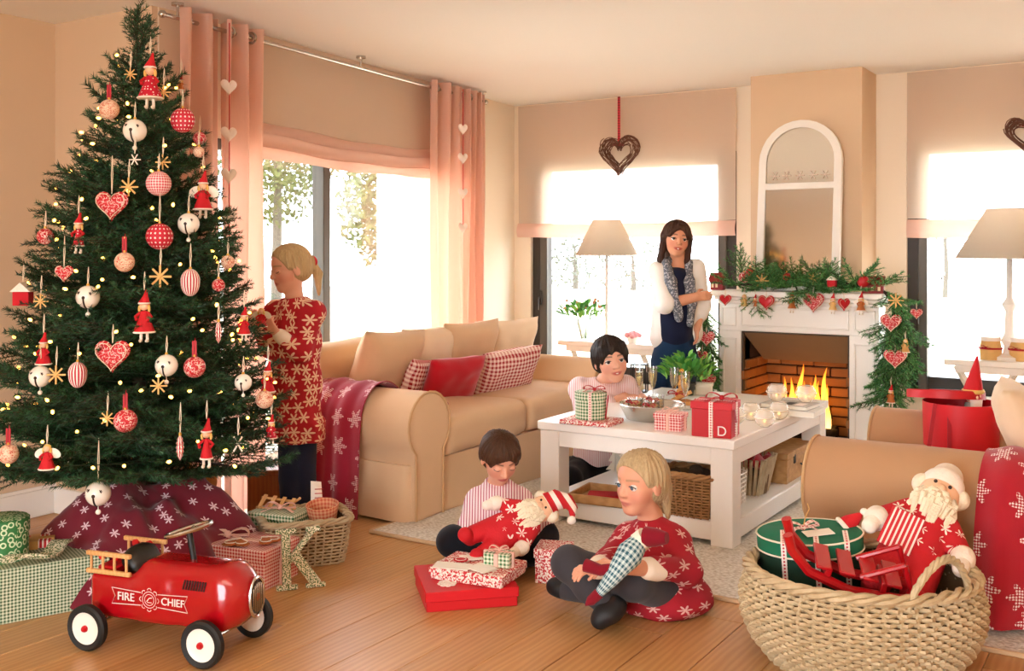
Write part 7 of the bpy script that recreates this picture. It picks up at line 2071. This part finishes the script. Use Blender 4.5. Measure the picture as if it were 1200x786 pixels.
D = []; wm.limb([J(780, 308, -.02), J(786, 330, -.11), J(792, 355, -.135), J(796, 372, -.135)], [.030, .036, .034, .03], .02, D); wm.limb([J(806, 308, -.0), J(808, 330, -.09), J(810, 355, -.10), J(809, 378, -.10)], [.030, .032, .032, .026], .02, D); wm.limb([J(780, 308, -.02), J(793, 300, .06), J(806, 308, 0)], [.03, .034, .03], .02, D)
wm.cloth('scarf', D, 'scarf_grey', h=.006, amp=.010, freq=16)
D = []; wm.limb([J(789, 398, .02), J(781, 425, .02), J(779, 470, .03), (J(778, 500, .03)[0], .03, .07)], [.118, .10, .075, .055], .03, D); wm.limb([J(793, 398, .02), J(801, 425, .02), J(799, 470, .03), (J(799, 500, .03)[0], .03, .07)], [.118, .10, .075, .055], .03, D)
wm.cloth('jeans', D, 'denim', h=.008, amp=.004)
for x_ in (778, 799):
    a = J(x_, 500, .0); sdf('shoe', [ell((a[0], a[1] - .03, .042), (.045, .12, .04), None)], .008, 'shoe_black', wm.root)
wm.hair('hair_dark', lambda P, H: [cone(P(-.34, -.02, .05), P(-.40, -.02, -.62), .12 * H, .09 * H, .08 * H), cone(P(-.40, -.02, -.62), P(-.46, .03, -.95), .09 * H, .03 * H, .08 * H), cone(P(.34, -.05, .05), P(.38, -.05, -.62), .12 * H, .09 * H, .08 * H), cone(P(.38, -.05, -.62), P(.40, .06, -1.1), .09 * H, .03 * H, .08 * H), cone(P(0, -.3, 0), P(0, -.34, -.7), .3 * H, .2 * H, .1 * H), cone(P(-.05, .30, .36), P(-.28, .26, .08), .09 * H, .07 * H, .06 * H), cone(P(.05, .30, .36), P(.28, .26, .10), .09 * H, .07 * H, .06 * H)], fringe=.33, back=1.2, h=.005)

# ---------------------------------------------------------------- Santa dolls
pattern('santa_knit', 'stars', '#C01A24', '#F2DFD2', .055, .34, rough=.95, coord='Object', rnd=.2); pattern('santa_stripe', 'stripes', '#C01A24', '#F2E2D6', .045, .45, rough=.95, coord='Object', axis=2); mat('beard_cream', '#EFE2C6', .95, bump=.5, bs=80)
def santa(label, loc, R, s, knit):
    """rag doll lying along local z: boots at 0, hat towards +z, face to -y"""
    t = thing('santa_doll', label, 'doll', loc); t.rotation_euler = R.to_euler(); k = s / .5
    C = lambda a, b, ra, rb, kk=.02: cone([x * k for x in a], [x * k for x in b], ra * k, rb * k, kk * k)
    sdf('sweater', [C((0, 0, .20), (0, 0, .33), .085, .065, .03), C((.06, 0, .32), (.13, -.05, .22), .036, .030), C((-.06, 0, .32), (-.13, -.05, .22), .036, .030)], .006 * k, knit, t)
    sdf('trousers', [C((.04, 0, .19), (.055, -.04, .05), .055, .045), C((-.04, 0, .19), (-.055, -.04, .05), .055, .045), C((0, 0, .17), (0, 0, .21), .08, .08)], .006 * k, 'doll_red', t)
    for sg in (-1, 1):
        sdf('boot', [C((sg * .055, -.03, .03), (sg * .06, -.09, .015), .042, .036)], .006 * k, 'doll_red', t); sdf('mitten', [C((sg * .13, -.055, .21), (sg * .135, -.075, .175), .028, .024)], .005 * k, 'doll_white', t)
        sdf('fur_cuff', [C((sg * .128, -.048, .225), (sg * .13, -.052, .215), .036, .036)], .005 * k, 'doll_white', t)
    sdf('head', [ell((0, 0, .405 * k), (.062 * k, .06 * k, .065 * k), None, .02), ell((0, -.06 * k, .40 * k), .016 * k, None, .005)], .004 * k, 'doll_skin', t)
    q = MB(); rr = random.Random(int(s * 100))
    for i in range(40):
        a = -PI / 2 + rr.uniform(-1.25, 1.25); x0, y0 = .055 * math.cos(a), .055 * math.sin(a); z0 = rr.uniform(.36, .40); ln = rr.uniform(.05, .10)
        q.tube([(x0 * k, y0 * k, z0 * k), (x0 * 1.25 * k, (y0 * 1.25 - .012) * k, (z0 - ln * .5) * k), (x0 * 1.15 * k, (y0 * 1.35) * k, (z0 - ln) * k)], [.009 * k, .011 * k, .006 * k], 6)
    o = q.build('beard', 'beard_cream', t); o['kind'] = 'stuff'
    for sg in (-1, 1):
        q = MB(); q.ball((sg * .022 * k, -.057 * k, .42 * k), .006 * k, 8); q.build('eye', 'ink', t); q = MB(); q.tube([(0, -.066 * k, .388 * k), (sg * .02 * k, -.068 * k, .384 * k), (sg * .042 * k, -.055 * k, .372 * k)], [.009 * k, .011 * k, .004 * k], 6); q.build('moustache', 'beard_cream', t)
    sdf('hair', [C((-.055, .01, .43), (.055, .01, .43), .034, .034), C((0, .03, .40), (0, .035, .46), .055, .045)], .005 * k, 'beard_cream', t)
    return t, k
# doll in the small boy's lap
ax = (b1.J(634, 588, -.30) - b1.J(556, 640, -.34)); zx = Vector(b1.o + rtg @ Vector(b1.J(628, 602, -.31))) - Vector(b1.o + rtg @ Vector(b1.J(552, 648, -.36)))
fz = zx.normalized(); fy = (rtg @ Vector((-.1, 1, -.75))); fy = (fy - fz * fy.dot(fz)).normalized(); fx = fy.cross(fz)
sd, k = santa('bearded Santa rag doll lying in the small boy\'s arms', Vector(b1.o + rtg @ Vector(b1.J(552, 646, -.34))), Matrix((fx, fy, fz)).transposed(), .43, 'santa_knit')
q = MB(); q.tube([(0, 0, .44 * k), (0, .0, .49 * k), (.045 * k, -.03 * k, .53 * k), (.10 * k, -.07 * k, .53 * k), (.15 * k, -.11 * k, .50 * k)], [.062 * k, .052 * k, .036 * k, .024 * k, .010 * k], 14); q.build('hat', 'santa_stripe', sd)
q = MB(); q.ball((.16 * k, -.12 * k, .49 * k), .022 * k, 10); q.build('pompom', 'doll_white', sd)
# big doll in the foreground basket
zz_ = Vector(bb(.31, .16, .46)) - Vector(bb(.10, -.02, .20)); fz = zz_.normalized(); fy = rtg @ Vector((.35, 1, -.5)); fy = (fy - fz * fy.dot(fz)).normalized(); fx = fy.cross(fz)
sd, k = santa('large bearded Santa doll in a red knitted jumper sitting in the foreground basket', Vector(bb(.09, -.02, .185)), Matrix((fx, fy, fz)).transposed(), .58, 'santa_knit')
sdf('hat', [cone((0, .01 * k, .45 * k), (0, .04 * k, .50 * k), .066 * k, .045 * k, .02), cone((0, .04 * k, .50 * k), (.03 * k, .10 * k, .50 * k), .045 * k, .03 * k, .02)], .006, 'doll_white', sd)
q = MB(); q.box((-.05 * k, -.085 * k, .20 * k), (.10 * k, .006, .13 * k), bev=.002); q.build('striped_pocket', 'red_stripe_paper', sd)

# ---------------------------------------------------------------- last small things
mat('teddy_brown', '#B5733F', .95, var=.15, vs=30, bump=.5, bs=150)
tp = WD(236, 574, 4.88); tp.z = 0
t = thing('teddy_bear', 'brown teddy bear sitting behind the maroon blanket under the tree', 'teddy bear', tp, TH)
sdf('body', [ell((0, 0, .15), (.085, .075, .12), None, .02), ell((0, -.01, .31), (.075, .07, .07), None, .02), ell((0, -.075, .295), (.032, .03, .026), None, .02), ell((.062, 0, .365), .026, None, .01), ell((-.062, 0, .365), .026, None, .01), cone((.07, -.02, .22), (.13, -.09, .14), .034, .03), cone((-.07, -.02, .22), (-.13, -.09, .14), .034, .03), cone((.05, -.04, .05), (.09, -.16, .045), .045, .04), cone((-.05, -.04, .05), (-.09, -.16, .045), .045, .04)], .006, 'teddy_brown', t)
for sg in (-1, 1):
    q = MB(); q.ball((sg * .028, -.068, .325), .008, 8); q.build('eye', 'ink', t)
q = MB(); q.ball((0, -.106, .302), (.012, .008, .009), 8); q.build('nose', 'ink', t)
kp = W(515, 479, .515)
q = MB(); q.grid(lambda u, v: ((u - .5) * .16, (v - .5) * .13, .02 + .035 * abs(noise.noise(Vector((u * 5, v * 5, 4)))) * 2 * math.sin(PI * u) + .02 * math.sin(PI * v)), 18, 16, .006, su=.2, sv=.2)
tag(q.build('throw_fringe', 'throw_maroon', None, (kp.x - .05, kp.y, .512), (0, 0, .4), angle=80), 'crumpled maroon end of a throw lying on the sofa seat', 'throw')
